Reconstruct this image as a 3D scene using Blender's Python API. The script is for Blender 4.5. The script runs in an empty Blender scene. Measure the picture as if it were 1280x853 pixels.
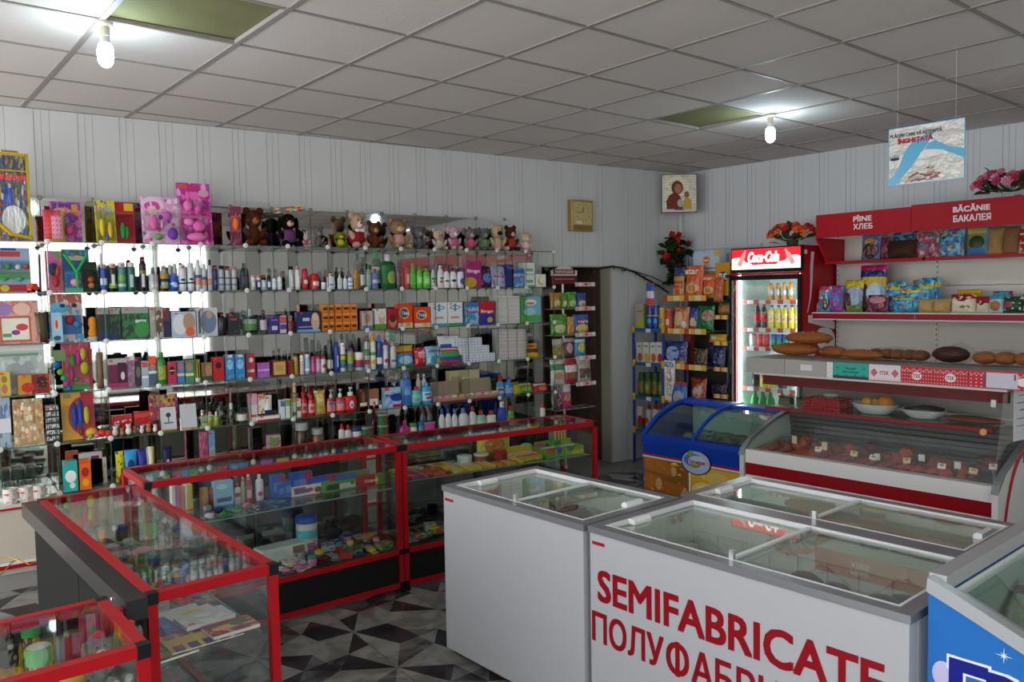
import bpy, bmesh, math, random
from mathutils import Vector, Matrix
random.seed(7)
C = bpy.context.scene.collection
SC = bpy.context.scene
R = math.radians
PI = math.pi
# ------------------------------------------------------------------ camera
FPX, YAW, PITCH, ROLL, CAMH = 1016.054, 0.606557, -0.057484, -0.0169556, 1.70
CEIL = 2.935
def cam_axes():
    cy, sy, cp, sp = math.cos(YAW), math.sin(YAW), math.cos(PITCH), math.sin(PITCH)
    f = Vector((sy*cp, cy*cp, sp)); r = Vector((cy, -sy, 0)); u = r.cross(f)
    cr, sr = math.cos(ROLL), math.sin(ROLL)
    return r*cr + u*sr, u*cr - r*sr, f
AX = cam_axes()
cd = bpy.data.cameras.new('camera'); cam = bpy.data.objects.new('camera', cd); C.objects.link(cam)
cd.sensor_fit = 'HORIZONTAL'; cd.sensor_width = 36.0; cd.lens = 36.0*FPX/1280; cd.clip_start = .02
cam.matrix_world = Matrix(((AX[0].x, AX[1].x, -AX[2].x, 0), (AX[0].y, AX[1].y, -AX[2].y, 0), (AX[0].z, AX[1].z, -AX[2].z, CAMH), (0, 0, 0, 1)))
SC.camera = cam
# ------------------------------------------------------------------ light
SC.view_settings.view_transform = 'Standard'; SC.view_settings.look = 'None'; SC.view_settings.gamma = 1.0
SC.view_settings.use_curve_mapping = False
SC.view_settings.exposure = -0.28
SC.cycles.transparent_max_bounces = 40; SC.cycles.max_bounces = 10; SC.cycles.glossy_bounces = 6
SC.cycles.sample_clamp_indirect = 6.0; SC.cycles.caustics_reflective = False; SC.cycles.caustics_refractive = False
W = bpy.data.worlds.new('sky'); SC.world = W; W.use_nodes = True
bgn = W.node_tree.nodes['Background']; bgn.inputs[0].default_value = (.93, .95, .975, 1); bgn.inputs[1].default_value = 5.2
WIN = (-.45, 3.62, .30, 2.62)      # the shop window in the front wall: x0, x1, z0, z1
YF = -2.0                           # front wall
pl = bpy.data.lights.new('window_daylight', 'AREA'); pl.shape = 'RECTANGLE'; pl.size = WIN[1]-WIN[0]; pl.size_y = WIN[3]-WIN[2]
plo = bpy.data.objects.new('window_daylight', pl); C.objects.link(plo)
plo.location = ((WIN[0]+WIN[1])/2, YF-.12, (WIN[2]+WIN[3])/2); plo.rotation_euler = (R(90), 0, 0); pl.cycles.is_portal = True
# ------------------------------------------------------------------ helpers
def lin(c):
    return tuple(((v/12.92) if v <= .04045 else ((v+.055)/1.055)**2.4) for v in c)
def col(h):
    if isinstance(h, str): h = tuple(int(h[i:i+2], 16)/255 for i in (0, 2, 4))
    return lin(h) + (1.0,)
MATS = {}
def M(h, rough=.5, metal=0., bump=0., bscale=60., emit=0., var=0., coat=0.):
    key = ('M', h, rough, metal, bump, bscale, emit, var, coat)
    if key in MATS: return MATS[key]
    m = bpy.data.materials.new('paint_%s' % h); m.use_nodes = True; nt = m.node_tree
    b = nt.nodes['Principled BSDF']
    b.inputs['Base Color'].default_value = col(h); b.inputs['Roughness'].default_value = rough; b.inputs['Metallic'].default_value = metal
    if not metal and rough >= .3: b.inputs['Specular IOR Level'].default_value = .16 if rough < .9 else .04
    if coat: b.inputs['Coat Weight'].default_value = coat
    if emit: b.inputs['Emission Color'].default_value = col(h); b.inputs['Emission Strength'].default_value = emit
    if bump or var:
        tc = nt.nodes.new('ShaderNodeTexCoord'); n = nt.nodes.new('ShaderNodeTexNoise')
        n.inputs['Scale'].default_value = bscale; n.inputs['Detail'].default_value = 4
        nt.links.new(tc.outputs['Object'], n.inputs['Vector'])
        if bump:
            bp = nt.nodes.new('ShaderNodeBump'); bp.inputs['Strength'].default_value = bump; bp.inputs['Distance'].default_value = .01
            nt.links.new(n.outputs['Fac'], bp.inputs['Height']); nt.links.new(bp.outputs[0], b.inputs['Normal'])
        if var:
            mx = nt.nodes.new('ShaderNodeMix'); mx.data_type = 'RGBA'
            mx.inputs[6].default_value = tuple(v*(1-var) for v in col(h)[:3]) + (1,); mx.inputs[7].default_value = col(h)
            nt.links.new(n.outputs['Fac'], mx.inputs[0]); nt.links.new(mx.outputs[2], b.inputs['Base Color'])
    MATS[key] = m
    return m
def thin(h='f0fff8', refl=1.0, rough=0.0, trans=.97, film=0.0):
    """thin clear pane or wrapping film: what is behind shows, the surface mirrors more at grazing angles"""
    key = ('thin', h, refl, rough, trans, film)
    if key in MATS: return MATS[key]
    m = bpy.data.materials.new('clear_pane'); m.use_nodes = True; nt = m.node_tree; N = nt.nodes; L = nt.links
    N.remove(N['Principled BSDF']); out = N['Material Output']
    lw = N.new('ShaderNodeLayerWeight'); lw.inputs['Blend'].default_value = .5
    p = N.new('ShaderNodeMath'); p.operation = 'POWER'; p.inputs[1].default_value = 5 if not film else 3
    L.new(lw.outputs['Facing'], p.inputs[0])
    ma = N.new('ShaderNodeMath'); ma.operation = 'MULTIPLY_ADD'; ma.inputs[1].default_value = .9*refl; ma.inputs[2].default_value = .04*refl + film
    L.new(p.outputs[0], ma.inputs[0])
    t = N.new('ShaderNodeBsdfTransparent'); t.inputs[0].default_value = tuple(v*trans for v in col(h)[:3]) + (1,)
    g = N.new('ShaderNodeBsdfGlossy'); g.inputs['Roughness'].default_value = rough; g.inputs[0].default_value = (1, 1, 1, 1)
    if film:
        tc = N.new('ShaderNodeTexCoord'); n = N.new('ShaderNodeTexNoise'); n.inputs['Scale'].default_value = 28; n.inputs['Detail'].default_value = 3
        bp = N.new('ShaderNodeBump'); bp.inputs['Strength'].default_value = .9; bp.inputs['Distance'].default_value = .02
        L.new(tc.outputs['Object'], n.inputs['Vector']); L.new(n.outputs['Fac'], bp.inputs['Height']); L.new(bp.outputs[0], g.inputs['Normal'])
    mx = N.new('ShaderNodeMixShader'); L.new(ma.outputs[0], mx.inputs[0]); L.new(t.outputs[0], mx.inputs[1]); L.new(g.outputs[0], mx.inputs[2])
    L.new(mx.outputs[0], out.inputs['Surface'])
    MATS[key] = m
    return m
def PM(base, *layers, rough=.4, ax='xz', metal=0., emit=0.):
    """printed pack: flat colours laid over each other in the pack's own width/height (0..1)"""
    key = ('PM', base, layers, rough, ax, metal, emit)
    if key in MATS: return MATS[key]
    m = bpy.data.materials.new('printed_pack'); m.use_nodes = True; nt = m.node_tree; N = nt.nodes; L = nt.links
    b = N['Principled BSDF']; b.inputs['Roughness'].default_value = rough; b.inputs['Metallic'].default_value = metal; b.inputs['Specular IOR Level'].default_value = .3
    tc = N.new('ShaderNodeTexCoord'); G = tc.outputs['Generated']
    if ax == 'xy':
        mp = N.new('ShaderNodeMapping'); mp.inputs['Rotation'].default_value = (R(90), 0, 0); L.new(G, mp.inputs[0])
        sp = N.new('ShaderNodeSeparateXYZ'); L.new(G, sp.inputs[0]); cb = N.new('ShaderNodeCombineXYZ')
        L.new(sp.outputs[0], cb.inputs[0]); L.new(sp.outputs[2], cb.inputs[1]); L.new(sp.outputs[1], cb.inputs[2]); G = cb.outputs[0]
    def math_(op, a, v=None):
        n = N.new('ShaderNodeMath'); n.operation = op
        if isinstance(a, (int, float)): n.inputs[0].default_value = a
        else: L.new(a, n.inputs[0])
        if v is not None:
            if isinstance(v, (int, float)): n.inputs[1].default_value = v
            else: L.new(v, n.inputs[1])
        return n.outputs[0]
    def vm(op, a, v=None):
        n = N.new('ShaderNodeVectorMath'); n.operation = op; L.new(a, n.inputs[0])
        if v is not None: n.inputs[1].default_value = v
        return n
    cur = None
    def mix(mask, c2):
        nonlocal cur
        mx = N.new('ShaderNodeMix'); mx.data_type = 'RGBA'
        if cur is None: mx.inputs[6].default_value = col(base)
        else: L.new(cur, mx.inputs[6])
        L.new(mask, mx.inputs[0])
        if isinstance(c2, str): mx.inputs[7].default_value = col(c2)
        else: L.new(c2, mx.inputs[7])
        cur = mx.outputs[2]
    for ly in layers:
        k = ly[0]
        if k in 'er':
            _, cx, cz, rx, rz, c = ly
            v = vm('MULTIPLY', vm('SUBTRACT', G, (cx, .5, cz)).outputs[0], (1/rx, 0, 1/rz))
            if k == 'e': mask = math_('LESS_THAN', vm('LENGTH', v.outputs[0]).outputs['Value'], 1)
            else:
                s = N.new('ShaderNodeSeparateXYZ'); L.new(vm('ABSOLUTE', v.outputs[0]).outputs[0], s.inputs[0])
                mask = math_('LESS_THAN', math_('MAXIMUM', s.outputs[0], s.outputs[2]), 1)
            mix(mask, c)
        elif k == 'n':
            _, sc, th, c = ly
            n = N.new('ShaderNodeTexNoise'); n.inputs['Scale'].default_value = sc; n.inputs['Detail'].default_value = 2; L.new(G, n.inputs['Vector'])
            mix(math_('GREATER_THAN', n.outputs['Fac'], th), c)
        elif k == 'v':
            _, sc, th, cs = ly
            n = N.new('ShaderNodeTexVoronoi'); n.inputs['Scale'].default_value = sc; L.new(G, n.inputs['Vector'])
            rp = N.new('ShaderNodeValToRGB'); rp.color_ramp.interpolation = 'CONSTANT'
            s = N.new('ShaderNodeSeparateColor'); L.new(n.outputs['Color'], s.inputs[0]); L.new(s.outputs[0], rp.inputs[0])
            e = rp.color_ramp.elements
            while len(e) > 1: e.remove(e[-1])
            e[0].position = 0; e[0].color = col(cs[0])
            for i, c in enumerate(cs[1:]):
                x = e.new((i+1)/len(cs)); x.color = col(c)
            mix(math_('LESS_THAN', n.outputs['Distance'], th), rp.outputs[0])
        elif k == 's':
            _, a, fr, du, c = ly
            s = N.new('ShaderNodeSeparateXYZ'); L.new(G, s.inputs[0])
            mix(math_('LESS_THAN', math_('FRACT', math_('MULTIPLY', s.outputs['xyz'.index(a)], fr)), du), c)
        elif k == 'd':      # rows of dots nx * nz inside z0..z1
            _, nx, nz, rad, c = ly
            v = vm('MULTIPLY', G, (nx, 0, nz)); v = vm('FRACTION', v.outputs[0]); v = vm('SUBTRACT', v.outputs[0], (.5, 0, .5))
            mix(math_('LESS_THAN', vm('LENGTH', v.outputs[0]).outputs['Value'], rad), c)
    if rough < .3 and not emit:     # crinkled foil
        n = N.new('ShaderNodeTexNoise'); n.inputs['Scale'].default_value = 5; n.inputs['Detail'].default_value = 3; L.new(tc.outputs['Generated'], n.inputs['Vector'])
        bp = N.new('ShaderNodeBump'); bp.inputs['Strength'].default_value = .8; bp.inputs['Distance'].default_value = .03; L.new(n.outputs['Fac'], bp.inputs['Height']); L.new(bp.outputs[0], b.inputs['Normal'])
        b.inputs['Specular IOR Level'].default_value = .8
    if cur is not None: L.new(cur, b.inputs['Base Color'])
    else: b.inputs['Base Color'].default_value = col(base)
    if emit:
        if cur is not None: L.new(cur, b.inputs['Emission Color'])
        b.inputs['Emission Strength'].default_value = emit
    MATS[key] = m
    return m
class MB:
    def __init__(s): s.v = []; s.f = []; s.m = []
    def face(s, pts, m=0):
        n = len(s.v); s.v += [tuple(p) for p in pts]; s.f.append(tuple(range(n, n+len(pts)))); s.m.append(m)
    def box(s, x0, x1, y0, y1, z0, z1, m=0):
        n = len(s.v)
        s.v += [(x0,y0,z0),(x1,y0,z0),(x1,y1,z0),(x0,y1,z0),(x0,y0,z1),(x1,y0,z1),(x1,y1,z1),(x0,y1,z1)]
        for q in ((0,3,2,1),(4,5,6,7),(0,1,5,4),(1,2,6,5),(2,3,7,6),(3,0,4,7)):
            s.f.append(tuple(n+i for i in q)); s.m.append(m)
        return s
    def prism(s, pts, a0, a1, axis='x', m=0):
        """extrude a closed 2D outline; axis x: pts are (y,z); axis y: (x,z); axis z: (x,y)"""
        def P(p, t): return (t, p[0], p[1]) if axis == 'x' else ((p[0], t, p[1]) if axis == 'y' else (p[0], p[1], t))
        n = len(s.v); k = len(pts); s.v += [P(p, a0) for p in pts] + [P(p, a1) for p in pts]
        s.f.append(tuple(n+i for i in range(k))[::-1]); s.m.append(m); s.f.append(tuple(n+k+i for i in range(k))); s.m.append(m)
        for i in range(k):
            j = (i+1) % k; s.f.append((n+i, n+j, n+k+j, n+k+i)); s.m.append(m)
        return s
    def strip(s, a, b, m=0, close=False):
        """quads between two equal polylines"""
        n = len(s.v); k = len(a); s.v += [tuple(p) for p in a] + [tuple(p) for p in b]
        for i in range(k if close else k-1):
            j = (i+1) % k; s.f.append((n+i, n+j, n+k+j, n+k+i)); s.m.append(m)
        return s
    def lathe(s, prof, seg=14, c=(0,0,0), sy=1.0, m=0):
        n = len(s.v); k = len(prof)
        for r, z in prof:
            for i in range(seg):
                a = 2*PI*i/seg; s.v.append((c[0]+r*math.cos(a), c[1]+r*math.sin(a)*sy, c[2]+z))
        for j in range(k-1):
            for i in range(seg):
                i2 = (i+1) % seg; s.f.append((n+j*seg+i, n+j*seg+i2, n+(j+1)*seg+i2, n+(j+1)*seg+i)); s.m.append(m)
        s.f.append(tuple(n+i for i in range(seg))[::-1]); s.m.append(m)
        s.f.append(tuple(n+(k-1)*seg+i for i in range(seg))); s.m.append(m)
        return s
    def tube(s, pts, r, seg=8, m=0):
        P = [Vector(p) for p in pts]; n = len(s.v); k = len(P); rr = r if isinstance(r, (list, tuple)) else [r]*k
        for j in range(k):
            d = (P[min(j+1, k-1)] - P[max(j-1, 0)]).normalized()
            up = Vector((0,0,1)) if abs(d.z) < .9 else Vector((1,0,0))
            a = d.cross(up).normalized(); b = a.cross(d)
            for i in range(seg):
                t = 2*PI*i/seg; s.v.append(tuple(P[j] + (a*math.cos(t) + b*math.sin(t))*rr[j]))
        for j in range(k-1):
            for i in range(seg):
                i2 = (i+1) % seg; s.f.append((n+j*seg+i, n+j*seg+i2, n+(j+1)*seg+i2, n+(j+1)*seg+i)); s.m.append(m)
        s.f.append(tuple(n+i for i in range(seg))[::-1]); s.m.append(m); s.f.append(tuple(n+(k-1)*seg+i for i in range(seg))); s.m.append(m)
        return s
    def ell(s, c, r, seg=12, rings=8, m=0, rot=None):
        n = len(s.v); r = (r, r, r) if isinstance(r, (int, float)) else r
        pts = []
        for j in range(rings+1):
            t = -PI/2 + PI*j/rings
            for i in range(seg):
                a = 2*PI*i/seg; v = Vector((r[0]*math.cos(t)*math.cos(a), r[1]*math.cos(t)*math.sin(a), r[2]*math.sin(t)))
                if rot is not None: v = rot @ v
                s.v.append((c[0]+v.x, c[1]+v.y, c[2]+v.z))
        for j in range(rings):
            for i in range(seg):
                i2 = (i+1) % seg; s.f.append((n+j*seg+i, n+j*seg+i2, n+(j+1)*seg+i2, n+(j+1)*seg+i)); s.m.append(m)
        return s
    def mesh(s, name, mats, smooth=None):
        me = bpy.data.meshes.new(name); me.from_pydata(s.v, [], s.f)
        for x in (mats if isinstance(mats, (list, tuple)) else [mats]): me.materials.append(x)
        me.polygons.foreach_set('material_index', s.m)
        bm = bmesh.new(); bm.from_mesh(me)
        bmesh.ops.remove_doubles(bm, verts=bm.verts, dist=1e-6); bmesh.ops.recalc_face_normals(bm, faces=bm.faces); bm.to_mesh(me); bm.free()
        if smooth is not None:
            me.polygons.foreach_set('use_smooth', [True]*len(me.polygons)); me.set_sharp_from_angle(angle=R(smooth))
        me.update()
        return me
def ob(name, me, parent=None, loc=(0,0,0), rz=0., rot=None):
    o = bpy.data.objects.new(name, me); C.objects.link(o); o.location = loc
    o.rotation_euler = rot if rot is not None else (0, 0, rz)
    if parent is not None: o.parent = parent
    return o
def part(name, mb, mats, parent=None, loc=(0,0,0), rz=0., smooth=None, rot=None):
    return ob(name, mb.mesh(name, mats, smooth), parent, loc, rz, rot)
def boxp(name, b, mat, parent=None, **k):
    return part(name, MB().box(*b), mat, parent, **k)
def tag(o, label, cat, group=None, kind=None):
    o['label'] = label; o['category'] = cat
    if group: o['group'] = group
    if kind: o['kind'] = kind
    return o
def thing(name, label, cat, loc=(0,0,0), rz=0., group=None):
    return tag(ob(name, None, None, loc, rz), label, cat, group)
def struct(o):
    o['kind'] = 'structure'; return o
_txt = {}
def text_mesh(body, mat, h, width=None, ext=.0012, shear=0., bold=0.):
    key = (body, mat.name, h, width, ext, shear, bold)
    if key in _txt: return _txt[key]
    c = bpy.data.curves.new('lettering', 'FONT'); c.body = body; c.size = 1; c.align_x = 'CENTER'; c.align_y = 'CENTER'; c.extrude = ext; c.shear = shear
    c.resolution_u = 3; c.space_line = .95
    o = bpy.data.objects.new('lettering_source', c); C.objects.link(o)
    dg = bpy.context.evaluated_depsgraph_get(); dg.update()
    me = bpy.data.meshes.new_from_object(o.evaluated_get(dg)); bpy.data.objects.remove(o); bpy.data.curves.remove(c)
    xs = [v.co.x for v in me.vertices]; ys = [v.co.y for v in me.vertices]
    hh = (max(ys)-min(ys)) or 1; ww = (max(xs)-min(xs)) or 1; sy = h/hh; sx = sy if width is None else width/ww
    cx, cy = (max(xs)+min(xs))/2, (max(ys)+min(ys))/2
    for v in me.vertices: v.co = ((v.co.x-cx)*sx, (v.co.y-cy)*sy, v.co.z)
    if bold:            # heavier strokes: the glyphs laid over themselves a stroke's fraction apart
        bm = bmesh.new(); src = bm; d = bold*h
        for dx, dy in ((0, 0), (d, d), (-d, d), (d, -d), (-d, -d)):
            k = len(bm.verts); bm.from_mesh(me); bm.verts.ensure_lookup_table()
            for v in bm.verts[k:]: v.co.x += dx; v.co.y += dy; v.co.z += .00004*len(bm.verts)/max(1, len(me.vertices))
        bm.to_mesh(me); bm.free()
    me.materials.clear(); me.materials.append(mat); me.name = 'lettering'
    _txt[key] = me
    return me
def letter(body, mat, h, parent, loc, width=None, rot=(R(90), 0, 0), **k):
    """raised lettering that faces the local -y side of its parent"""
    return ob('lettering', text_mesh(body, mat, h, width, **k), parent, loc, rot=rot)
# a plan point for the side with the fridges: u runs along that wall towards the entrance, v out into the room
RW0, RWA = Vector((6.40, 6.05, 0)), R(6)
RU = Vector((math.sin(RWA), -math.cos(RWA), 0)); RV = Vector((-math.cos(RWA), -math.sin(RWA), 0)); RROT = -(PI/2 - RWA)
def RP(u, v, z=0.): return RW0 + RU*u + RV*v + Vector((0, 0, z))
def ray(px, py): return AX[0]*((px-640)/FPX) + AX[1]*((426.5-py)/FPX) + AX[2]
def at_y(px, py, Y):
    d = ray(px, py); return Vector((0, 0, CAMH)) + d*(Y/d.y)
def at_v(px, py, v):
    d = ray(px, py); o = Vector((0, 0, CAMH)); t = ((RW0 + RV*v - o).dot(RV))/d.dot(RV); P = o + d*t; return (P-RW0).dot(RU), P.z
def at_z(px, py, z):
    d = ray(px, py); return Vector((0, 0, CAMH)) + d*((z-CAMH)/d.z)
# ------------------------------------------------------------------ the room
YB = 6.05
white_wall = M('d2d1cf', .4); white_wall2 = M('c8c9ca', .4)
GL = thin('fafdfb'); GEDGE = M('3d5a4c', .2); RED = M('a5141c', .35); BLACK = M('17181a', .35); MIR = M('d2d1cc', .03, 1.0)
def paneled_wall(name, x0, x1, z0, z1, flip, mat, gap_mat, pitch=.25):
    """PVC boards .25 wide: a broad flat face and two narrow ribs with grooves; faces local -y"""
    root = struct(ob(name, MB().box(x0, x1, .0095, .14, z0, z1).mesh(name, gap_mat)))
    n = int(math.ceil((x1-x0)/pitch)); board = None
    for i in range(n):
        a = x0 + i*pitch; b = min(a+pitch, x1)
        m = MB()
        for (s0, s1, d) in ((0, .159, .004), (.162, .201, .0065), (.204, .247, .0065)):
            e0, e1 = a+s0, min(a+s1, b)
            if e1-e0 > .004: m.box(e0-a, e1-a, d, .0095, z0, z1)
        if b-a > pitch-1e-6:
            if board is None: board = m.mesh('wall_panel', mat)
            me = board
        else: me = m.mesh('wall_panel', mat)
        ob('wall_panel', me, root, (a, 0, 0))
    return root
fl = struct(boxp('floor', (-2.4, 8.2, -6.0, 9.0, -.12, -.006), M('8d8b85', .6)))
# floor tiles, .49 m, marbled with light and dark triangles
def marble(h, h2, rough=.22):
    key = ('marble', h, h2)
    if key in MATS: return MATS[key]
    m = bpy.data.materials.new('marbled_glaze'); m.use_nodes = True; nt = m.node_tree; N = nt.nodes; L = nt.links; b = N['Principled BSDF']
    tc = N.new('ShaderNodeTexCoord'); n = N.new('ShaderNodeTexNoise'); n.inputs['Scale'].default_value = 5.5; n.inputs['Detail'].default_value = 7; n.inputs['Distortion'].default_value = 1.2
    oi = N.new('ShaderNodeObjectInfo'); vm = N.new('ShaderNodeVectorMath'); vm.operation = 'ADD'
    L.new(tc.outputs['Object'], vm.inputs[0]); sc = N.new('ShaderNodeVectorMath'); sc.operation = 'SCALE'; sc.inputs['Scale'].default_value = 9
    L.new(oi.outputs['Location'], sc.inputs[0]); L.new(sc.outputs[0], vm.inputs[1]); L.new(vm.outputs[0], n.inputs['Vector'])
    rp = N.new('ShaderNodeValToRGB'); rp.color_ramp.elements[0].position = .38; rp.color_ramp.elements[0].color = col(h2); rp.color_ramp.elements[1].position = .6; rp.color_ramp.elements[1].color = col(h)
    L.new(n.outputs['Fac'], rp.inputs[0]); L.new(rp.outputs[0], b.inputs['Base Color']); b.inputs['Roughness'].default_value = rough
    MATS[key] = m; return m
TW, TG, TD = marble('928f8a', '716f6a'), marble('6c6c6b', '38393b'), marble('3a3b3d', '1c1d20')
T = .4895; g = .0025
def tile_mesh(kind):
    m = MB(); a, b = g, T-g
    def q(pts, mi): m.face([(x, y, 0) for x, y in pts], mi)
    c = (T*.5, T*.5)
    P = dict(a=(a, a), b=(b, a), c=(b, b), d=(a, b)); h = T*.5
    e1, e2, e3, e4 = (T*.62, a), (b, T*.62), (T*.38, b), (a, T*.38)
    i1, i2, i3, i4 = (T*.54, T*.26), (T*.74, T*.54), (T*.46, T*.74), (T*.26, T*.46)
    ms = ((0, 2, 1, 2), (2, 0, 2, 1))[kind]
    for (p, e, i, en, inn, k) in ((P['a'], e1, i1, e4, i4, 0), (P['b'], e2, i2, e1, i1, 1), (P['c'], e3, i3, e2, i2, 2), (P['d'], e4, i4, e3, i3, 3)):
        q([p, e, i], 0); q([p, i, inn], ms[k]); q([p, inn, en], 0 if k % 2 else 2)
    q([i1, i2, c], 1); q([i2, i3, c], 2); q([i3, i4, c], 1); q([i4, i1, c], 0)
    m.box(a, b, a, b, -.006, -.0004, 0)
    return m.mesh('floor_tile', [TW, TG, TD])
tms = [tile_mesh(0), tile_mesh(1)]
for i in range(-6, 14):
    for j in range(-7, 6):
        x, y = 1.62 + i*T, 3.79 + j*T
        if not (-1.2 < x < 6.3 and -.4 < y < 5.6): continue
        t = ob('floor_tile', tms[(i+j) % 2], fl, (x+T/2, y+T/2, 0)); t.rotation_euler = (0, 0, (((i*7+j*3) % 4)*PI/2))
        t.location = (x + (0, T, T, 0)[(i*7+j*3) % 4], y + (0, 0, T, T)[(i*7+j*3) % 4], 0)
# back wall with the doorway
DX0, DX1, DZ = 4.55, 5.385, 1.962
bw1 = paneled_wall('wall_back', -2.4, DX0, 0, CEIL, 0, white_wall, M('bcbdbb', .5)); bw1.location = (0, YB, 0)
bw2 = paneled_wall('wall_back', DX1, 6.75, 0, CEIL, 0, white_wall, M('bcbdbb', .5)); bw2.location = (0, YB, 0)
bw3 = paneled_wall('wall_back', DX0, DX1, DZ, CEIL, 0, white_wall, M('bcbdbb', .5)); bw3.location = (0, YB, 0)
# passage behind the doorway, dark brown boards
brown = M('80665a', .45, var=.5, bscale=14)
ps = struct(boxp('wall_passage', (DX0-.25, DX1+.06, YB+1.1, YB+1.2, 0, 2.3), M('4a3a33', .6)))
for i in range(9): boxp('wall_panel', (DX0-.25+i*.122, DX0-.25+i*.122+.118, YB+1.085, YB+1.1, 0, 2.3), brown, ps)
ps2 = struct(boxp('wall_passage_side', (DX1+.02, DX1+.1, YB+.14, YB+1.2, 0, 2.3), M('4a3a33', .6)))
for i in range(10): boxp('wall_panel', (DX1+.006, DX1+.02, YB+.14+i*.096, YB+.14+i*.096+.092, 0, 2.3), brown, ps2)
struct(boxp('wall_passage_left', (DX0-.33, DX0-.25, YB+.14, YB+1.2, 0, 2.3), M('3a2f2a', .6)))
struct(boxp('ceiling_passage', (DX0-.33, DX1+.1, YB+.14, YB+1.2, 2.12, 2.3), M('33281f', .6)))
dt = struct(boxp('trim_1', (DX1-.012, DX1+.012, YB-.012, YB+.13, 0, DZ), M('b9b3a6', .5)))
boxp('trim_strip', (DX0, DX1+.012, YB-.006, YB+.13, DZ-.012, DZ), M('b9b3a6', .5), dt)
# right wall and the others
rw = paneled_wall('wall_right', -.12, 9.3, 0, CEIL, 0, white_wall2, M('a9abac', .5)); rw.location = RP(0, 0); rw.rotation_euler = (0, 0, RROT)  # groove colour darkened here to paint in shadow lines
struct(boxp('trim_2', (6.36, 6.40, 6.02, 6.05, 0, CEIL), white_wall))
lw_ = paneled_wall('wall_left', -8.2, 0, 0, CEIL, 0, white_wall, M('bcbdbb', .5)); lw_.location = (-2.3, -2.05, 0); lw_.rotation_euler = (0, 0, PI/2)
fw = struct(ob('wall_front', None, None, (0, 0, 0)))
x0, x1, z0, z1 = WIN
for b in ((-2.4, x0, 0, CEIL), (x1, 7.6, 0, CEIL), (x0, x1, 0, z0), (x0, x1, z1, CEIL)):
    boxp('wall_panel', (b[0], b[1], YF-.16, YF, b[2], b[3]), white_wall if b[2] > 0 or b[3] > 1 else M('55534f', .7), fw)
boxp('wall_panel', (-2.3, x1+.2, YF, YF+.03, 0, z0), M('2a2b2c', .6), fw)  # wall under the window painted dark in place of its shade
wn = struct(ob('window_1', None, None, (0, YF-.08, 0)))
boxp('window_frame', (x0, x1, -.04, .03, z1-.06, z1), M('e4e4e4', .4), wn); boxp('window_frame', (x0, x1, -.04, .03, z0, z0+.06), M('e4e4e4', .4), wn)
nb = 5
for i in range(nb+1):
    xx = x0 + (x1-x0)*i/nb; boxp('window_frame', (xx-.03, xx+.03, -.04, .03, z0+.06, z1-.06), M('e4e4e4', .4), wn)
for i in range(nb):
    a = x0 + (x1-x0)*i/nb+.03; b = x0 + (x1-x0)*(i+1)/nb-.03
    boxp('window_pane', (a, b, -.006, 0, z0+.06, z1-.06), GL, wn)
boxp('window_sill', (x0-.05, x1+.05, YF-.03, YF+.16, z0-.03, z0), M('e8e8e6', .4), fw)
# outside: pavement and road
st = struct(boxp('street', (-14, 16, -16, YF-.16, -.3, -.12), M('9a978f', .9, var=.3, bscale=3)))
boxp('kerb', (-14, 16, -6.2, -6.0, -.12, -.02), M('a9a69f', .8), st)
# ------------------------------------------------------------------ ceiling
GA = R(4.7)
def GP(i, j):
    x, y = i*.6+1.545, j*.6+2.748
    return (x*math.cos(GA)-y*math.sin(GA), x*math.sin(GA)+y*math.cos(GA))
ce = struct(boxp('ceiling', (-2.6, 8.0, -2.3, 6.3, CEIL+.16, CEIL+.3), M('6b6b60', .8)))
tile_mat = M('dfd6d0', .85, bump=.35, bscale=210, var=.10)
bar_mat = M('9c948e', .5)
hole_mat = M('8d8a62', .7, var=.35, bscale=4)
open_cells = {(-1, 1): 0, (5, 1): 0, (5, -3): 0, (-1, -3): 0, (2, -4): 0}
tme = MB().box(-.287, .287, -.287, .287, 0, .014).mesh('ceiling_tile', tile_mat)
ome = MB().box(-.298, .298, -.298, .298, .018, .03).mesh('light_recess', hole_mat)
for i in range(-7, 11):
    for j in range(-9, 7):
        x, y = GP(i+.5, j+.5)
        if not (-2.5 < x < 7.4 and -2.3 < y < 6.5): continue
        if (i, j) in open_cells: ob('light_recess', ome, ce, (x, y, CEIL+.004), GA)
        else: ob('ceiling_tile', tme, ce, (x, y, CEIL+.004), GA)
for i in range(-7, 12):
    x, y = GP(i, -1.5); boxp('ceiling_grid_bar', (-.013, .013, -4.9, 4.9, 0, .02), bar_mat, ce, loc=(x, y, CEIL-.001), rz=GA)
for j in range(-9, 8):
    x, y = GP(2, j); boxp('ceiling_grid_bar', (-5.6, 6.2, -.009, .009, .0008, .02), bar_mat, ce, loc=(x, y, CEIL-.001), rz=GA)
def bulb(name, x, y, label, power):
    t = thing(name, label, 'light bulb', (x, y, CEIL))
    part('socket', MB().lathe([(.036, 0), (.036, -.010), (.030, -.018), (.022, -.022), (.021, -.062), (.017, -.066)], 16), M('d8d0bb', .4), t, smooth=40)
    part('lamp_base', MB().lathe([(.019, -.064), (.021, -.07), (.021, -.088), (.024, -.092)], 16), M('e8e8e6', .4), t, smooth=40)
    part('glass_bulb', MB().lathe([(.018, -.090), (.030, -.105), (.033, -.125), (.034, -.15), (.030, -.175), (.018, -.192), (.004, -.197)], 16), M('d6f2ff', .3, emit=power), t, smooth=60)
    return t
bulb('light_bulb', .632, 4.04, 'lit bare bulb in a cream socket beside the big olive ceiling recess', 150)
bulb('light_bulb', 4.83, 3.72, 'lit bare bulb hanging from ceiling above the upright drinks fridge', 150)
bulb('light_bulb', GP(-1, -3)[0], GP(-1, -3)[1], 'lit bare bulb on ceiling near the shop window', 150)
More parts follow.
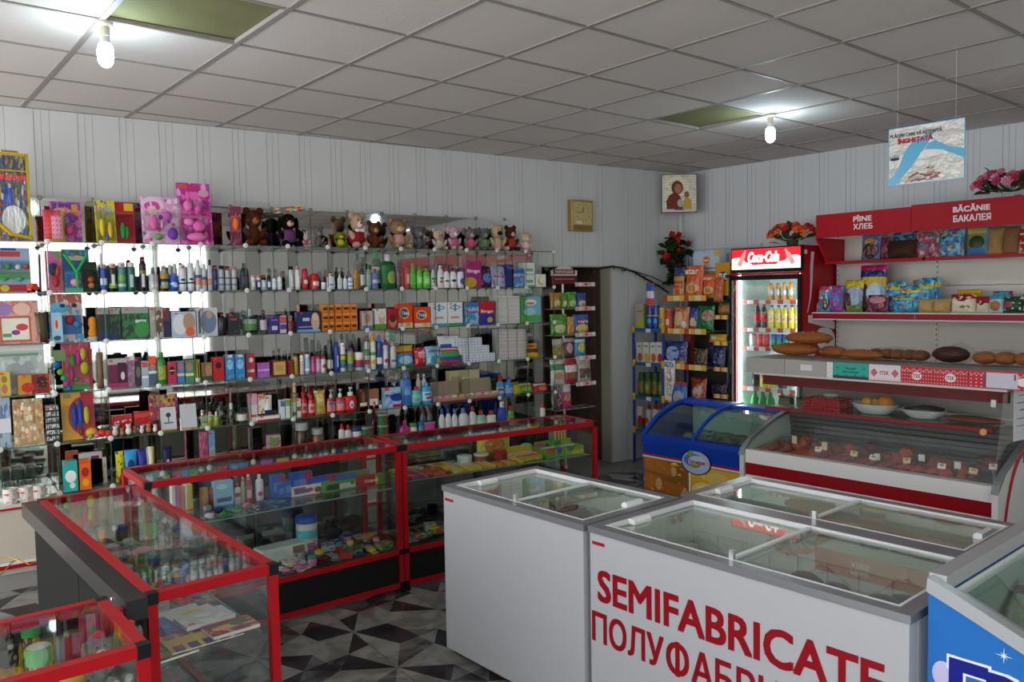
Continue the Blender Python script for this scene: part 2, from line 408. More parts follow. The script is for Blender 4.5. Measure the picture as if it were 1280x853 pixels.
bulb('light_bulb', GP(6, -3)[0], GP(6, -3)[1], 'lit bare bulb on ceiling above the grocery shelves', 150)
# ------------------------------------------------------------------ mirrored glass shelving on the back wall
SX0, SP = .52, .2985
LV = [2.067, 1.757, 1.447, 1.138, .827, .52]     # shelf heights, top row first
TOPZ = 2.365
YF0, YM = 5.68, 6.0                               # front edge of the shelves, mirror plane
sh = thing('glass_shelving', 'wall of mirrored glass cube shelves with round white connectors along the back wall', 'shelving', (SX0, YM, 0))
K0, K1 = -2, 13
GLS = thin('fafdfb', .7)
shelf_me = MB()
shelf_me.box(.004, SP-.004, -.315, -.004, -.0025, .0025, 0)
shelf_me.box(.004, SP-.004, -.3185, -.315, -.0026, .0026, 1).box(.004, SP-.004, -.004, -.001, -.0026, .0026, 1)
shelf_me = shelf_me.mesh('shelf_panel', [GLS, GEDGE])
def divider(h):
    return MB().box(-.002, .002, -.315, -.004, .014, h-.014, 0).box(-.0022, .0022, -.3175, -.315, .014, h-.014, 1).box(-.0022, .0022, -.004, -.001, .014, h-.014, 1).mesh('divider_panel', [GLS, GEDGE])
div_me = {}
con_f = MB().lathe([(.004, -.003), (.017, -.003), (.017, .005), (.012, .008)], 14).mesh('connector', M('d9d6cf', .4), 40)
con_b = MB().lathe([(.004, -.003), (.016, -.003), (.016, .004), (.011, .006)], 12).mesh('connector', M('8f908b', .35, .6), 40)
edges = LV + [None]
for k in range(K0, K1+1):
    x = k*SP
    for r, z in enumerate(LV):
        if k < K1: ob('shelf_panel', shelf_me, sh, (x, 0, z))
        hi = TOPZ if r == 0 else LV[r-1]
        h = round(hi-z, 3)
        if h not in div_me: div_me[h] = divider(h)
        if r > 0 or k > K1: ob('divider_panel', div_me[h], sh, (x, 0, z))
        ob('connector', con_f, sh, (x, -.322, z), rot=(R(90), 0, 0))
        ob('connector', con_b, sh, (x, -.004, z), rot=(R(90), 0, 0))
        if k < K1:
            if r == 0 and k >= K1-1: continue
            if r == 0 and k == K1-2:
                pts = [(.003, .004), (SP-.003, .004)] + [(SP-.003-(.25)*(1-math.cos(t)), .02+(h-.024)*math.sin(t)) for t in [i*PI/2/8 for i in range(9)]] + [(.003, h-.004)]
                part('mirror_panel', MB().prism(pts, 0, .004, 'y'), MIR, sh, (x, 0, z))
            else: boxp('mirror_panel', (x+.0022, x+SP-.0022, 0, .004, z+.0022, z+h-.0022), MIR, sh)
    if k < K1: ob('connector', con_b, sh, (x, -.004, TOPZ), rot=(R(90), 0, 0))
boxp('backing', (K0*SP, K1*SP, .006, .012, .5, LV[0]), M('45504a', .5), sh)
for k, (a, b) in enumerate(((-.6, 2.0), (2.005, 4.42))):
    t = thing('base_cabinet', ('cream base cabinet with red edging under the toy shelves', 'cream base cabinet with red edging behind the glass counters')[k], 'cabinet', (a, 5.55, 0))
    L_ = b-a
    boxp('cabinet_body', (0, L_, .02, .46, .10, .485), M('b9b2a3', .5), t)
    boxp('worktop', (0, L_, 0, .47, .497, .507), M('c9c6bd', .4), t)
    boxp('red_edging', (0, L_, -.004, .02, .485, .497), RED, t); boxp('red_edging', (0, L_, 0, .02, .135, .16), RED, t); boxp('white_edging', (0, L_, -.001, .02, .16, .178), M('dedad2', .4), t)
    boxp('plinth', (0, L_, .03, .44, 0, .10), M('8f8d89', .6), t)
    n = 5
    for i in range(n): boxp('door', (i*L_/n+.004, (i+1)*L_/n-.004, .006, .02, .18, .483), M('bfb8a8', .5), t)
# ------------------------------------------------------------------ red framed glass counters
CH = .85
def counter(label, loc, rz, L, D, back='mirror', shelf=.60, kick=True, deck=.25, ledge=False, endpanel=True):
    t = thing('glass_counter', label, 'display counter', loc, rz)
    b = .030
    def rail(x0, x1, y0, y1, z0, z1): boxp('frame_rail', (x0, x1, y0, y1, z0, z1), RED, t)
    H = CH
    for z0, z1 in ((H-b, H), (.028, .028+b)):
        rail(b, L-b, 0, b, z0, z1); rail(b, L-b, D-b, D, z0, z1); rail(0, b, b, D-b, z0, z1); rail(L-b, L, b, D-b, z0, z1)
    rail(b, L-b, 0, b*.8, deck-.028, deck-.002)
    if endpanel: rail(0, b*.8, b, D-b, deck-.028, deck-.002)
    rail(L-b*.8, L, b, D-b, deck-.028, deck-.002)
    for x in (0, L-b):
        for y in (0, D-b):
            boxp('corner_post', (x+.001, x+b-.001, y+.001, y+b-.001, .06, H-.034), RED, t)
            boxp('corner_block', (x-.001, x+b+.001, y-.001, y+b+.001, H-.034, H+.001), BLACK, t)
            boxp('foot', (x, x+b, y, y+b, 0, .06), BLACK, t)
            boxp('corner_block', (x-.001, x+b+.001, y-.001, y+b+.001, deck-.03, deck), BLACK, t)
    boxp('top_pane', (b-.004, L-b+.004, b-.004, D-b+.004, H-.006, H-.001), GL, t)
    boxp('front_pane', (b, L-b, .012, .016, deck+.002, H-b), GL, t)
    boxp('side_pane', (.012, .016, b, D-b, deck+.002, H-b), GL, t); boxp('side_pane', (L-.016, L-.012, b, D-b, deck+.002, H-b), GL, t)
    if back == 'mirror': boxp('back_mirror', (b, L-b, D-.018, D-.012, deck+.002, H-b), M('8d9492', .05, 1.0), t)
    elif back == 'dark': boxp('back_panel', (b, L-b, D-.018, D-.010, .06, H-b), M('2b2c2b', .4), t)
    boxp('front_panel', (b, L-b, .010, .022, .058, deck-.028), M('1d1e1d', .3), t)
    boxp('side_panel', (.010, .022, b, D-b, .058, deck-.028), M('1d1e1d', .3), t); boxp('side_panel', (L-.022, L-.010, b, D-b, .058, deck-.028), M('1d1e1d', .3), t)
    boxp('deck', (b, L-b, b, D-b, deck-.02, deck-.004), M('3a3c3b', .3), t)
    if shelf: 
        part('glass_shelf', MB().box(.035, L-.035, .05, D-.04, shelf-.003, shelf+.003, 0).box(.035, L-.035, .048, .05, shelf-.003, shelf+.003, 1), [GL, M('6f9c8c', .2)], t)
        for x in (L*.5,): boxp('support_post', (x-.014, x+.014, D-.045, D-.02, deck, H-b), M('202221', .4), t)
    if ledge:
        boxp('ledge', (-.005, L, D+.001, D+.06, H-.065, H-.004), M('1b1c1d', .25), t)
        for i in range(2): boxp('back_panel', (i*L/2+.004, (i+1)*L/2-.004, D+.003, D+.016, .03, H-.066), M('2a2b29', .92), t)
        part('screw', MB().lathe([(.004, 0), (.006, .002), (.002, .004)], 8), M('d8d8d4', .3, .8), t, (.14, D+.06, H-.035), rot=(R(-90), 0, 0))
    return t
cA = counter('red framed glass counter with exercise books at its end and a black ledge behind', (.835, 2.54, 0), R(95.8), 1.53, .40, back='dark', shelf=.63, ledge=True, endpanel=False, deck=.22)
cB = counter('red framed glass counter with toothpaste boxes and wipes tubs inside', (.718, 4.052, 0), R(3.5), 1.375, .45, shelf=.60)
cC = counter('red framed glass counter with sweets on its shelf beside the white freezers', (2.096, 4.139, 0), R(-2.7), 1.41, .40, shelf=.625)
cD = counter('red framed glass counter with plush bunnies and green lidded jars', (.376-1.40*math.cos(R(5)), 2.137-1.40*math.sin(R(5)), 0), R(5), 1.40, .43, back='dark', shelf=.655, deck=.22)
# ------------------------------------------------------------------ chest freezers
DIM_WHITE = M('a6a7ab', .35); GREY = M('8d8f92', .3, .5); LGREY = M('b9bcbe', .3, .4); INN = M('f2f1ea', .5)  # freezer front and rear white darkened to paint in dim light
def chest_freezer(label, u0, v0, L, D, H=.82, baskets=True):
    t = thing('chest_freezer', label, 'freezer', RP(u0, v0), RROT)
    w = .05; fl_ = .47
    boxp('front_panel', (0, L, 0, w, .05, H-.025), DIM_WHITE, t)
    boxp('rear_panel', (0, L, D-w, D, .05, H-.025), DIM_WHITE, t)
    boxp('side_panel', (0, w, w, D-w, .05, H-.025), M('dcdcdd', .35), t); boxp('side_panel', (L-w, L, w, D-w, .05, H-.025), M('dcdcdd', .35), t)  # sides painted paler than the front, for facing the window
    boxp('inner_floor', (w, L-w, w, D-w, fl_-.02, fl_), INN, t)
    boxp('plinth', (.02, L-.02, .03, D-.02, .02, .05), M('2a2a2b', .6), t)
    part('inner_liner', MB().box(w, w+.004, w, D-w, fl_, H-.03).box(L-w-.004, L-w, w, D-w, fl_, H-.03).box(w+.004, L-w-.004, w, w+.004, fl_, H-.03).box(w+.004, L-w-.004, D-w-.004, D-w, fl_, H-.03), INN, t)
    for x in (.08, L-.08):
        for y in (.08, D-.08): part('castor', MB().lathe([(.022, -.01), (.022, .01)], 12), BLACK, t, (x, y, .022), rot=(0, R(90), 0))
    b = .042
    part('rim', MB().box(-.006, L+.006, -.006, b, H-.025, H).box(-.006, L+.006, D-b, D+.006, H-.025, H).box(-.006, b, b, D-b, H-.025, H).box(L-b, L+.006, b, D-b, H-.025, H), GREY, t)
    e = .009
    part('inner_trim', MB().box(b, L-b, b, b+e, H-.02, H+.001).box(b, L-b, D-b-e, D-b, H-.02, H+.001).box(b, b+e, b+e, D-b-e, H-.02, H+.001).box(L-b-e, L-b, b+e, D-b-e, H-.02, H+.001), M('e2e4e4', .3), t)
    mid = L*.5
    for k, (a, c, dz) in enumerate(((b+e, mid+.02, -.018), (mid-.02, L-b-e, -.008))):
        q = boxp('sliding_lid', (a, c, b+e, D-b-e, H+dz-.002, H+dz+.002), thin('f2f7f3', 1.0), t)
        ex = c-.008 if k == 0 else a
        boxp('lid_edge', (ex, ex+.012, b+e, D-b-e, H+dz-.003, H+dz+.007), M('e4e6e4', .3), q)
        hx = a+.10 if k == 0 else c-.06
        part('lid_handle', MB().prism([(-.03, 0), (.0, 0), (.0, .020), (-.018, .022), (-.03, .012)], 0, .10, 'x'), M('e8e9e6', .3), q, (a+.002, b+e+.11, H+dz+.002) if k == 0 else (c-.004, D-b-e-.12, H+dz+.002), rz=R(90) if k == 0 else R(-90))
    boxp('lid_lock', (mid-.006, mid+.010, b+.002, b+.016, H-.002, H+.03), M('c9cbcc', .25, .6), t)
    boxp('maker_plate', (.012, .075, -.0015, 0, H-.068, H-.056), RED, t)
    if baskets:
        wire = MB(); n = 9
        for i in range(n+1):
            x = w+.01+(L-2*w-.02)*i/n; wire.tube([(x, w+.012, H-.12), (x, w+.012, H-.33), (x, D-w-.012, H-.33), (x, D-w-.012, H-.12)], .002, 4)
        for y in (w+.012, D-w-.012):
            for z in (H-.12, H-.19, H-.26, H-.33): wire.tube([(w+.01, y, z), (L-w-.01, y, z)], .002, 4)
        part('wire_basket', wire, M('cfd2d2', .3, .6), t)['kind'] = 'stuff'
    return t
f1 = chest_freezer('plain white chest freezer without lettering beside the sweets counter', 2.306, 4.812, .902, .585)
f2 = chest_freezer('white chest freezer with large red SEMIFABRICATE lettering on its front', 3.232, 4.80, 1.185, .625)
f3 = chest_freezer('grey rimmed chest freezer between the lettered freezer and the meat display', 3.18, 4.165, 1.17, .50)
DR = M('860c17', .45)
letter('SEMIFABRICATE', DR, .116, f2, ((3.277+4.346)/2-3.232, -.001, .600), width=1.075, bold=.03)
xl, gap = .010, .016                       # the round letter with the stem is an O with a bar through it
for body, ww in (('ПОЛУ', .338), ('О', .092), ('АБРИКАТЕ', .66)):
    letter(body, DR, .110 if body != 'ПОЛУ' else .113, f2, (xl+ww/2, -.001, .437), width=ww, bold=.022)
    if body == 'О': boxp('lettering', (xl+ww/2-.009, xl+ww/2+.009, -.0022, -.0004, .376, .498), DR, f2)
    xl += ww+gap
# blue ice cream freezer at the frame edge: sloped curved top, the blue end faces us
def blue_end_freezer():
    u0, v0, L, D = 4.447, 4.755, .68, 1.25
    t = thing('ice_cream_freezer', 'blue ice cream freezer with curved grey rim beside the lettered freezer', 'freezer', RP(u0, v0), RROT)
    top = [(0, .895)] + [(L*s, .895-.265*s-.05*s*s) for s in (.1, .2, .35, .5, .65, .8, 1.0)]
    blue = M('2769b2', .3)
    pts = [(0, .06), (L, .06)] + top[::-1]
    part('end_panel', MB().prism(pts, 0, .04, 'y'), blue, t)
    part('end_panel', MB().prism(pts, D-.04, D, 'y'), blue, t)
    boxp('rear_panel', (0, .04, .04, D-.04, .06, .88), blue, t); boxp('front_panel', (L-.04, L, .04, D-.04, .06, .56), blue, t)
    boxp('inner_floor', (.04, L-.04, .04, D-.04, .3, .32), INN, t)
    boxp('plinth', (.02, L-.02, .02, D-.02, 0, .06), BLACK, t)
    boxp('inner_liner', (.041, .046, .041, D-.041, .32, .882), M('c9ccca', .45), t); part('inner_liner', MB().prism([(.046, .32), (L-.041, .32), (L-.041, .56), (.046, .86)], .0405, .0445, 'y').prism([(.046, .32), (L-.041, .32), (L-.041, .56), (.046, .86)], D-.0445, D-.0405, 'y'), M('c9ccca', .45), t)
    up = [(x, z+.0) for x, z in top]
    for y0, y1, nm in ((-.008, .028, 'rim'), (D-.028, D+.008, 'rim')):
        part(nm, MB().prism([(x-.004, z-.012) for x, z in up] + [(x, z+.026) for x, z in up[::-1]], y0, y1, 'y'), M('a8aaac', .3, .4), t)
    part('rim', MB().box(-.01, .035, .028, D-.028, .883, .925), M('b4b6b7', .3, .4), t)
    part('rim', MB().prism([(x+.0, z-.002) for x, z in up[1:]] + [(x, z+.012) for x, z in up[:0:-1]], .028, .07, 'y'), M('8f9194', .3, .5), t)
    for k in range(2):
        a, b = .072+k*(D-.144)/2, .072+(k+1)*(D-.144)/2
        part('curved_lid', MB().prism([(x, z+.004) for x, z in up[1:]] + [(x, z+.008) for x, z in up[:0:-1]], a, b, 'y'), thin('dfeae4', 1.15), t)
    mw, mb = M('dfe0ee', .35), M('171f7c', .35)
    lt = part('lettering_shadow', MB().ell((.052, 0, .665), (.028, .003, .038), 14, 8), M('b9b3d6', .35), t, (-.012, -.001, .0), smooth=60)
    for body, x, zz, hh, ww in (('F', .103, .640, .150, .082), ('R', .200, .632, .150, .095), ('U', .312, .622, .150, .10)):
        letter(body, mw, hh, t, (x, -.0015, zz), width=ww, bold=.085)
        letter(body, mb, hh, t, (x, -.004, zz), width=ww, bold=.04)
    sp_ = MB()
    for a in range(4):
        c, s = math.cos(a*PI/4), math.sin(a*PI/4); l = .022 if a % 2 == 0 else .012
        sp_.face([(-c*l, 0, -s*l), (s*.0015, 0, -c*.0015), (c*l, 0, s*l), (-s*.0015, 0, c*.0015)])
    part('sparkle_print', sp_, M('d9f0fb', .4), t, (.185, -.0012, .765))
    return t
f4 = blue_end_freezer()
# ------------------------------------------------------------------ blue freezer with the food picture
def picture_freezer():
    u0, v0, L, D = 1.30, 2.20, .94, .63
    t = thing('ice_cream_freezer', 'blue glass topped freezer with a picture of pastries on its front', 'freezer', RP(u0, v0), RROT)
    B = M('123a9e', .35)
    prof = [(0, .61), (.06, .655), (.14, .71), (.24, .758), (.36, .795), (.48, .812), (D, .815)]
    pts = [(0, .05)] + prof + [(D, .05)]
    part('side_panel', MB().prism(pts, 0, .03, 'x'), B, t); part('side_panel', MB().prism(pts, L-.03, L, 'x'), B, t)
    boxp('front_panel', (.03, L-.03, 0, .03, .05, .575), B, t); boxp('rear_panel', (.03, L-.03, D-.03, D, .05, .80), B, t)
    part('front_rail', MB().prism([(-.012, .545), (.03, .545), (.05, .60), (.03, .63), (.0, .615), (-.012, .585)], 0, L, 'x'), B, t)
    boxp('plinth', (.03, L-.03, .03, D-.03, 0, .05), BLACK, t)
    boxp('inner_liner', (.03, L-.03, .03, D-.03, .40, .42), M('e4e8e2', .5), t); boxp('inner_liner', (.031, L-.031, D-.036, D-.031, .42, .80), M('e4e8e2', .5), t)
    part('top_rim', MB().prism([(.46, .805), (D, .805), (D+.005, .83), (.47, .83)], 0, L, 'x'), M('1b49b8', .3), t)
    for x in (0, L/2-.012, L-.03):
        part('lid_rail', MB().prism([(y, z+.004) for y, z in prof] + [(y, z+.022) for y, z in prof[::-1]], x, x+(.03 if x != L/2-.012 else .024), 'x'), M('1b49b8', .3), t)
    for k in range(2):
        part('curved_lid', MB().prism([(y, z) for y, z in prof[:-1]] + [(y, z+.004) for y, z in prof[-2::-1]], .031+k*(L/2-.025), L/2-.013+k*(L/2-.017), 'x'), thin('dcebe6', 1.1), t)
    boxp('stripe', (0, L, -.0025, 0, .452, .466), M('b3121d', .4), t); boxp('stripe', (0, L, -.0025, 0, .440, .452), M('d8d8d8', .4), t); boxp('stripe', (0, L, -.0025, 0, .432, .440), M('8c8a2a', .4), t)
    pic = boxp('picture', (.012, L-.012, -.0025, 0, .10, .432), PM('c79a2e', ('r', .23, .5, .25, .6, '8f5a24'), ('r', .72, .55, .25, .5, 'd9a833'), ('n', 7, .6, 'e8c25a'), ('e', .62, .5, .13, .17, 'e0cf7c'), ('e', .84, .5, .12, .15, 'd8c46a'), ('e', .73, .8, .10, .14, 'd6bd60'), ('e', .60, .52, .06, .08, 'efe6ae'), ('r', .47, .5, .008, .5, 'dfe3e6'), ('r', .5, .16, .5, .03, 'd0d4d6'), ('r', .5, .06, .5, .1, 'b9b79a'), rough=.4), t)
    roll = M('cf7f30', .5, var=.6, bscale=30)
    for (xa, za, xb, zb, r) in ((.02, .395, .30, .365, .045), (.02, .27, .16, .25, .055), (.20, .24, .40, .225, .042)):
        m = MB(); n = 7
        for i in range(n):   # a flat printed roll: an outline strip with rounded end, just proud of the picture
            pass
        a = math.atan2(zb-za, xb-xa); ca, sa = math.cos(a), math.sin(a)
        out = [(xa-sa*r, za+ca*r), (xa+sa*r, za-ca*r), (xb+sa*r, zb-ca*r)] + [(xb+math.cos(a-PI/2+PI*q/6)*r*.7, zb+math.sin(a-PI/2+PI*q/6)*r) for q in range(1, 6)] + [(xb-sa*r, zb+ca*r)]
        m.prism(out[::-1], -.0045, -.0025, 'y'); part('pastry_print', m, roll, pic)
        m2 = MB().prism([(xb+math.cos(2*PI*q/14)*r*.55, zb+math.sin(2*PI*q/14)*r*.8) for q in range(14)], -.0055, -.0045, 'y'); part('pastry_print', m2, M('f0c27a', .5, var=.6, bscale=70), pic)
    def oval(rx, rz, y0, y1, mat, nm):
        return part(nm, MB().prism([(.50+rx*math.cos(2*PI*i/28), .462+rz*math.sin(2*PI*i/28)) for i in range(28)], y0, y1, 'y'), mat, t)
    oval(.132, .092, -.004, -.0026, M('0b0d14', .4), 'logo_shadow')
    lg = oval(.122, .084, -.007, -.004, M('a9b2d4', .35), 'logo')
    part('logo_print', MB().prism([(.50-.02+.085*math.cos(2*PI*i/20), .475+.05*math.sin(2*PI*i/20)) for i in range(20)], -.0078, -.007, 'y'), M('3f78c4', .4), lg)
    part('logo_print', MB().prism([(.515+.085*math.cos(2*PI*i/20), .465+.046*math.sin(2*PI*i/20)) for i in range(20)], -.0084, -.0078, 'y'), M('b4bede', .4), lg)
    part('logo_print', MB().prism([(.43, .50), (.475, .50), (.478, .53), (.462, .55), (.445, .55), (.432, .525)], -.0094, -.0084, 'y'), M('7a9a2c', .4), lg)
    part('logo_print', MB().prism([(.44+.10*i/9, .435-.014*math.sin(PI*i/9)) for i in range(10)] + [(.54, .447), (.44, .447)], -.0094, -.0084, 'y'), M('7f9a2e', .4), lg)
    letter('Почерк', M('a8452c', .4), .036, lg, (.507, -.0095, .462), width=.15, bold=.03)
    return t
f5 = picture_freezer()
# ------------------------------------------------------------------ goods: builders
# every builder returns the thing's root, base centre at the origin, front towards local -y
_me = {}
def cached(key, fn):
    if key not in _me: _me[key] = fn()
    return _me[key]
TAG_MAT = M('e8402a', .5)
def price_tag(root, w, yf, z, x=0.):
    me = cached('price', lambda: MB().box(-.0095, .0095, -.0012, 0, -.005, .005).mesh('price_tag', TAG_MAT))
    return ob('price_tag', me, root, (x, yf-.0006, z))
GOODS = []
def fin(o, desc, cat, loc, rz, place, tilt=0.):
    o.location = loc; o.rotation_euler = (tilt, 0, rz); o['category'] = cat
    GOODS.append((o, desc, place)); return o
def q(v, n=3): return round(v, n)
def carton(w, d, h, front, side=None, name='carton', text=None, flat=False):
    w, d, h = q(w), q(d), q(h)
    def mk():
        m = MB().box(-w/2, w/2, -d/2, d/2, 0, h)
        if side is not None:
            m.m = [1 if i in (0, 1, 3, 5) else 0 for i in range(6)]
            if flat: m.m = [0 if i == 1 else 1 for i in range(6)]
        return m.mesh(name, [front] + ([side] if side is not None else []))
    o = ob(name, cached(('carton', w, d, h, front.name, side.name if side else 0, name, flat), mk))
    if text:
        for (body, tm, th, tz, tw) in text: letter(body, tm, th*h, o, (0, -d/2-.0004, tz*h), width=tw*w, ext=.0004, bold=.03)
    return o
PROF = dict(
    can=([(.90,0),(.98,.012),(.98,.80),(.92,.83),(.70,.855)], [(.80,.845),(.80,.95),(.70,.99),(.45,1.0)]),
    tallcan=([(.90,0),(.98,.012),(.98,.76),(.9,.80),(.62,.82)], [(.70,.81),(.66,.93),(.50,.99),(.3,1.0)]),
    deo=([(.86,0),(1,.03),(1,.62),(.95,.66)], [(.97,.655),(.95,.85),(.75,.97),(.35,1.0)]),
    shampoo=([(.90,0),(1,.025),(1,.58),(.92,.72),(.66,.80),(.44,.83)], [(.48,.82),(.48,.98),(.42,1.0)]),
    lotion=([(.92,0),(1,.03),(1,.72),(.82,.80),(.40,.82)], [(.42,.815),(.42,.985),(.36,1.0)]),
    big=([(.90,0),(1,.03),(1,.66),(.94,.73),(.60,.79),(.38,.81)], [(.36,.80),(.36,.99),(.32,1.0)]),
    jar=([(.92,0),(1,.04),(1,.66),(.94,.70)], [(1.0,.70),(1.0,.97),(.94,1.0)]),
    soda=([(.80,0),(.96,.03),(1,.10),(.94,.40),(1,.60),(.90,.74),(.45,.88),(.36,.92)], [(.42,.92),(.42,.995),(.38,1.0)]),
    tin=([(.88,0),(1,.05),(1,.92),(.86,.985)], [(.86,.985),(.84,1.0)]),
    bleach=([(.92,0),(1,.03),(1,.30),(.86,.40),(.98,.50),(.98,.66),(.62,.78),(.30,.84)], [(.34,.83),(.34,.98),(.3,1.0)]),
    tub=([(.90,0),(1,.02),(1,.80),(.98,.82)], [(1.03,.82),(1.03,.97),(.98,1.0)]),
    perfume=([(.95,0),(1,.03),(1,.62),(.90,.68),(.36,.70)], [(.40,.70),(.42,.97),(.36,1.0)]),
    glassjar=([(.90,0),(1,.04),(1,.70),(.8,.78)], [(.86,.78),(.86,.98),(.8,1.0)]),
)
def bottle(kind, w, h, body, cap, label=None, lz=(.18, .55), d=None, name='bottle', text=None, tagp=.5):
    w, h = q(w), q(h); sy = 1.0 if d is None else d/w; r = w/2
    pb, pc = PROF[kind]; seg = 16
    o = ob(name, cached(('bt', kind, w, h, body.name, q(sy, 2)), lambda: MB().lathe([(a*r, b*h) for a, b in pb], seg, sy=sy).mesh(name, body, 50)))
    ob('cap', cached(('cp', kind, w, h, cap.name, q(sy, 2)), lambda: MB().lathe([(a*r, b*h) for a, b in pc], seg, sy=max(sy, .8) if sy < 1 and kind in ('shampoo','lotion','big','bleach','perfume') else sy).mesh('cap', cap, 50)), o)
    if label:
        def prof(z):
            for (r0, z0), (r1, z1) in zip(pb, pb[1:]):
                if z0 <= z <= z1: return r0 + (r1-r0)*(z-z0)/max(z1-z0, 1e-6)
            return pb[-1][0]
        zs = [lz[0] + (lz[1]-lz[0])*i/4 for i in range(5)]
        ob('label', cached(('lb', kind, w, h, label.name, lz, q(sy, 2)), lambda: MB().lathe([(prof(z)*r+.0008, z*h) for z in zs], seg, sy=sy).mesh('label', label, 50)), o)
    if text:
        body_, tm, th, tz, tw = text; letter(body_, tm, th*h, o, (0, -r*sy-.001, tz*h), width=tw*w, ext=.0004, bold=.03)
    if random.random() < tagp: price_tag(o, w, -r*sy*.82 if kind in ('can', 'deo', 'jar', 'tallcan') else -r*sy*.7, h*.9)
    return o
def pump(w, h, body, white, label=None, d=None):
    o = bottle('lotion', w, h*.78, body, white, label, (.12, .62), d, 'pump_bottle', tagp=0)
    z = h*.77
    ob('pump_head', cached(('pump', q(w), q(h), white.name), lambda: MB().tube([(0,0,0), (0,0,h*.17)], .004, 8).box(-.009, .009, -.009, .009, h*.16, h*.2).tube([(0, -.004, h*.185), (0, -.03, h*.185), (0, -.036, h*.165)], .0035, 6).mesh('pump_head', white)), o, (0, 0, z))
    return o
def trigger(w, h, body, trig, label=None):
    o = bottle('shampoo', w, h*.82, body, trig, label, (.15, .5), w*.6, 'spray_bottle', tagp=0)
    ob('trigger', cached(('trg', q(w), q(h), trig.name), lambda: MB().prism([(-.03, 0), (-.03, .02), (.02, .026), (.026, .01), (.01, 0), (.004, -.01), (-.008, -.01), (-.012, 0)], -.009, .009, 'x').prism([(-.02, 0), (-.014, 0), (-.006, -.03), (-.012, -.03)], -.005, .005, 'x').mesh('trigger', trig)), o, (0, 0, h*.82))
    return o
def tube_pack(w, h, body, cap):
    def mk():
        m = MB(); n = 12
        zs = [(.18, 1.0, 1.0), (.35, 1.0, .9), (.6, 1.0, .62), (.85, 1.02, .25), (1.0, 1.04, .05)]
        rings = [[(w/2*a*math.cos(2*PI*i/n), w/2*b*math.sin(2*PI*i/n)*.9, z*h) for i in range(n)] for z, a, b in zs]
        for a, b in zip(rings, rings[1:]): m.strip(a, b, 0, True)
        m.face(rings[-1]); return m.mesh('tube', body, 60)
    o = ob('cream_tube', cached(('tube', q(w), q(h), body.name), mk))
    ob('cap', cached(('tubecap', q(w), q(h), cap.name), lambda: MB().lathe([(w*.42, 0), (w*.46, h*.02), (w*.5, h*.18)], 12).mesh('cap', cap, 50)), o)
    price_tag(o, w, -w*.16, h*.85); return o
def pouch(w, h, d, mat, name='pouch', nx=7, nz=9, seed=0):
    w, h, d = q(w), q(h), q(d)
    def mk():
        rr = random.Random(seed); m = MB(); F = []; B = []
        for j in range(nz+1):
            z = j/nz
            e = math.sin(PI*min(max((z-.06)/.88, 0), 1))**.55
            rowf, rowb = [], []
            for i in range(nx+1):
                x = i/nx*2-1; bulge = (max(0, 1-x*x)**.5)*e*d/2*(1.15-.45*z)
                jx = w/2*x*(1-.05*e); n1 = (rr.random()-.5)*d*.13*(abs(e)); n2 = (rr.random()-.5)*d*.13*e
                rowf.append((jx, -bulge-.001+n1, z*h)); rowb.append((jx, bulge+.001+n2, z*h))
            F.append(rowf); B.append(rowb)
        for a, b in zip(F, F[1:]): m.strip(a, b)
        for a, b in zip(B, B[1:]): m.strip(b, a)
        m.strip([r[0] for r in F], [r[0] for r in B]); m.strip([r[-1] for r in B], [r[-1] for r in F]); m.strip(F[-1], B[-1]); m.strip(B[0], F[0])
        return m.mesh(name, mat, 75)
    return ob(name, cached(('pouch', w, h, d, mat.name, seed, nx), mk))
FILM = thin('fafcfc', .16, .2, .98, film=.002)
def card_pack(w, h, mat, bumps, name='toy_card', film=True):
    """printed backing card with the toys fixed to it under a clear blister"""
    o = ob(name, MB().box(-w/2, w/2, -.002, .002, 0, h).mesh('backing_card', mat))
    for (cx, cz, rx, rz_, c) in bumps:
        part('toy', MB().ell((0, 0, 0), (rx*w, min(rx*w, rz_*h, .022), rz_*h), 10, 6), M(c, .3), o, ((cx-.5)*w, -.012, cz*h), smooth=60)
    if film:
        part('blister', MB().box(-w*.44, w*.44, -.034, -.002, h*.06, h*.72), FILM, o)
    return o
def clear_bag(w, h, d, seed=0, name='bag_film'):
    return pouch(w, h, d, FILM, name, 7, 9, seed)
def metaball_mesh(els, mat, name, res=.012):
    mb = bpy.data.metaballs.new('blob'); mb.resolution = res; mb.render_resolution = res; mb.threshold = .12
    o = bpy.data.objects.new('blob', mb); C.objects.link(o)
    for (c, r) in els:
        e = mb.elements.new(); e.type = 'ELLIPSOID'; e.co = c; e.radius = 1.0
        s = r if isinstance(r, (tuple, list)) else (r, r, r)
        k = 1.32
        e.radius = max(s)*k; e.size_x, e.size_y, e.size_z = (v*k for v in s); e.radius = 1.0
        e.stiffness = 2
    dg = bpy.context.evaluated_depsgraph_get(); dg.update()
    me = bpy.data.meshes.new_from_object(o.evaluated_get(dg)); bpy.data.objects.remove(o); bpy.data.metaballs.remove(mb)
    me.materials.clear(); me.materials.append(mat); me.name = name
    me.polygons.foreach_set('use_smooth', [True]*len(me.polygons))
    return me
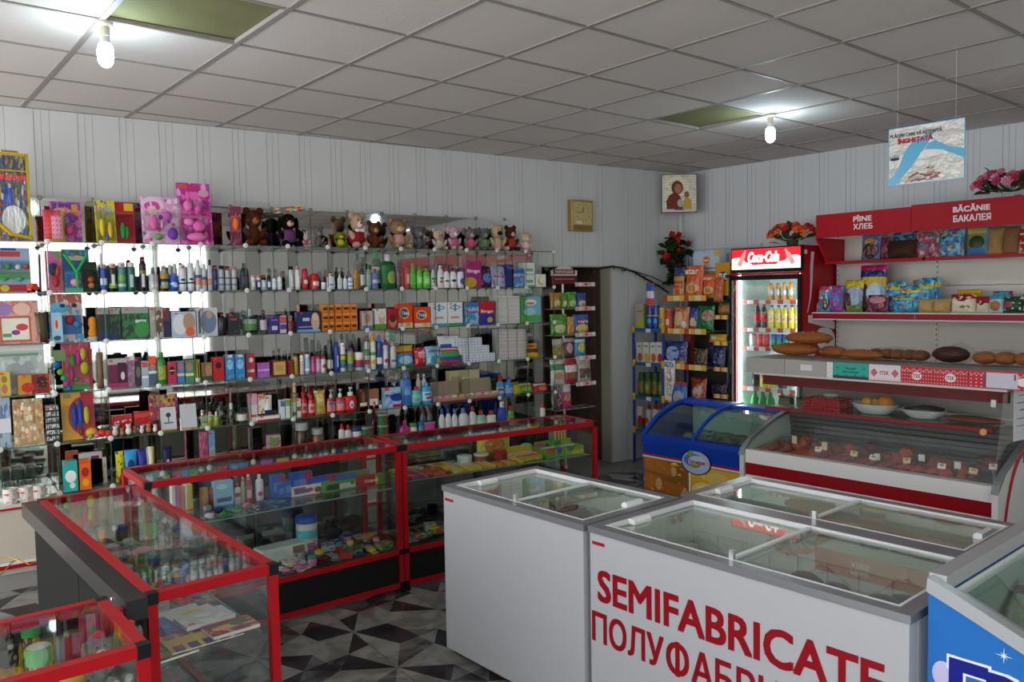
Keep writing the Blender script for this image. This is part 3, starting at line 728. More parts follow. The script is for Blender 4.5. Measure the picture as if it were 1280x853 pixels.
def plush(w, h, fur, ears='round', muzzle=None, extra=None, belly=None, foot=None):
    """sitting soft toy: round head, ears, short arms, legs stretched forward"""
    f = M(fur, .95, bump=.6, bscale=230, var=.25)
    s = h; x = min(w/h, 1.15)
    m = MB()
    m.ell((0, 0, .26*s), (.22*s*x, .19*s, .27*s), 14, 10)
    m.ell((0, -.02*s, .68*s), (.25*s*x, .22*s, .23*s), 16, 10)
    for sx in (-1, 1):
        rt = Matrix.Rotation(sx*.5, 3, 'Y'); m.ell((sx*.25*s*x, -.09*s, .33*s), (.075*s, .085*s, .17*s), 10, 7, rot=rt)
        m.ell((sx*.19*s*x, -.24*s, .085*s), (.095*s, .19*s, .085*s), 10, 7)
    if ears == 'round':
        for sx in (-1, 1): m.ell((sx*.21*s*x, .0, .88*s), (.095*s, .05*s, .10*s), 10, 7)
    elif ears == 'long':
        for sx in (-1, 1): m.ell((sx*.11*s*x, .0, .95*s), (.055*s, .035*s, .17*s), 10, 7, rot=Matrix.Rotation(sx*.3, 3, 'Y'))
    elif ears == 'big':
        for sx in (-1, 1): m.ell((sx*.29*s*x, .02*s, .78*s), (.13*s, .045*s, .15*s), 12, 7)
    elif ears == 'drop':
        for sx in (-1, 1): m.ell((sx*.27*s*x, -.02*s, .62*s), (.06*s, .06*s, .20*s), 10, 7)
    o = ob('plush_toy', m.mesh('body', f, 75))
    mz = M(muzzle or 'd9c3a0', .9)
    part('muzzle', MB().ell((0, 0, 0), (.115*s*x, .085*s, .085*s), 12, 8), mz, o, (0, -.2*s, .63*s), smooth=75)
    part('nose', MB().ell((0, 0, 0), (.035*s, .03*s, .025*s), 8, 6), M('5a2f26' if extra != 'orange' else 'e8632a', .4), o, (0, -.285*s, .665*s), smooth=75)
    for sx in (-1, 1): part('eye', MB().ell((0, 0, 0), .022*s, 8, 6), M('14110f', .15), o, (sx*.085*s*x, -.215*s, .745*s), smooth=75)
    if belly:
        part('jumper', MB().lathe([(.16*s, .10*s), (.225*s, .16*s), (.24*s, .28*s), (.21*s, .40*s), (.15*s, .475*s)], 16, sy=.9), belly, o, smooth=75)
    if extra and extra not in ('orange',):
        part('bow', MB().ell((-.07*s, 0, 0), (.075*s, .03*s, .05*s), 8, 6).ell((.07*s, 0, 0), (.075*s, .03*s, .05*s), 8, 6).ell((0, -.01*s, 0), .03*s, 8, 6), M(extra, .6), o, (0, -.2*s, .475*s), smooth=75)
    if foot:
        for sx in (-1, 1): part('foot_sole', MB().ell((0, 0, 0), (.075*s, .02*s, .07*s), 10, 6), M(foot, .8), o, (sx*.19*s*x, -.425*s, .09*s), smooth=75)
    return o
def heap_bag(w, d, h, things_mat, n, seed=1, kind='ball', name='bag_of_goods'):
    """clear bag lying down with its contents inside"""
    rr = random.Random(seed); m = MB()
    for i in range(n):
        x = (rr.random()-.5)*w*.7; y = (rr.random()-.5)*d*.6; z = h*.2+rr.random()*h*.45; r = h*.22*(1+rr.random()*.5)
        m.ell((x, y, z), (r*1.2, r, r), 9, 6)
    o = ob(name, m.mesh('contents', things_mat, 60)); o.data.name = 'contents'
    def mk():
        mm = MB(); N_ = 14
        for (rs, z) in ((.9, 0), (1, .12), (.98, .55), (.75, .85), (.35, 1.0)): pass
        rings = []
        for rs, z in ((.92, 0), (1.0, .15), (.96, .5), (.72, .82), (.25, 1.0)):
            rings.append([(w/2*rs*math.cos(2*PI*i/N_)*(1+rr.uniform(-.07, .07)), d/2*rs*math.sin(2*PI*i/N_)*(1+rr.uniform(-.07, .07)), z*h*(1+rr.uniform(-.06, .06)) if z else 0) for i in range(N_)])
        for a, b in zip(rings, rings[1:]): mm.strip(a, b, 0, True)
        mm.face(rings[-1]); return mm.mesh('bag_film', FILM, 80)
    ob('bag_film', mk(), o)
    return o
def leaf_mesh(l, w, mat, key):
    def mk():
        m = MB(); a = [(-.0, 0, 0)]; n = 6; L_, R_, Cn = [], [], []
        for i in range(n+1):
            t = i/n; ww = w*math.sin(PI*min(t*1.02, 1))**.8*.5; z = .18*l*math.sin(t*2.2)
            L_.append((t*l, -ww, z+.1*ww)); R_.append((t*l, ww, z+.1*ww)); Cn.append((t*l, 0, z-.1*ww))
        m.strip(L_, Cn); m.strip(Cn, R_); return m.mesh('leaf', mat, 60)
    return cached(('leaf', key, l, w), mk)
def blossom_mesh(r, mat, key):
    def mk():
        m = MB()
        for ring, (n, rad, tilt, sz) in enumerate(((5, .45, .45, .62), (5, .22, .95, .55), (3, .08, 1.3, .42))):
            for i in range(n):
                a = 2*PI*i/n + ring*.6
                rot = Matrix.Rotation(a, 3, 'Z') @ Matrix.Rotation(-tilt, 3, 'Y')
                m.ell((r*rad*math.cos(a), r*rad*math.sin(a), r*(.1+.22*ring)), (r*sz, r*sz*.8, r*.14), 8, 5, rot=rot)
        return m.mesh('blossom', mat, 70)
    return cached(('blossom', key, r), mk)
def bouquet(loc, rz, label, spread, height, nflow, nleaf, fmats, lmat, seed, r=.022, pot=True, group=None, dome=.8, ll=.09):
    t = thing('artificial_flowers', label, 'flowers', loc, rz, group); rr = random.Random(seed)
    if pot: part('pot', MB().lathe([(.03, 0), (.045, .01), (.05, .06), (.046, .06)], 12), M('3a3f2c', .6), t, smooth=40)
    def place(o, dirv, p):
        o.location = p; o.rotation_euler = Vector(dirv).to_track_quat('Z', 'Y').to_euler()
    stems = MB()
    for i in range(nflow):
        a = rr.uniform(0, 2*PI); e = rr.uniform(.15, 1.25) * dome + (1-dome)*.3
        dv = Vector((math.cos(a)*math.cos(e)*spread, math.sin(a)*math.cos(e)*spread*.7, .35*height + .65*height*math.sin(e)))
        b = ob('blossom', blossom_mesh(r, fmats[i % len(fmats)], fmats[i % len(fmats)].name), t); place(b, (dv.x, dv.y-.05, dv.z*.8), dv)
        stems.tube([(0, 0, .04), (dv.x*.5, dv.y*.5, dv.z*.6), tuple(dv)], .002, 4)
    part('stem', stems, lmat, t)
    for i in range(nleaf):
        a = rr.uniform(0, 2*PI); l = ob('leaf', leaf_mesh(ll, ll*.55, lmat, lmat.name), t)
        z = rr.uniform(.1, .75)*height; k = rr.uniform(.2, .75)*spread
        l.location = (math.cos(a)*k, math.sin(a)*k*.7, z); l.rotation_euler = (rr.uniform(-.5, .5), rr.uniform(-.9, .5), a)
    return t
# ------------------------------------------------------------------ upright drinks fridge
def drinks_fridge():
    L, D, H = .695, .62, 2.075
    t = thing('drinks_fridge', 'tall red glass door drinks fridge with a glowing header sign', 'fridge', RP(1.055, .66), RROT)
    rd = M('b3101c', .3); bk = M('141516', .3); inn = M('e6efee', .5)
    for x0, x1, c in ((0, .03, rd), (L-.03, L, rd)): boxp('side_panel', (x0, x1, .03, D, .0, H), c, t)
    boxp('back_panel', (.03, L-.03, D-.04, D-.002, .1, H), inn, t)
    boxp('roof_panel', (.03, L-.03, .03, D-.04, H-.03, H), M('8e0d17', .4), t); boxp('inner_roof', (.03, L-.03, .05, D-.04, 1.86, 1.88), inn, t)
    boxp('inner_floor', (.03, L-.03, .05, D-.04, .20, .22), inn, t); boxp('plinth', (.03, L-.03, .03, D-.04, .0, .10), bk, t)
    boxp('lining', (.03, .036, .05, D-.04, .22, 1.86), inn, t); boxp('lining', (L-.036, L-.03, .05, D-.04, .22, 1.86), inn, t)
    boxp('grille', (.0, L, -.0, .03, .02, .19), bk, t)
    hd = boxp('header_case', (0, L, -.004, .03, 1.855, H), bk, t)
    sg = boxp('lit_sign', (.012, L-.012, -.010, -.004, 1.885, H-.012), PM('d8202c', ('e', .08, .05, .16, .55, 'e9f4f4'), ('e', .92, .2, .14, .42, 'dfeeee'), ('e', .5, -.1, .5, .32, 'f4ffff'), ('e', .22, .02, .12, .32, 'f4ffff'), ('e', .78, .0, .14, .36, 'f4ffff'), emit=1.3), t)
    letter('Coca‑Cola', M('ffffff', .4, emit=1.7), .086, sg, (L/2-.015, -.011, 1.99), width=.30, shear=.3, bold=.05)
    for sx, a in ((.12, .45), (.585, -.55)):
        bt = MB(); c, s = math.cos(a), math.sin(a)
        out = [(-.022, -.07), (.022, -.07), (.024, -.03), (.019, 0), (.022, .02), (.010, .055), (.010, .08), (-.010, .08), (-.010, .055), (-.022, .02), (-.019, 0), (-.024, -.03)]
        bt.prism([(x*c+z*s, -x*s+z*c) for x, z in out], -.0012, 0, 'y'); part('bottle_print', bt, M('f0b3ab', .4, emit=.5), sg, (sx, -.0104, 1.98))
    boxp('red_trim', (0, L, -.006, .03, 1.835, 1.853), rd, t)
    dr = ob('door', MB().box(0, .022, -.03, -.001, .20, 1.832).box(L-.026, L, -.03, -.001, .20, 1.832).box(.022, L-.026, -.03, -.001, 1.79, 1.832).box(.022, L-.026, -.03, -.001, .20, .25).mesh('door', bk), t)
    boxp('door_glass', (.022, L-.026, -.018, -.013, .25, 1.79), GL, dr); boxp('door_handle', (.002, .018, -.055, -.03, .95, 1.25), M('2b2c2d', .3), dr)
    boxp('light_strip', (.040, .052, .055, .075, .24, 1.84), M('eaffff', .4, emit=34), t); boxp('light_strip', (L-.052, L-.040, .055, .075, .24, 1.84), M('eaffff', .4, emit=26), t)
    price = PM('e3dfe0', ('s', 'x', 5, .45, 'c8505c'), ('s', 'x', 2.5, .12, 'e8402a'), rough=.5)
    levels = (1.605, 1.355, 1.185, .82, .50)
    for z in levels:
        g = MB()
        for i in range(12): g.tube([(.05+i*(L-.1)/11, .10, z), (.05+i*(L-.1)/11, D-.06, z)], .0025, 4)
        g.tube([(.04, .10, z-.003), (L-.04, .10, z-.003)], .003, 4); g.tube([(.04, D-.06, z-.003), (L-.04, D-.06, z-.003)], .003, 4)
        s = part('wire_shelf', g, M('e4eaea', .4, .3), t)
        boxp('price_strip', (.055, L-.04, .085, .09, z-.03, z+.006), price, s)
    # print on the red side that faces the entrance
    wh = M('e9e4e2', .4)
    k = ob('side_lettering', text_mesh('Coca‑Cola', wh, .44, 1.55, shear=.3, bold=.035), t, (L+.001, .33, .80), rot=(R(90), R(-90), R(90)))
    rib = MB(); pts = [(.14, 2.02), (.13, 1.9), (.13, 1.75), (.12, 1.62), (.08, 1.5)]
    a = [(L+.0015, y-.0, z) for y, z in pts]; b = [(L+.0015, y+.055*(1-i/len(pts)), z-.0) for i, (y, z) in enumerate(pts)]
    rib.strip(a, b); rib.strip([(p[0]+.001, p[1], p[2]) for p in a], [(p[0]+.001, p[1], p[2]) for p in b]); part('ribbon_print', rib, wh, t)
    boxp('sticker', (L, L+.001, .03, .08, 2.0, 2.035), M('d8d6cf', .5), t)
    return t
fr = drinks_fridge()
def fr_pos(x, y, z): return RP(1.055+x, .66-y, z)
oj, oj2, ye, ck, gr = M('d98a1e', .2), M('e8641e', .3), M('e3c81c', .2), M('2a1512', .12), M('1f8f3c', .15)
blu, wht, redm = M('1f3fae', .3), M('ece9e4', .4), M('c01f26', .3)
def fridge_row(z, xs, y, h, w, kind, body, cap, label, desc, name='drink_bottle', row=''):
    for x in xs:
        fin(bottle(kind, w, h, body, cap, label, (.25, .62) if kind != 'tin' else (.15, .85), name=name, tagp=0), desc, 'bottle' if kind != 'tin' else 'drinks can', fr_pos(x, y, z), RROT, ('fridge', row))
fridge_row(1.609, [.30, .365, .43, .495], .17, .155, .058, 'soda', oj, oj2, PM('7fb0dd', ('e', .3, .5, .2, .5, 'e8a050'), ('e', .8, .5, .15, .4, 'f0efe8')), 'orange drink bottle with pale blue label', row='top fridge shelf')
fridge_row(1.609, [.59], .17, .15, .058, 'soda', M('bcd6d2', .2), M('3a7f5a', .3), M('dfe6e4', .4), 'pale water bottle with green cap', row='top fridge shelf')
fridge_row(1.359, [.17, .235], .16, .215, .058, 'soda', ck, redm, M('b81c24', .4), 'dark cola bottle with red label', row='second fridge shelf')
fridge_row(1.359, [.315, .38, .445, .51, .57], .16, .205, .060, 'soda', ye, blu, PM('e8b03a', ('n', 4, .5, 'f0dcb0')), 'yellow lemonade bottle with blue cap', row='second fridge shelf')
fridge_row(1.359, [.635], .16, .2, .05, 'soda', M('79c9c9', .2), wht, M('cfe6ea', .4), 'turquoise water bottle with white cap', row='second fridge shelf')
fridge_row(1.189, [.12], .16, .118, .058, 'tin', M('b9bdc0', .25, .6), M('c9cccc', .3, .8), M('c9c4c4', .4), 'silver drinks can', 'drinks_can', row='third fridge shelf')
fridge_row(1.189, [.195, .255], .16, .118, .058, 'tin', M('b9202c', .25), M('c9cccc', .3, .8), M('c42a34', .35), 'red drinks can', 'drinks_can', row='third fridge shelf')
fridge_row(1.189, [.33, .395, .455], .16, .118, .058, 'tin', M('2a4fae', .25), M('c9cccc', .3, .8), PM('2a52b4', ('r', .5, .2, .5, .3, '2a9a4c')), 'blue and green drinks can', 'drinks_can', row='third fridge shelf')
fridge_row(1.189, [.535, .60, .655], .16, .118, .058, 'tin', M('e09a3a', .25), M('c9cccc', .3, .8), PM('eadfcc', ('s', 'x', 3, .5, 'e8963a')), 'orange striped drinks can', 'drinks_can', row='third fridge shelf')
fridge_row(.824, [.15], .16, .24, .07, 'soda', ck, redm, M('33201c', .4), 'large dark cola bottle', row='fourth fridge shelf')
fridge_row(.824, [.24, .32], .16, .245, .08, 'soda', ye, M('e8c21c', .3), PM('e9862a', ('n', 3, .5, 'f2ddb2')), 'large yellow lemonade bottle with orange label', row='fourth fridge shelf')
fridge_row(.824, [.42], .16, .225, .08, 'soda', M('232a4a', .15), redm, M('2c3560', .4), 'dark blue drink bottle with red cap', row='fourth fridge shelf')
fridge_row(.824, [.53, .60], .16, .22, .06, 'soda', M('a9d3d6', .2), blu, M('6fc0cf', .4), 'clear water bottle with turquoise label', row='fourth fridge shelf')
fridge_row(.504, [.14, .22, .30], .16, .28, .08, 'soda', gr, M('1a7a34', .3), M('2a9a48', .3), 'green lemonade bottle', row='lowest fridge shelf')
fridge_row(.504, [.42, .50], .16, .28, .08, 'soda', ck, redm, M('b81c24', .4), 'large cola bottle with red label', row='lowest fridge shelf')
# ------------------------------------------------------------------ grocery shelving on the side wall
CREAM = M('cfc9c0', .5); RHD = M('a3121d', .5)
def gondola(u0, widths, label, texts, full=True):
    t = thing('grocery_shelving', label, 'shelving', RP(u0, .60), RROT)
    L = sum(widths); x = 0
    for k, w in enumerate(widths):
        boxp('back_panel', (x+.012, x+w-.012, .50, .52, .10, 1.135), CREAM, t); boxp('back_panel', (x+.012, x+w-.012, .50, .52, 1.14, 1.708), CREAM, t); boxp('back_panel', (x+.012, x+w-.012, .50, .52, 1.713, 2.30), CREAM, t)
        up = MB().box(x-.012, x+.012, .49, .53, 0, 2.3)
        u_ = part('upright', up, M('d6d1c8', .45), t)
        sl = MB()
        for i in range(40): sl.box(x-.003, x+.003, .4885, .4905, .55+i*.042, .55+i*.042+.02)
        part('slots', sl, M('3b3835', .6), u_)['kind'] = 'stuff'
        z2 = 2.315 + .012*k
        boxp('header_board', (x-.0+(.002 if k else .06), x+w-.002, .0, .02, 2.125+.004*k, z2), RHD, t)
        boxp('header_top', (x+.002 if k else .06, x+w-.002, .02, .16, z2-.02, z2), M('1c1a1a', .5), t)
        boxp('top_shelf', (x+.014, x+w-.014, .25, .49, 1.915, 1.93), M('8f2028', .4), t); boxp('top_shelf_edge', (x+.014, x+w-.014, .235, .25, 1.912, 1.934), RHD, t)
        boxp('shelf', (x-.02 if k == 0 else x+.001, x+w-.001, .10, .489, 1.484, 1.502), M('d9d6d1', .45), t)
        s = boxp('price_strip', (x-.02 if k == 0 else x+.001, x+w-.001, .088, .099, 1.44, 1.502), M('dcd9d6', .4), t); boxp('red_insert', (x-.015 if k == 0 else x+.003, x+w-.003, .084, .088, 1.449, 1.494), M('93101c', .35), s)
        boxp('base_shelf', (x+.014, x+w-.014, .10, .489, .12, .30), CREAM, t)
        x += w
    boxp('upright', (L-.0, L+.024, .49, .53, 0, 2.3), M('d6d1c8', .45), t)
    part('end_panel', MB().prism([(.02, 2.13), (.20, 1.93), (.49, 1.93), (.49, 2.13)], .04, .058, 'x'), M('c01622', .4), t)
    for body, xx, zz, hh, ww in texts: letter(body, M('ddd6d6', .45), hh, t, (xx, -.0005, zz), width=ww, bold=.035)
    return t
g1 = gondola(1.78, (.835, .84, .84), 'red and cream grocery shelving with red header boards behind the meat display', (('PÎINE', .455, 2.262, .050, .145), ('ХЛЕБ', .46, 2.196, .042, .155), ('BĂCĂNIE', 1.26, 2.272, .052, .245), ('БАКАЛЕЯ', 1.265, 2.198, .046, .25)))
g2 = gondola(4.36, (.84, .84, .84), 'red and cream grocery shelving nearer the shop window', ())
# ------------------------------------------------------------------ meat display counter
def meat_display():
    L = 1.50; V0 = 2.36
    t = thing('meat_display', 'white refrigerated meat display with red stripe and slanted glass front', 'display counter', RP(2.28, V0), RROT)
    yv = lambda v: V0-v
    wm = M('e2e0de', .35); rd = M('8f1019', .35)
    boxp('front_rail', (0, L, yv(2.31), yv(2.25), .552, .64), wm, t); boxp('front_stripe', (0, L, yv(2.308), yv(2.25), .472, .551), rd, t)
    boxp('front_panel', (0, L, yv(2.305), yv(2.25), .08, .471), wm, t); boxp('plinth', (.02, L-.02, yv(2.28), yv(1.4), 0, .08), M('2a2a2a', .6), t)
    boxp('rear_panel', (.03, L-.03, yv(1.40), yv(1.36), .08, .86), wm, t)
    prof = [(yv(2.325), .06), (yv(2.325), .60), (yv(2.30), .645), (yv(2.22), .69), (yv(2.05), .755), (yv(1.90), .80), (yv(1.70), .835), (yv(1.36), .86), (yv(1.36), .06)]
    for x0, x1 in ((-.035, -.004), (L+.004, L+.035)):
        e = part('end_panel', MB().prism(prof, x0, x1, 'x'), wm if x0 > 0 else M('c3c9c2', .5), t)
        tr = MB(); pr = prof[1:8]
        tr.prism([(y-.012, z+.002) for y, z in pr] + [(y+.012, z+.02) for y, z in pr[::-1]], x0-.003, x1+.003, 'x'); part('edge_trim', tr, M('8e9294', .35, .3), e)
    # red bow on the outer end
    ro = [(yv(2.275)+.36*(1-math.cos(PI/2*i/10)), .16+.66*math.sin(PI/2*i/10)) for i in range(11)]; ri = [(yv(2.235)+.33*(1-math.cos(PI/2*i/10)), .16+.61*math.sin(PI/2*i/10)) for i in range(11)]
    part('red_bow', MB().strip([(L+.0365, y, z) for y, z in ro], [(L+.0365, y, z) for y, z in ri]), M('c41c2c', .35), t)
    boxp('sticker', (L+.0355, L+.037, yv(1.96), yv(1.88), .72, .76), M('1f4fb0', .4), t)
    # deck, louvres, mid shelf, canopy
    part('deck', MB().prism([(yv(2.25), .555), (yv(2.25), .575), (yv(1.72), .63), (yv(1.72), .61)], .0, L, 'x'), M('7c7e7c', .45, .2), t)
    for i in range(7): 
        z = .635+i*.034; boxp('louvre', (0, L, yv(1.72)-.018-.004*i, yv(1.72)-.004*i, z, z+.024), M('454644', .45, .3), t)
    boxp('louvre_back', (0, L, yv(1.715), yv(1.69), .63, .88), M('1b1c1c', .6), t)
    ms = boxp('glass_shelf', (.0, L-.08, yv(2.06), yv(1.66), .893, .903), thin('e9f2ee', 1.0), t); boxp('shelf_edge', (.0, L-.08, yv(2.075), yv(2.06), .885, .907), M('8f1822', .35), ms)
    boxp('rear_window', (.0, L, yv(1.62), yv(1.60), .91, 1.12), M('9a918f', .4), t)
    for x in (.0, L-.02): boxp('corner_post', (x, x+.02, yv(1.66), yv(1.62), .86, 1.13), M('8a8c8c', .35, .4), t)
    boxp('top_board', (-.02, L+.02, yv(2.18), yv(1.55), 1.132, 1.146), M('c9c6c2', .4), t)
    boxp('canopy', (.0, L, yv(2.10), yv(2.06), 1.06, 1.131), M('6d1118', .4), t)
    gp = [(yv(2.290), .642), (yv(2.17), 1.13), (yv(2.165), 1.13), (yv(2.284), .642)]
    part('front_glass', MB().prism(gp, 0, L, 'x'), thin('fafdfb', .14), t)
    for x in (0, L-.004): part('end_glass', MB().prism([(yv(2.27), .66), (yv(2.16), 1.12), (yv(1.7), 1.12), (yv(1.7), .84), (yv(2.0), .765)], x, x+.004, 'x'), GL, t)
    boxp('hinge', (L-.055, L-.03, yv(2.185), yv(2.165), 1.045, 1.085), M('a9aba8', .3, .6), t)
    return t
md = meat_display()
def dpos(u, v, z): return RP(u, v, z)
# cartons along the top of the meat display
GB = M('a49c97', .6)
tx = M('5a1f22', .5)
def top_box(u0, u1, front, label, z0=1.147, h=.098, text=None, v1=2.20, d=.36):
    w = u1-u0-.003
    o = ob('carton', MB().box(-w/2, w/2, 0, d, 0, h).mesh('carton', [front, GB]))
    o.data.polygons.foreach_set('material_index', [0 if i == 2 else 1 for i in range(6)])
    o.location = RP((u0+u1)/2, v1, z0); o.rotation_euler = (0, 0, RROT); tag(o, label, 'carton', 'cartons along the meat display')
    part('film_cover', MB().box(-w/2+.004, w/2-.004, .006, d-.004, h, h+.002), FILM, o)
    if text: 
        for body, m_, hh, zz, ww, xx in text: letter(body, m_, hh, o, (xx, -.0006, zz), width=ww, ext=.0004, bold=.02)
    return o
polka = [('d', 9, 3.4, .16, 'e8d9d6'), ('s', 'z', 1, .0, 'ffffff')]
def red_polka(el):
    return PM('b8172a', ('d', 12, 5, .15, 'e6d3d2'), ('r', .5, .93, .5, .08, 'b8172a'), ('d', 9, 1.25, .001, 'ffffff'), *[('e', x, .45, .16, .24, 'e6d8d6') for x in el], rough=.45)
top_box(2.215, 2.50, PM('9d9691', rough=.6), 'plain grey carton at the fridge end of the carton row')
tb = top_box(2.50, 2.79, PM('a29b96', rough=.6), 'second plain grey carton with a small white sticker on the meat display')
boxp('sticker', (-.03, .05, -.001, 0, .035, .072), M('cfccd2', .5), tb)
top_box(2.79, 2.835, PM('d9d4d0', ('n', 9, .62, 'c88a88'), rough=.5), 'narrow white carton end between grey and turquoise cartons')
top_box(2.835, 3.06, PM('1f9c8c', ('d', 4, 2.2, .16, '157a6e'), ('r', .5, .08, .5, .1, '2a2f30'), rough=.45), 'turquoise patterned carton with dark lettering on the meat display', text=[('LINEA', M('12332f', .5), .010, .062, .05, .0), ('BISCUITERIE', M('12332f', .5), .010, .042, .10, .0)])
wb = top_box(3.06, 3.25, PM('d5cdcd', ('r', .5, .02, .5, .03, 'c2182a'), ('d', 8, 4, .10, 'c55a62'), ('r', .5, .45, .42, .28, 'd5cdcd'), rough=.45), 'white carton with red diamond ornaments on the meat display', text=[('ITEK', M('b8343e', .5), .022, .05, .055, .0)])
for sx in (-.062, .062):
    dm = MB()
    for k, rr_ in enumerate((.026,)): dm.prism([(sx, .05-rr_), (sx+.022, .05), (sx, .05+rr_), (sx-.022, .05)], -.0012, 0, 'y')
    part('diamond_print', dm, PM('b83440', ('d', 4, 4, .2, 'd5cdcd')), wb)
def scallops(o, w, h):
    m = MB(); n = int(w/.035)
    for i in range(n):
        x = -w/2+(i+.5)*w/n
        m.tube([(x-.016, -.001, h-.012), (x-.010, -.001, h-.021), (x, -.001, h-.025), (x+.010, -.001, h-.021), (x+.016, -.001, h-.012)], .0014, 4)
    part('lace_print', m, M('e3d3d3', .5), o)
rb1 = top_box(3.25, 3.43, red_polka((.5,)), 'red polka dot carton next to the white diamond carton', text=[('ITEK', M('a3283a', .5), .022, .044, .042, 0)]); scallops(rb1, .18, .098)
rb2 = top_box(3.43, 3.615, red_polka((.5,)), 'middle red polka dot carton in the row of three', text=[('ITEK', M('a3283a', .5), .022, .044, .042, 0)]); scallops(rb2, .18, .098)
rb3 = top_box(3.615, 3.93, red_polka((.9,)), 'red polka dot carton with a printed white sheet stuck on it'); scallops(rb3, .31, .098)
boxp('sheet', (-.075, .085, -.0022, 0, .006, .088), PM('c9c5d0', ('s', 'z', 9, .12, '9b98a8'), ('r', .92, .75, .03, .2, '55535c'), ('r', .02, .5, .03, .5, '4a4850'), rough=.6), rb3)
# bread on the cartons
crust = M('96582a', .55, bump=.15, bscale=40, var=.35)
def loaf(u, v, z, l, w, h, label, rz, cuts=4, mat=crust):
    o = ob('bread_loaf', MB().ell((0, 0, h*.5), (l/2, w/2, h*.52), 18, 10).mesh('bread_loaf', mat, 80), None, RP(u, v, z), RROT+rz)
    tag(o, label, 'bread')
    for i in range(cuts):
        x = -l*.3+i*l*.6/max(cuts-1, 1); part('crust_cut', MB().ell((0, 0, 0), (.006, w*.28, .006), 8, 5, rot=Matrix.Rotation(.5, 3, 'Z')), M('c08a4c', .7), o, (x, -.01, h*1.0*(1-(2*x/l)**2)**.5), smooth=60)
    return o
ZT = 1.252
loaf(2.42, 1.93, ZT, .33, .14, .085, 'long brown bread loaf at the bottom of the stack beside the fridge', .1)
loaf(2.68, 1.90, ZT, .26, .13, .07, 'small dark loaf lying against the loaf stack', -.5, 0)
loaf(2.52, 1.93, ZT+.083, .33, .14, .08, 'brown bread loaf lying on top of the loaf stack', .15)
loaf(2.90, 1.96, ZT, .30, .13, .06, 'flat oval bread with ridged crust on the cartons', -.05, 8)
def bagged_bread(u, v, z, l, w, h, label, mat, n, rz, twist=False):
    m = MB(); 
    for i in range(n): m.ell((-l*.38+l*.76*i/max(n-1, 1), (i % 2)*.01, h*.45), (l*.62/n+.01, w*.42, h*.45), 12, 7)
    o = ob('bagged_bread', m.mesh('bread', mat, 80), None, RP(u, v, z), RROT+rz); tag(o, label, 'bread')
    b = clear_bag(w*1.25, l*1.18, h*1.2, int(u*10)); b.parent = o; b.rotation_euler = (0, R(90), 0); b.location = (-l*.58, 0, h*.5); b.rotation_euler = (R(90), 0, R(90))
    return o
bagged_bread(3.10, 1.90, ZT, .36, .15, .075, 'row of brown rolls in clear film on the cartons', M('7b4a2e', .5, var=.4, bscale=30), 5, -.03)
bagged_bread(3.47, 1.90, ZT, .15, .13, .11, 'round dark loaf in clear film on the cartons', M('3a211a', .4), 1, .2)
bagged_bread(3.70, 1.90, ZT, .27, .16, .085, 'reddish bread in crinkled film beside the dark round loaf', M('9c5a32', .5, var=.4, bscale=30), 3, .12)
# inside the upper compartment
def basket(u, v, z, label):
    t = thing('plastic_basket', label, 'basket', RP(u, v, z), RROT); m = MB(); L_, D_, H_ = .25, .18, .075
    m.box(-L_/2, L_/2, -D_/2, D_/2, 0, .005)
    for zz in (.012, .030, .048, .066): m.box(-L_/2, L_/2, -D_/2, -D_/2+.004, zz, zz+.009).box(-L_/2, L_/2, D_/2-.004, D_/2, zz, zz+.009).box(-L_/2, -L_/2+.004, -D_/2, D_/2, zz, zz+.009).box(L_/2-.004, L_/2, -D_/2, D_/2, zz, zz+.009)
    for i in range(9):
        x = -L_/2+i*(L_-.008)/8; m.box(x, x+.008, -D_/2-.001, -D_/2+.003, 0, H_).box(x, x+.008, D_/2-.003, D_/2+.001, 0, H_)
    part('basket_body', m, M('a8141f', .4), t)
    return t
basket(2.66, 1.93, .905, 'red plastic basket inside the upper meat display shelf')
for i, u in enumerate((2.36, 2.49)):
    o = ob('plastic_tub', MB().lathe([(.05, 0), (.056, .06), (.058, .062)], 4, sy=.9).mesh('plastic_tub', thin('e6e6dc', 1, .1, .8)), None, RP(u, 1.93, .905), RROT+R(45)); tag(o, ('clear lidded tub nearest the fridge in the meat display', 'clear lidded tub next to the red basket')[i], 'tub')
    part('tub_filling', MB().box(-.034, .034, -.032, .032, .004, .05), M('a39677', .7, var=.4), o, rz=R(-45)); boxp('lid', (-.042, .042, -.039, .039, .062, .068), thin('e9ece8', 1, .05, .9), o, rz=R(-45))
o = ob('egg_tray', MB().ell((0, 0, .02), (.055, .04, .02), 10, 6).mesh('egg_tray', M('9aa090', .7), 60), None, RP(2.68, 1.93, .983), RROT); tag(o, 'grey green parcel on top of the red basket', 'parcel')
def bowl(u, v, z, rx, ry, h, label):
    o = ob('bowl', MB().lathe([(.55*rx, 0), (.62*rx, .004), (.88*rx, h*.6), (rx, h), (.97*rx, h), (.84*rx, h*.6), (.55*rx, .012)], 28, sy=ry/rx).mesh('bowl', M('cfd0cd', .25), 50), None, RP(u, v, z), RROT); return tag(o, label, 'bowl')
bowl(2.96, 1.90, .905, .15, .11, .065, 'white oval bowl holding oranges in the meat display')
ora = M('d9822a', .45, bump=.1, bscale=300); 
for (x, r, m_, lb, nm, ct) in ((-.055, .036, M('d99a34', .45), 'small yellow orange at the basket side of the bowl', 'orange', 'fruit'), (.0, .036, M('a87a2e', .5), 'brownish pear shaped fruit in the middle of the bowl', 'pear', 'fruit'), (.062, .046, ora, 'large bright orange in the white oval bowl', 'orange', 'fruit')):
    o = ob(nm, MB().ell((0, 0, 0), (r, r, r*.95), 16, 10).mesh(nm, m_, 80), None, RP(2.96+x, 1.885, .905+.045+r*.6), RROT); tag(o, lb, ct)
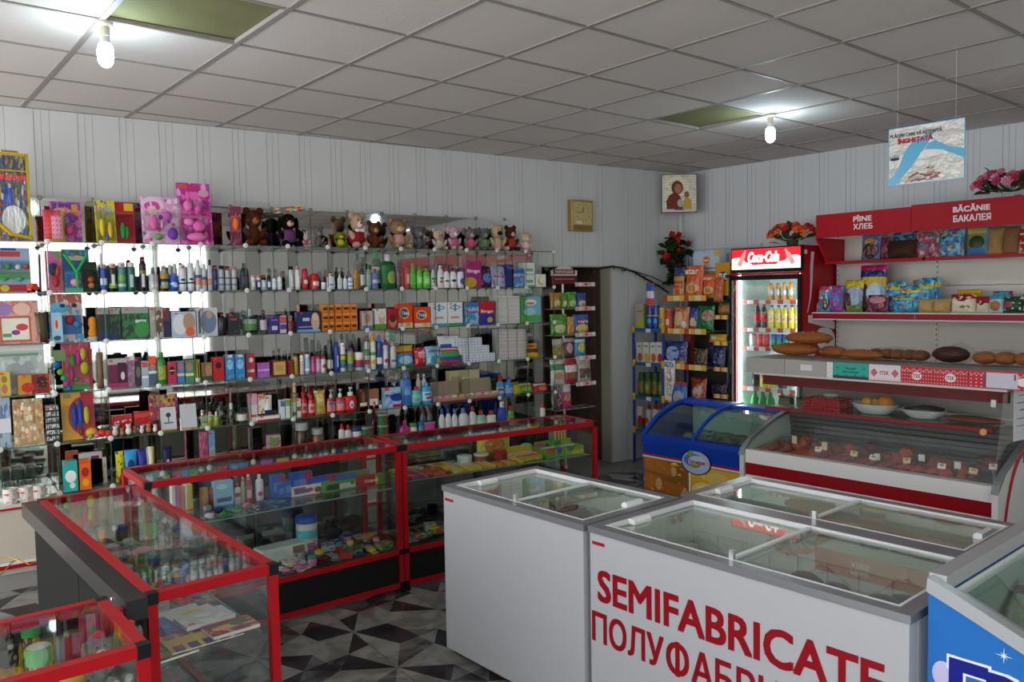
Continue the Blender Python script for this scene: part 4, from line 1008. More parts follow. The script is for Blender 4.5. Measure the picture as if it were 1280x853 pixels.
bowl(3.26, 1.90, .905, .135, .10, .055, 'white oval bowl of dark sausages in the meat display')
for i in range(5):
    o = ob('thin_sausage', MB().tube([(-.10+.01*i, -.04+.018*i, .0), (-.03, -.045+.02*i, .012), (.04, -.043+.02*i, .012), (.10, -.04+.018*i, .0)], .009, 7).mesh('thin_sausage', M('2c1e1c', .35), 60), None, RP(3.26, 1.89, .905+.054), RROT)
    tag(o, 'thin dark sausage lying in the white oval bowl', 'sausage', 'dark sausages in the bowl')
o = ob('smoked_bacon', MB().ell((0, 0, .02), (.17, .06, .022), 18, 8).mesh('smoked_bacon', M('8a4a34', .5, bump=.4, bscale=25, var=.5), 80), None, RP(3.54, 1.90, .905), RROT-.04); tag(o, 'flat slab of smoked bacon beside the sausage bowl', 'meat')
# paper sheet hanging at the end of the display
sheet = ob('paper_sheet', MB().box(0, .20, -.0006, .0006, 0, .285).mesh('paper_sheet', PM('dedee2', ('r', .5, .86, .3, .008, '77777f'), ('r', .45, .72, .3, .010, '77777f'), ('r', .5, .58, .2, .012, '66666e'), ('r', .45, .42, .3, .010, '77777f'), ('r', .5, .28, .35, .008, '77777f'), rough=.7)), None, RP(3.825, 2.15, .865), RROT+R(80)); tag(sheet, 'white printed sheet hanging at the end of the meat display', 'paper')
rg = ob('round_sticker', MB().lathe([(.018, -.001), (.018, .001)], 16).mesh('round_sticker', PM('c98a4a', ('e', .5, .5, .2, .2, '4a2c1c'))), None, RP(3.71, 2.245, .915), rot=(R(90), 0, RROT)); tag(rg, 'small round tan sticker on the meat display glass', 'sticker')
rg.rotation_euler = (R(90-14), 0, RROT)
# sausages and bagged meats on the deck
def deck_z(v): return .577 + (2.25-v)/.53*.055
sk = [M('b8503f', .3, var=.3, bscale=22), M('94402f', .3, var=.3, bscale=22), M('cc5a2e', .3, var=.3, bscale=22), M('ac5850', .3, var=.3, bscale=22)]
cutm = PM('d48a80', ('n', 22, .56, 'ecc0b8'), rough=.4)
def sausage(u, v, l, r, mat, label, rz=0., band=None, group=None, cut=True):
    o = ob('sausage', MB().lathe([(r*.86, 0), (r*.97, .006), (r, .02), (r, l*.85), (r*.8, l*.96), (r*.3, l)], 14).mesh('sausage', mat, 50)); v0 = v
    zc = deck_z(v-l/2)+r+.004
    o.location = RP(u, v, zc); o.rotation_euler = (R(-90)+.0, 0, RROT+rz)
    sl = math.atan2(.055, .53); o.rotation_euler = (R(-90)+sl, 0, RROT+rz); o.location.z = deck_z(v)+r+.004
    tag(o, label, 'sausage', group)
    if cut: part('cut_face', MB().lathe([(r*.84, -.001), (r*.84, .0005)], 14), cutm, o)
    if band: part('band', MB().lathe([(r*1.02, l*.30), (r*1.02, l*.75)], 14), band, o, smooth=50)
    return o
rs = random.Random(3); US = [2.345+i*.062 for i in range(9)]
for i, u in enumerate([2.345, 2.40, 2.455]): sausage(u, 2.245, .20, .033 if i == 0 else .028, sk[3], ('thick cut sausage end nearest the drinks fridge', 'second cut sausage from the fridge end', 'third cut sausage from the fridge end')[i], rs.uniform(-.1, .1), group='cut sausages in the display')
for i, u in enumerate([2.52, 2.575, 2.63]): sausage(u, 2.235, .20, .024, sk[2], 'orange brown smoked sausage among the cut sausages', -.25, group='orange brown sausages')
for i, u in enumerate([2.69, 2.74, 2.80, 2.865, 2.925, 2.98, 3.03, 3.085, 3.14]): sausage(u, 2.245, .19, (.024, .024, .026, .030, .024, .029, .027, .022, .033)[i], sk[(0, 1, 0, 3, 1, 3, 0, 1, 3)[i]], 'dark pink cut sausage with an orange price spot', rs.uniform(-.15, .15), group='dark pink cut sausages')
rb_ = PM('c01f33', ('s', 'z', 6, .12, 'e0b9b4'))
for i, u in enumerate([3.20, 3.27, 3.36, 3.43]): sausage(u, 2.235, .20, .028, M('6d2a22', .3), 'brown boiled sausage wrapped in a red band', -.35, rb_, 'red banded sausages', cut=False)
for i, u in enumerate([3.50, 3.57, 3.64, 3.70]): sausage(u, 2.24, .18, .022, sk[2] if i != 3 else sk[1], 'orange smoked sausage at the paper sheet end', .6, None, 'orange smoked sausages', cut=False)
for i, u in enumerate([2.40, 2.50, 2.62, 2.74, 2.86, 2.97, 3.08, 3.19, 3.30, 3.41, 3.52, 3.63]):
    v = 2.02 - (i % 3)*.05; w = .13; h = .10+.03*(i % 2)
    o = heap_bag(w, .20, h, (sk[1], sk[0], M('6f3a34', .45, var=.4))[i % 3], 5, 40+i, name='bag_of_meat'); o.location = RP(u, v, deck_z(v)+.002); o.rotation_euler = (0, 0, RROT); tag(o, 'clear bag of dark red meat behind the sausages', 'bag', 'bags of meat behind the sausages')
    if i in (1, 3, 6, 8, 10): boxp('price_tag', (-.02, .016, -.1, -.098, h*.5, h*.9), M(('d8d6d2', 'c9b98a')[i % 2], .6), o)
for i, (u, v) in enumerate(((2.70, 2.13), (2.93, 2.12), (3.06, 2.14), (3.25, 2.11), (3.45, 2.12), (3.62, 2.13), (3.68, 2.0))):
    o = ob('price_card', MB().box(-.022, .022, -.001, .001, 0, .032).mesh('price_card', PM(('d9d6d2', 'd2c48c')[i % 2], ('e', .5, .7, .3, .2, 'e8502f'))), None, RP(u, v, deck_z(v)+.065), rot=(R(-20), .1*(i % 3-1), RROT)); tag(o, 'small price card standing among the sausages', 'price card', 'price cards among the sausages')
    part('card_pin', MB().tube([(0, 0, -.065), (0, 0, 0)], .0012, 5), M('c9c9c9', .3, .7), o)
# ------------------------------------------------------------------ snack racks in the corner
YEL = M('c9a21c', .45); BLU = M('1d3a8c', .4)
ystrip = PM('cfa83a', ('s', 'x', 4, .55, 'd8c89a'), ('s', 'x', 2, .22, 'c0392b'), rough=.5)
def blue_rack():
    t = thing('snack_rack', 'blue tube snack rack with yellow joints in the corner', 'rack', RP(.03, .82), RROT)
    L, D = .37, .34; lv = [.33, .665, 1.0, 1.335]
    for x in (0, L):
        for y in (0, D):
            part('post', MB().tube([(x, y, 0), (x, y, 1.36)], .014, 10), BLU, t, smooth=60)
            for z in lv: part('joint', MB().lathe([(.017, -.035), (.021, -.03), (.021, .03), (.017, .035)], 12), YEL, t, (x, y, z), smooth=50)
    for z in lv:
        s = boxp('shelf', (-.0, L, .01, D, z-.004, z+.004), M('2f5a8c', .4), t)
        boxp('price_strip', (.02, L-.02, -.004, .006, z-.022, z+.012), M('2b5a86', .4), s); boxp('price_card', (.16, .22, -.006, -.004, z-.030, z+.006), M('c9ced6', .5), s)
    return t
blue_rack()
def yellow_rack():
    t = thing('snack_rack', 'yellow price strip snack rack with orange crisp bags beside the fridge', 'rack', RP(.42, .78), RROT)
    L, D = .46, .34; lv = [.38, .66, .99, 1.325, 1.635]
    for x in (.0, L): part('post', MB().tube([(x, D-.02, 0), (x, D-.02, 2.05)], .010, 8), M('5a6a8c', .4), t)
    boxp('mesh_back', (0, L, D-.012, D-.006, .3, 1.9), M('37332f', .7), t)
    for z in lv:
        s = boxp('shelf', (0, L, .0, D-.02, z-.006, z), M('6c6f78', .45), t); boxp('price_strip', (-.03, L, -.022, -.014, z-.025, z+.025), ystrip, s)
    return t
yellow_rack()
def narrow_rack():
    t = thing('snack_rack', 'narrow yellow wire rack squeezed against the fridge', 'rack', RP(.925, .68), RROT)
    L, D = .11, .28; lv = [.52, .73, .98, 1.22, 1.46]
    part('post', MB().tube([(L*.6, D, 0), (L*.6, D, 1.75)], .009, 8), YEL, t)
    part('base', MB().tube([(-.03, 0, .01), (L*.6, D, .01), (L, 0, .01)], .009, 6), YEL, t)
    for z in lv:
        m = MB()
        for i in range(6): m.tube([(-.04+i*(L+.04)/5, 0, z), (-.04+i*(L+.04)/5, D, z)], .0025, 4)
        m.tube([(-.04, 0, z), (L, 0, z)], .003, 4); m.tube([(-.04, D, z), (L, D, z)], .003, 4); s = part('wire_shelf', m, YEL, t)
        boxp('price_strip', (-.05, L, -.010, -.004, z-.022, z+.016), ystrip, s)
    return t
narrow_rack()
# header cards above the racks
lay = ob('header_card', MB().box(-.145, .145, 0, .004, 0, .255).mesh('header_card', PM('a9b9cc', ('r', .5, .12, .5, .14, '7f8a58'), ('r', .5, .06, .5, .06, '8a7a4a'), ('e', .5, .66, .16, .17, 'c9a23a'), ('e', .5, .66, .12, .12, 'c0392b'), ('r', .5, .36, .4, .02, 'a34a4a'), ('e', .9, .95, .12, .16, 'c9a83a'), rough=.5)), None, RP(.74, .60, 1.82), RROT); tag(lay, 'pale blue crisp advertising card above the orange bags', 'sign')
letter("Lay's", M('e6d6b0', .5), .035, lay, (0, -.0006, .168), width=.055, ext=.0004, bold=.03)
tc_ = ob('header_card', MB().box(-.07, .07, 0, .20, 0, .30).mesh('header_card', PM('b98a1c', ('e', .6, .58, .42, .15, '1f2d6e'), rough=.45)), None, RP(.978, .70, 1.655), RROT); tag(tc_, 'mustard yellow biscuit box with blue oval beside the fridge', 'box')
letter('TUC', M('e0d9cf', .4), .055, tc_, (.012, -.0006, .174), width=.085, ext=.0004, bold=.04)
# ------------------------------------------------------------------ goods on the glass shelves, read along each shelf
ROWN = ['top', 'second', 'third', 'fourth', 'fifth', 'lowest']
YG = 5.735
def spot(r, x0, x1, top, y=YG):
    a = at_y(x0, 400, y).x; b = at_y(x1, 400, y).x; c = (a+b)/2
    zt = at_y((x0+x1)/2, top, y).z - LV[r] - .003
    return c, (b-a), max(zt, .03), LV[r]+.0035
def shelfput(o, r, c, z, desc, cat, d=.06, y=YG, rz=0., tilt=0.):
    return fin(o, desc, cat, (c, y+d/2, z), rz, ('shelf', r), tilt)
def c_(h, rough=.35): return M(h, rough)
def cans(r, lst, kind='can', name='spray_can', cat='spray can', y=YG):
    for (x0, x1, top, body, cap, lab, desc) in lst:
        c, w, h, z = spot(r, x0, x1, top, y); w = min(max(w, .03), .075)
        lm = None
        if lab: lm = lab if not isinstance(lab, str) else c_(lab)
        shelfput(bottle(kind, w, h, c_(body, .28), c_(cap), lm, (.12, .60), name=name), r, c, z, desc, cat, w, y)
def bots(r, lst, y=YG):
    for (kind, x0, x1, top, body, cap, lab, desc) in lst:
        c, w, h, z = spot(r, x0, x1, top, y); lm = lab if not isinstance(lab, str) else c_(lab)
        d = w*.62 if kind in ('shampoo', 'lotion', 'big', 'bleach') else w
        nm = {'jar': 'cream_jar', 'deo': 'deodorant', 'perfume': 'perfume_bottle', 'bleach': 'bleach_bottle', 'tub': 'food_tub'}.get(kind, 'bottle')
        shelfput(bottle(kind, w, h, body if not isinstance(body, str) else c_(body, .25), c_(cap), lm or None, (.15, .58), d, nm), r, c, z, desc, {'jar': 'jar', 'deo': 'deodorant', 'tub': 'tub'}.get(kind, 'bottle'), d, y)
def boxes(r, lst, y=YG):
    for (x0, x1, top, mat, desc, *rest) in lst:
        opt = rest[0] if rest else {}
        c, w, h, z = spot(r, x0, x1, top, y); d = opt.get('d', .055)
        if isinstance(mat, str): mat = PM(mat, ('r', .5, .85, .35, .06, 'e9e4dc'), rough=.4)
        o = carton(w-.002, d, h, mat, text=opt.get('text'), name=opt.get('name', 'carton'))
        if opt.get('tag', 1): price_tag(o, w, -d/2, h*.93, -w*.3)
        shelfput(o, r, c, z+opt.get('dz', 0), desc, opt.get('cat', 'box'), d, y, opt.get('rz', 0), opt.get('tilt', 0))
def bags(r, lst, y=YG):
    for (x0, x1, top, mat, desc, *rest) in lst:
        opt = rest[0] if rest else {}
        c, w, h, z = spot(r, x0, x1, top, y)
        o = pouch(w, h, opt.get('d', .05), mat, seed=int(x0))
        if opt.get('text'):
            for (b_, tm, th, tz, tw) in opt['text']: letter(b_, tm, th*h, o, (0, -opt.get('d', .05)*.62, tz*h), width=tw*w, rot=(R(90), opt.get('rot', 0), 0), ext=.0006, bold=.03)
        shelfput(o, r, c, z+opt.get('dz', 0), desc, 'pouch', opt.get('d', .05), y, opt.get('rz', 0), opt.get('tilt', -.12))
def cards(r, lst, y=YG):
    for (x0, x1, top, mat, bumps, desc, *rest) in lst:
        opt = rest[0] if rest else {}
        c, w, h, z = spot(r, x0, x1, top, y)
        shelfput(card_pack(w, h, mat, bumps, film=opt.get('film', True)), r, c, z, desc, 'toy set', .05, y+opt.get('dy', 0), opt.get('rz', 0), opt.get('tilt', -.14))
toyv = ['c0392b', 'e8b93a', '3f8f4a', '2f6fb0', 'd985b4', 'ece6da']
pk = ['e06aa6', 'f0a3c8', '9a4fae', 'f4d0e0', '7fc06a', 'd63f8c']
# --- top shelf: toys
c, w, h, z = spot(0, 3, 45, 191)
o = ob('toy_bag', MB().box(-w/2, w/2, -.03, .03, 0, h).mesh('toy_bag', PM('4a4a48', ('v', 13, .6, ('8f3a34', '2f4a84', 'b8b6ae', '3a342e', 'a08a3a', '5a5a58')), ('r', .5, .72, .5, .03, 'c8372e'), ('e', .5, .24, .36, .16, 'cfd0cc'), ('r', .38, .5, .13, .1, '2546a8'), rough=.25)))
fr_ = MB()
for b in ((-w/2-.006, -w/2+.01, 0, h), (w/2-.01, w/2+.006, 0, h)): fr_.box(b[0], b[1], -.034, .034, b[2], b[3])
fr_.box(-w/2, w/2, -.034, .034, h-.016, h).box(-w/2, w/2, -.035, -.02, h*.79, h*.805).tube([(-.045, 0, h), (-.04, 0, h+.018), (.04, 0, h+.018), (.045, 0, h)], .007, 8)
fr_.tube([(-w/2, -.036, h*.2), (-.02, -.036, h*.07), (w/2, -.036, h*.03)], .012, 8); part('piping', fr_, c_('bfa01e'), o)
shelfput(o, 0, c, z, 'tall yellow edged toy bag with clear front', 'toy set', .06, YG, .06, -.08)
c, w, h, z = spot(0, -14, 8, 268); shelfput(plush(w, h, '2b1512', 'round'), 0, c, z, 'dark brown toy beside the yellow toy bag', 'soft toy', .1, YG)
c, w, h, z = spot(0, 60, 88, 262)
o = pouch(w, h, .06, PM('d9567a', ('r', .30, .5, .22, .6, 'c9403e'), ('r', .62, .45, .26, .36, 'ee9db8'), ('d', 6, 7, .16, '8a2b4a'), ('r', .92, .5, .08, .6, 'c9b43a'), ('r', .5, .03, .5, .05, 'c9b43a')), seed=61, name='toy_purse'); shelfput(o, 0, c, z, 'pink and red watermelon print purse', 'purse', .06, YG-.01, .1, -.08)
cards(0, [(71, 110, 250, PM('8f3f96', ('r', .5, .88, .4, .07, '6a2f8c'), ('e', .4, .78, .28, .07, 'd0b43a'), ('n', 5, .52, 'e468a4'), ('r', .8, .8, .1, .14, 'd98a3a')), [(.35, .5, .13, .14, '3f9a4a'), (.72, .6, .10, .12, '7d3fa0'), (.6, .3, .16, .12, 'd6407e'), (.3, .22, .1, .1, 'e58ab8')], 'purple and pink toy card beside the watermelon purse', {'dy': .05}),
 (126, 152, 249, PM('b9a83a', ('e', .3, .92, .3, .07, '3f66b0'), ('r', .3, .72, .2, .16, '8f8f86'), ('r', .72, .72, .2, .18, '8fa0a8'), ('n', 6, .5, 'd9c02c')), [(.3, .35, .13, .22, 'd8c02a'), (.68, .3, .13, .2, 'd8b92a'), (.5, .12, .08, .09, '3a5fae')], 'yellow and grey paired toy cards', {'rz': .08}),
 (150, 176, 251, PM('b8182a', ('r', .75, .88, .22, .09, 'd8b42a'), ('r', .5, .72, .5, .03, 'cf3a46')), [(.4, .30, .13, .20, '2e9a3c'), (.6, .26, .1, .16, '2a8f3a')], 'red toy card with green toy figures', {'dy': .03}),
 (184, 233, 245, PM('d9a0c4', ('e', .3, .84, .28, .16, 'e6c8dc'), ('e', .3, .80, .22, .10, 'd8489c'), ('e', .3, .72, .15, .09, 'e8c4a4'), ('n', 5, .52, 'f0c0dc'), ('v', 5, .3, ('d8489c', '8a52b4', 'f0d0e4', '6fae5a'))), [(.3, .45, .12, .16, 'e06aa8'), (.65, .6, .12, .10, 'c860b0'), (.38, .15, .12, .07, '6fae5a'), (.76, .22, .14, .13, '7a3fb0'), (.5, .42, .05, .1, 'f08ac0')], 'pale pink doll accessory card'),
 (230, 272, 227, PM('d63f96', ('v', 7, .6, ('e86ab4', 'c02f84', 'f0a0d0', 'b04fb8')), ('r', .2, .94, .12, .03, 'e8502f'), ('e', .8, .84, .16, .06, 'd0a0b0'), ('r', .5, .45, .42, .02, 'f080c0')), [(.3, .62, .14, .09, 'f07ac0'), (.6, .58, .12, .08, 'e05aa8'), (.3, .36, .16, .06, 'f48cc8'), (.6, .3, .2, .09, 'e868b4'), (.5, .12, .3, .07, 'f07cbc')], 'tall hot pink toy set card'),
 (293, 307, 258, PM('7a2f4a', ('r', .5, .55, .4, .2, 'e0602a'), ('n', 5, .55, 'c05f8a')), [(.5, .55, .3, .16, 'e8742e')], 'narrow dark box with an orange doll', {'tilt': 0})])
def bear_bag(x0, x1, top, fur, ears, desc, **k):
    c, w, h, z = spot(0, x0, x1, top); o = plush(w, h, fur, ears, **k); shelfput(o, 0, c, z, desc, 'soft toy', .11, YG+.03, k.get('rz', 0)); return o, w, h
o, w, h = bear_bag(306, 345, 257, '5a2a16', 'round', 'large dark brown bear in a clear bag', muzzle='b0642e')
b = clear_bag(w*1.15, h*1.12, .17, 3); b.parent = o
o, w, h = bear_bag(349, 388, 262, '16130f', 'drop', 'black haired doll in a bag with a coloured header', muzzle='d0a48c', belly=c_('6a3a6a', .7))
hc = carton(w*1.0, .01, h*.16, PM('3a7fb0', ('v', 5, .6, ('c0392b', 'e8c93a', '2f8f8a')))); hc.name = 'header_card'; hc.parent = o; hc.location = (.0, -.05, h*.92); hc.rotation_euler = (0, -.12, 0)
bear_bag(370, 383, 290, 'e8d8da', 'round', 'small white toy with a pink jumper', belly=c_('d05a86', .7))
bear_bag(384, 397, 290, 'ece0de', 'long', 'small white toy with long ears and pink jumper', belly=c_('d05a86', .7))
bear_bag(396, 416, 281, '77736f', 'round', 'grey fluffy toy without clothes', muzzle='8a8682')
bear_bag(417, 450, 287, '6f8a1f', 'drop', 'green and yellow soft toy', muzzle='d8b42a', belly=c_('c8b02a', .8))
bear_bag(440, 470, 263, 'c9a58a', 'round', 'beige toy with dark red jumper', belly=c_('8f1a26', .7), extra='ece4e4', muzzle='e8cdb8')
bear_bag(449, 464, 288, 'd9c9ae', 'round', 'small cream bear sitting low')
bear_bag(463, 489, 274, '6f452a', 'round', 'mid brown bear leaning on the plaid bear', muzzle='b98a62')
bear_bag(484, 528, 271, 'a5845f', 'round', 'largest beige bear with plaid jumper and orange nose', belly=PM('a8433a', ('s', 'x', 9, .25, 'e0d0c4'), ('s', 'z', 7, .25, 'd8c0b4'), rough=.8), extra='orange', muzzle='c9ae8a', foot='b8946c')
bear_bag(520, 544, 280, '6f6c6c', 'big', 'dark grey elephant like toy', muzzle='8f8a8a')
bear_bag(542, 572, 284, 'd9c9ad', 'round', 'cream bear with a pink bow', extra='e08ab0', muzzle='a9865f')
bear_bag(565, 586, 280, 'd9b8c0', 'big', 'pink and white eared toy', belly=c_('c05f86', .8), muzzle='ece0e0')
bear_bag(584, 608, 282, '8c7c80', 'big', 'grey toy in a bright pink dress', belly=c_('e0527e', .6), muzzle='b8a4a4')
bear_bag(604, 622, 282, '6c736c', 'big', 'grey green mouse toy', muzzle='8a8f88', belly=c_('6a8a5a', .8))
bear_bag(615, 644, 278, 'd2b592', 'round', 'tan bear with a dark moustache print', muzzle='2a2220', foot='e8a0b4')
bear_bag(635, 658, 280, '5a3222', 'round', 'brown monkey with a red jumper', belly=c_('a83a2e', .8), muzzle='d0b094')
bear_bag(652, 679, 288, 'e0cdb4', 'drop', 'bald cream doll with pink striped legs', belly=PM('e6a0b4', ('s', 'z', 8, .4, 'f0e4e4'), rough=.8), foot='e890a8')
# --- second shelf: toys, sprays, shampoo, washing powder
cards(1, [(-6, 42, 309, PM('8fa3bd', ('r', .35, .86, .4, .06, 'b8323a'), ('r', .5, .62, .5, .09, '5a7fae'), ('r', .5, .38, .5, .08, '4f8f56'), ('r', .42, .1, .45, .08, 'b3202c'), ('e', .3, .1, .12, .07, 'e0c02a'), ('r', .45, .97, .2, .03, '2a4a94')), [(.15, .57, .09, .06, 'd9d2a0'), (.42, .57, .1, .07, '4f7f3a'), (.68, .57, .09, .06, 'c9c4a0'), (.9, .57, .08, .06, 'b0442e'), (.3, .3, .1, .05, '3f9a4a'), (.7, .3, .1, .05, '5a9f7a')], 'blue grey toy car set on a red edged card'),
 (61, 84, 313, PM('b0527e', ('e', .7, .9, .3, .1, '5f8f3a'), ('n', 5, .5, 'd0647a'), ('r', .3, .8, .25, .12, 'c05a9a')), [(.4, .55, .26, .16, '2f2f52'), (.6, .5, .2, .14, 'c0392b'), (.5, .25, .2, .14, 'b8322e')], 'pink card with a dark mouse figure'),
 (82, 116, 311, PM('1f5f96', ('r', .5, .92, .5, .07, '4a5a3a'), ('e', .5, .8, .35, .06, 'b8a878'), ('n', 6, .55, '2a7fae'), ('r', .5, .05, .5, .05, '4faf8a')), [(.45, .22, .2, .1, 'e08aa8')], 'blue card with a bright green slingshot')])
sl = GOODS[-1][0]; part('slingshot', MB().tube([(-.065, -.035, .235), (0, -.035, .12), (.0, -.035, .02)], .009, 8).tube([(.065, -.035, .235), (0, -.035, .12)], .009, 8), c_('2f9a3c'), sl)
c, w, h, z = spot(1, 37, 51, 340)
o = ob('toy_car', MB().prism([(-.03, .01), (.03, .01), (.032, .03), (.018, .034), (.010, .055), (-.016, .055), (-.024, .034), (-.032, .03)], -.018, .018, 'y').mesh('toy_car', c_('d8401e', .25)))
for sx in (-.018, .018):
    for sy in (-.018, .018): part('wheel', MB().lathe([(.010, -.004), (.010, .004)], 10), BLACK, o, (sx, sy, .010), rot=(R(90), 0, 0))
shelfput(o, 1, c, z, 'small orange red toy car', 'toy car', .05, YG-.02, .6)
cards(1, [(106, 127, 327, PM('23301f', ('n', 5, .5, '2f4a2a'), ('r', .4, .4, .3, .3, '5a3a22')), [(.5, .4, .2, .1, 'b0542e'), (.5, .2, .2, .1, 'c07a4a')], 'dark green toy card leaning beside the sprays', {'rz': .25})])
gsp = PM('cfd4da', ('r', .5, .35, .5, .06, '1f2b4a'), ('e', .5, .62, .3, .1, '3a4250'))
cans(1, [(128, 137, 330, '1f3fa0', 'c9c9cc', PM('2344a8', ('r', .5, .5, .5, .25, 'c9d4e8')), 'blue shaving spray can'),
 (139, 149, 329, '1c1f1c', 'c9c6bc', PM('20241f', ('r', .5, .15, .5, .2, '7fb03a'), ('r', .5, .6, .2, .4, 'd9d9d0')), 'black spray can with green base'),
 (150, 161, 328, '3f7a74', 'cfd0ce', PM('4a8a80', ('e', .5, .7, .5, .2, '7aa84a'), ('r', .5, .2, .5, .1, 'bcc9c4')), 'pale teal spray can'),
 (162, 172, 328, '1f5a50', 'd0cfcb', PM('235f54', ('r', .5, .5, .22, .45, 'a9c4bc')), 'dark teal spray can')])
cans(1, [(177, 186, 321, '14171c', '1a1a1a', PM('181b20', ('r', .5, .9, .5, .1, '8a7a2a'), ('r', .5, .4, .2, .4, 'c9ced2')), 'tall black spray can')], 'tallcan')
bots(1, [('jar', 189, 201, 343, 'bfc4c8', 'b9bcc0', PM('c9cfd4', ('e', .5, .4, .3, .3, 'f0f0f0')), 'grey cream jar'), ('jar', 203, 214, 342, '191715', 'b98a3a', PM('2a2620', ('r', .5, .6, .4, .25, '7fb0b4'), ('r', .5, .2, .5, .2, 'b98f4a')), 'black and gold jar'), ('deo', 215, 226, 342, '1f52b0', '2a5fc0', PM('2258b8', ('e', .4, .6, .4, .2, 'b8cfe8'), ('e', .6, .3, .3, .15, 'c9ccd4')), 'shiny blue squat can')])
cans(1, [(205, 211, 332, 'b4bab8', 'c2c6c4', None, 'plain grey can behind the jars'), (213, 218, 331, 'b0b6b4', 'bfc3c1', None, 'plain grey can behind the jars'), (219, 224, 330, 'b4bab8', 'c2c6c4', None, 'plain grey can behind the jars')], y=YG+.07)
cans(1, [(226, 236, 331, 'cdd0d4', 'c4c6ca', gsp, 'white can with navy band'), (237, 246, 329, 'cdd0d4', 'c4c6ca', gsp, 'white can with navy band')])
wor = PM('c9cbd2', ('r', .5, .7, .5, .12, '4a5280'), ('r', .5, .35, .5, .2, 'd98a66'))
cans(1, [(247, 254, 325, 'cfcfd4', 'd4d2d4', wor, 'white can with orange middle'), (255, 261, 330, 'cfcfd4', 'd4d2d4', wor, 'white can with orange middle')], 'tallcan')
bots(1, [('shampoo', 262, 268, 325, 'b9b6bd', '23263a', PM('b9bcc8', ('r', .5, .3, .5, .25, 'c9826a')), 'slim bottle with black cap'), ])
cans(1, [(268, 275, 332, '1c2a52', '22284a', PM('1f3060', ('e', .5, .4, .3, .2, '3a6aa8')), 'navy spray can')])
gcan = PM('a9adb4', ('r', .5, .8, .5, .06, '4a5268'), ('r', .5, .25, .5, .08, '6a6f7a'))
cans(1, [(276, 283, 332, 'a4a7ac', '17181b', gcan, 'grey can with black cap'), (284, 291, 333, 'a4a7ac', '17181b', gcan, 'grey can with black cap'), (292, 299, 333, 'b0b0ac', '8f9094', gcan, 'grey can with grey cap')])
bots(1, [('shampoo', 303, 314, 329, '15131a', '121214', PM('1d1922', ('r', .5, .5, .3, .3, '4a3a6a')), 'tall black bottle with purple print')])
sm = lambda a: PM(a, ('r', .5, .5, .3, .4, 'd9dcde'))
bots(1, [('deo', 316, 322, 344, 'c4c6c9', 'e2e2e2', sm('a8adb2'), 'silver roll on deodorant'), ('deo', 323, 328, 344, '232a5a', 'c9ccd0', sm('2a3470'), 'navy roll on deodorant'), ('deo', 329, 335, 344, 'bcbec2', '17181b', sm('9aa0a6'), 'silver deodorant with black cap'), ('deo', 336, 341, 344, '23406a', '1c1d22', sm('2f6aa0'), 'blue deodorant with black cap'),
 ('deo', 342, 348, 348, 'd9dcdc', 'e4e4e4', sm('c4d4e0'), 'white roll on deodorant'), ('deo', 349, 355, 346, 'd9dcdc', 'e4e4e4', sm('b8c4d4'), 'white roll on deodorant')])
cans(1, [(363, 370, 333, 'c2c2c0', '121212', PM('bdbdba', ('r', .5, .5, .15, .5, 'e8e8e4')), 'silver can with black domed cap'), (371, 378, 333, 'd6d6d2', 'a9a9a8', PM('d9d9d4', ('r', .5, .5, .15, .5, 'f4f4f0')), 'white can with grey domed cap'), (380, 388, 336, 'b8202a', 'b8202a', PM('c02630', ('e', .55, .5, .35, .22, 'e4d8d8')), 'red can with white oval')])
bots(1, [('deo', 391, 402, 342, 'b41e28', 'c4242e', PM('c8262e', ('r', .6, .5, .4, .3, 'e0d4d4')), 'wide red and white can'), ('jar', 404, 410, 353, 'dfe0e0', 'e8e8e8', 'd0d8dc', 'small white jar with price spot'), ('lotion', 411, 421, 342, 'e0e2e4', 'e8e8ea', PM('e4e6e8', ('e', .5, .3, .3, .15, '6aa4c9')), 'white lotion bottle'), ('lotion', 424, 430, 344, 'd9dbdd', 'd2d4d6', 'c9d2d8', 'slim white bottle'), ('lotion', 431, 436, 345, 'e4e6e8', 'b8bcc2', 'd4dce4', 'small white bottle'), ('lotion', 437, 443, 344, 'e2e6ea', '2f4a9a', PM('7aa8cf', ('r', .5, .5, .5, .2, 'e8ecf0')), 'white bottle with blue cap'), ('lotion', 444, 451, 337, 'b8862a', 'c49a3a', 'a87a24', 'golden bottle'),
 ('lotion', 453, 459, 331, '17181a', '1c1c1c', 'c9cbc8', 'black and white bottle'), ('lotion', 460, 466, 331, '8f9a94', '3f9a4a', 'a9b2ae', 'grey bottle with green cap'), ('lotion', 467, 475, 336, '6a80b4', 'c03a3a', PM('5a78b4', ('r', .5, .5, .4, .2, 'c9d0e0')), 'blue bottle with red cap')])
bots(1, [('big', 468, 480, 314, thin('e4f2e6', .8, .02, .92), '3faf5a', PM('cfdccf', ('r', .5, .5, .4, .3, '7fb08a')), 'tall clear bottle with green cap')], y=YG+.06)
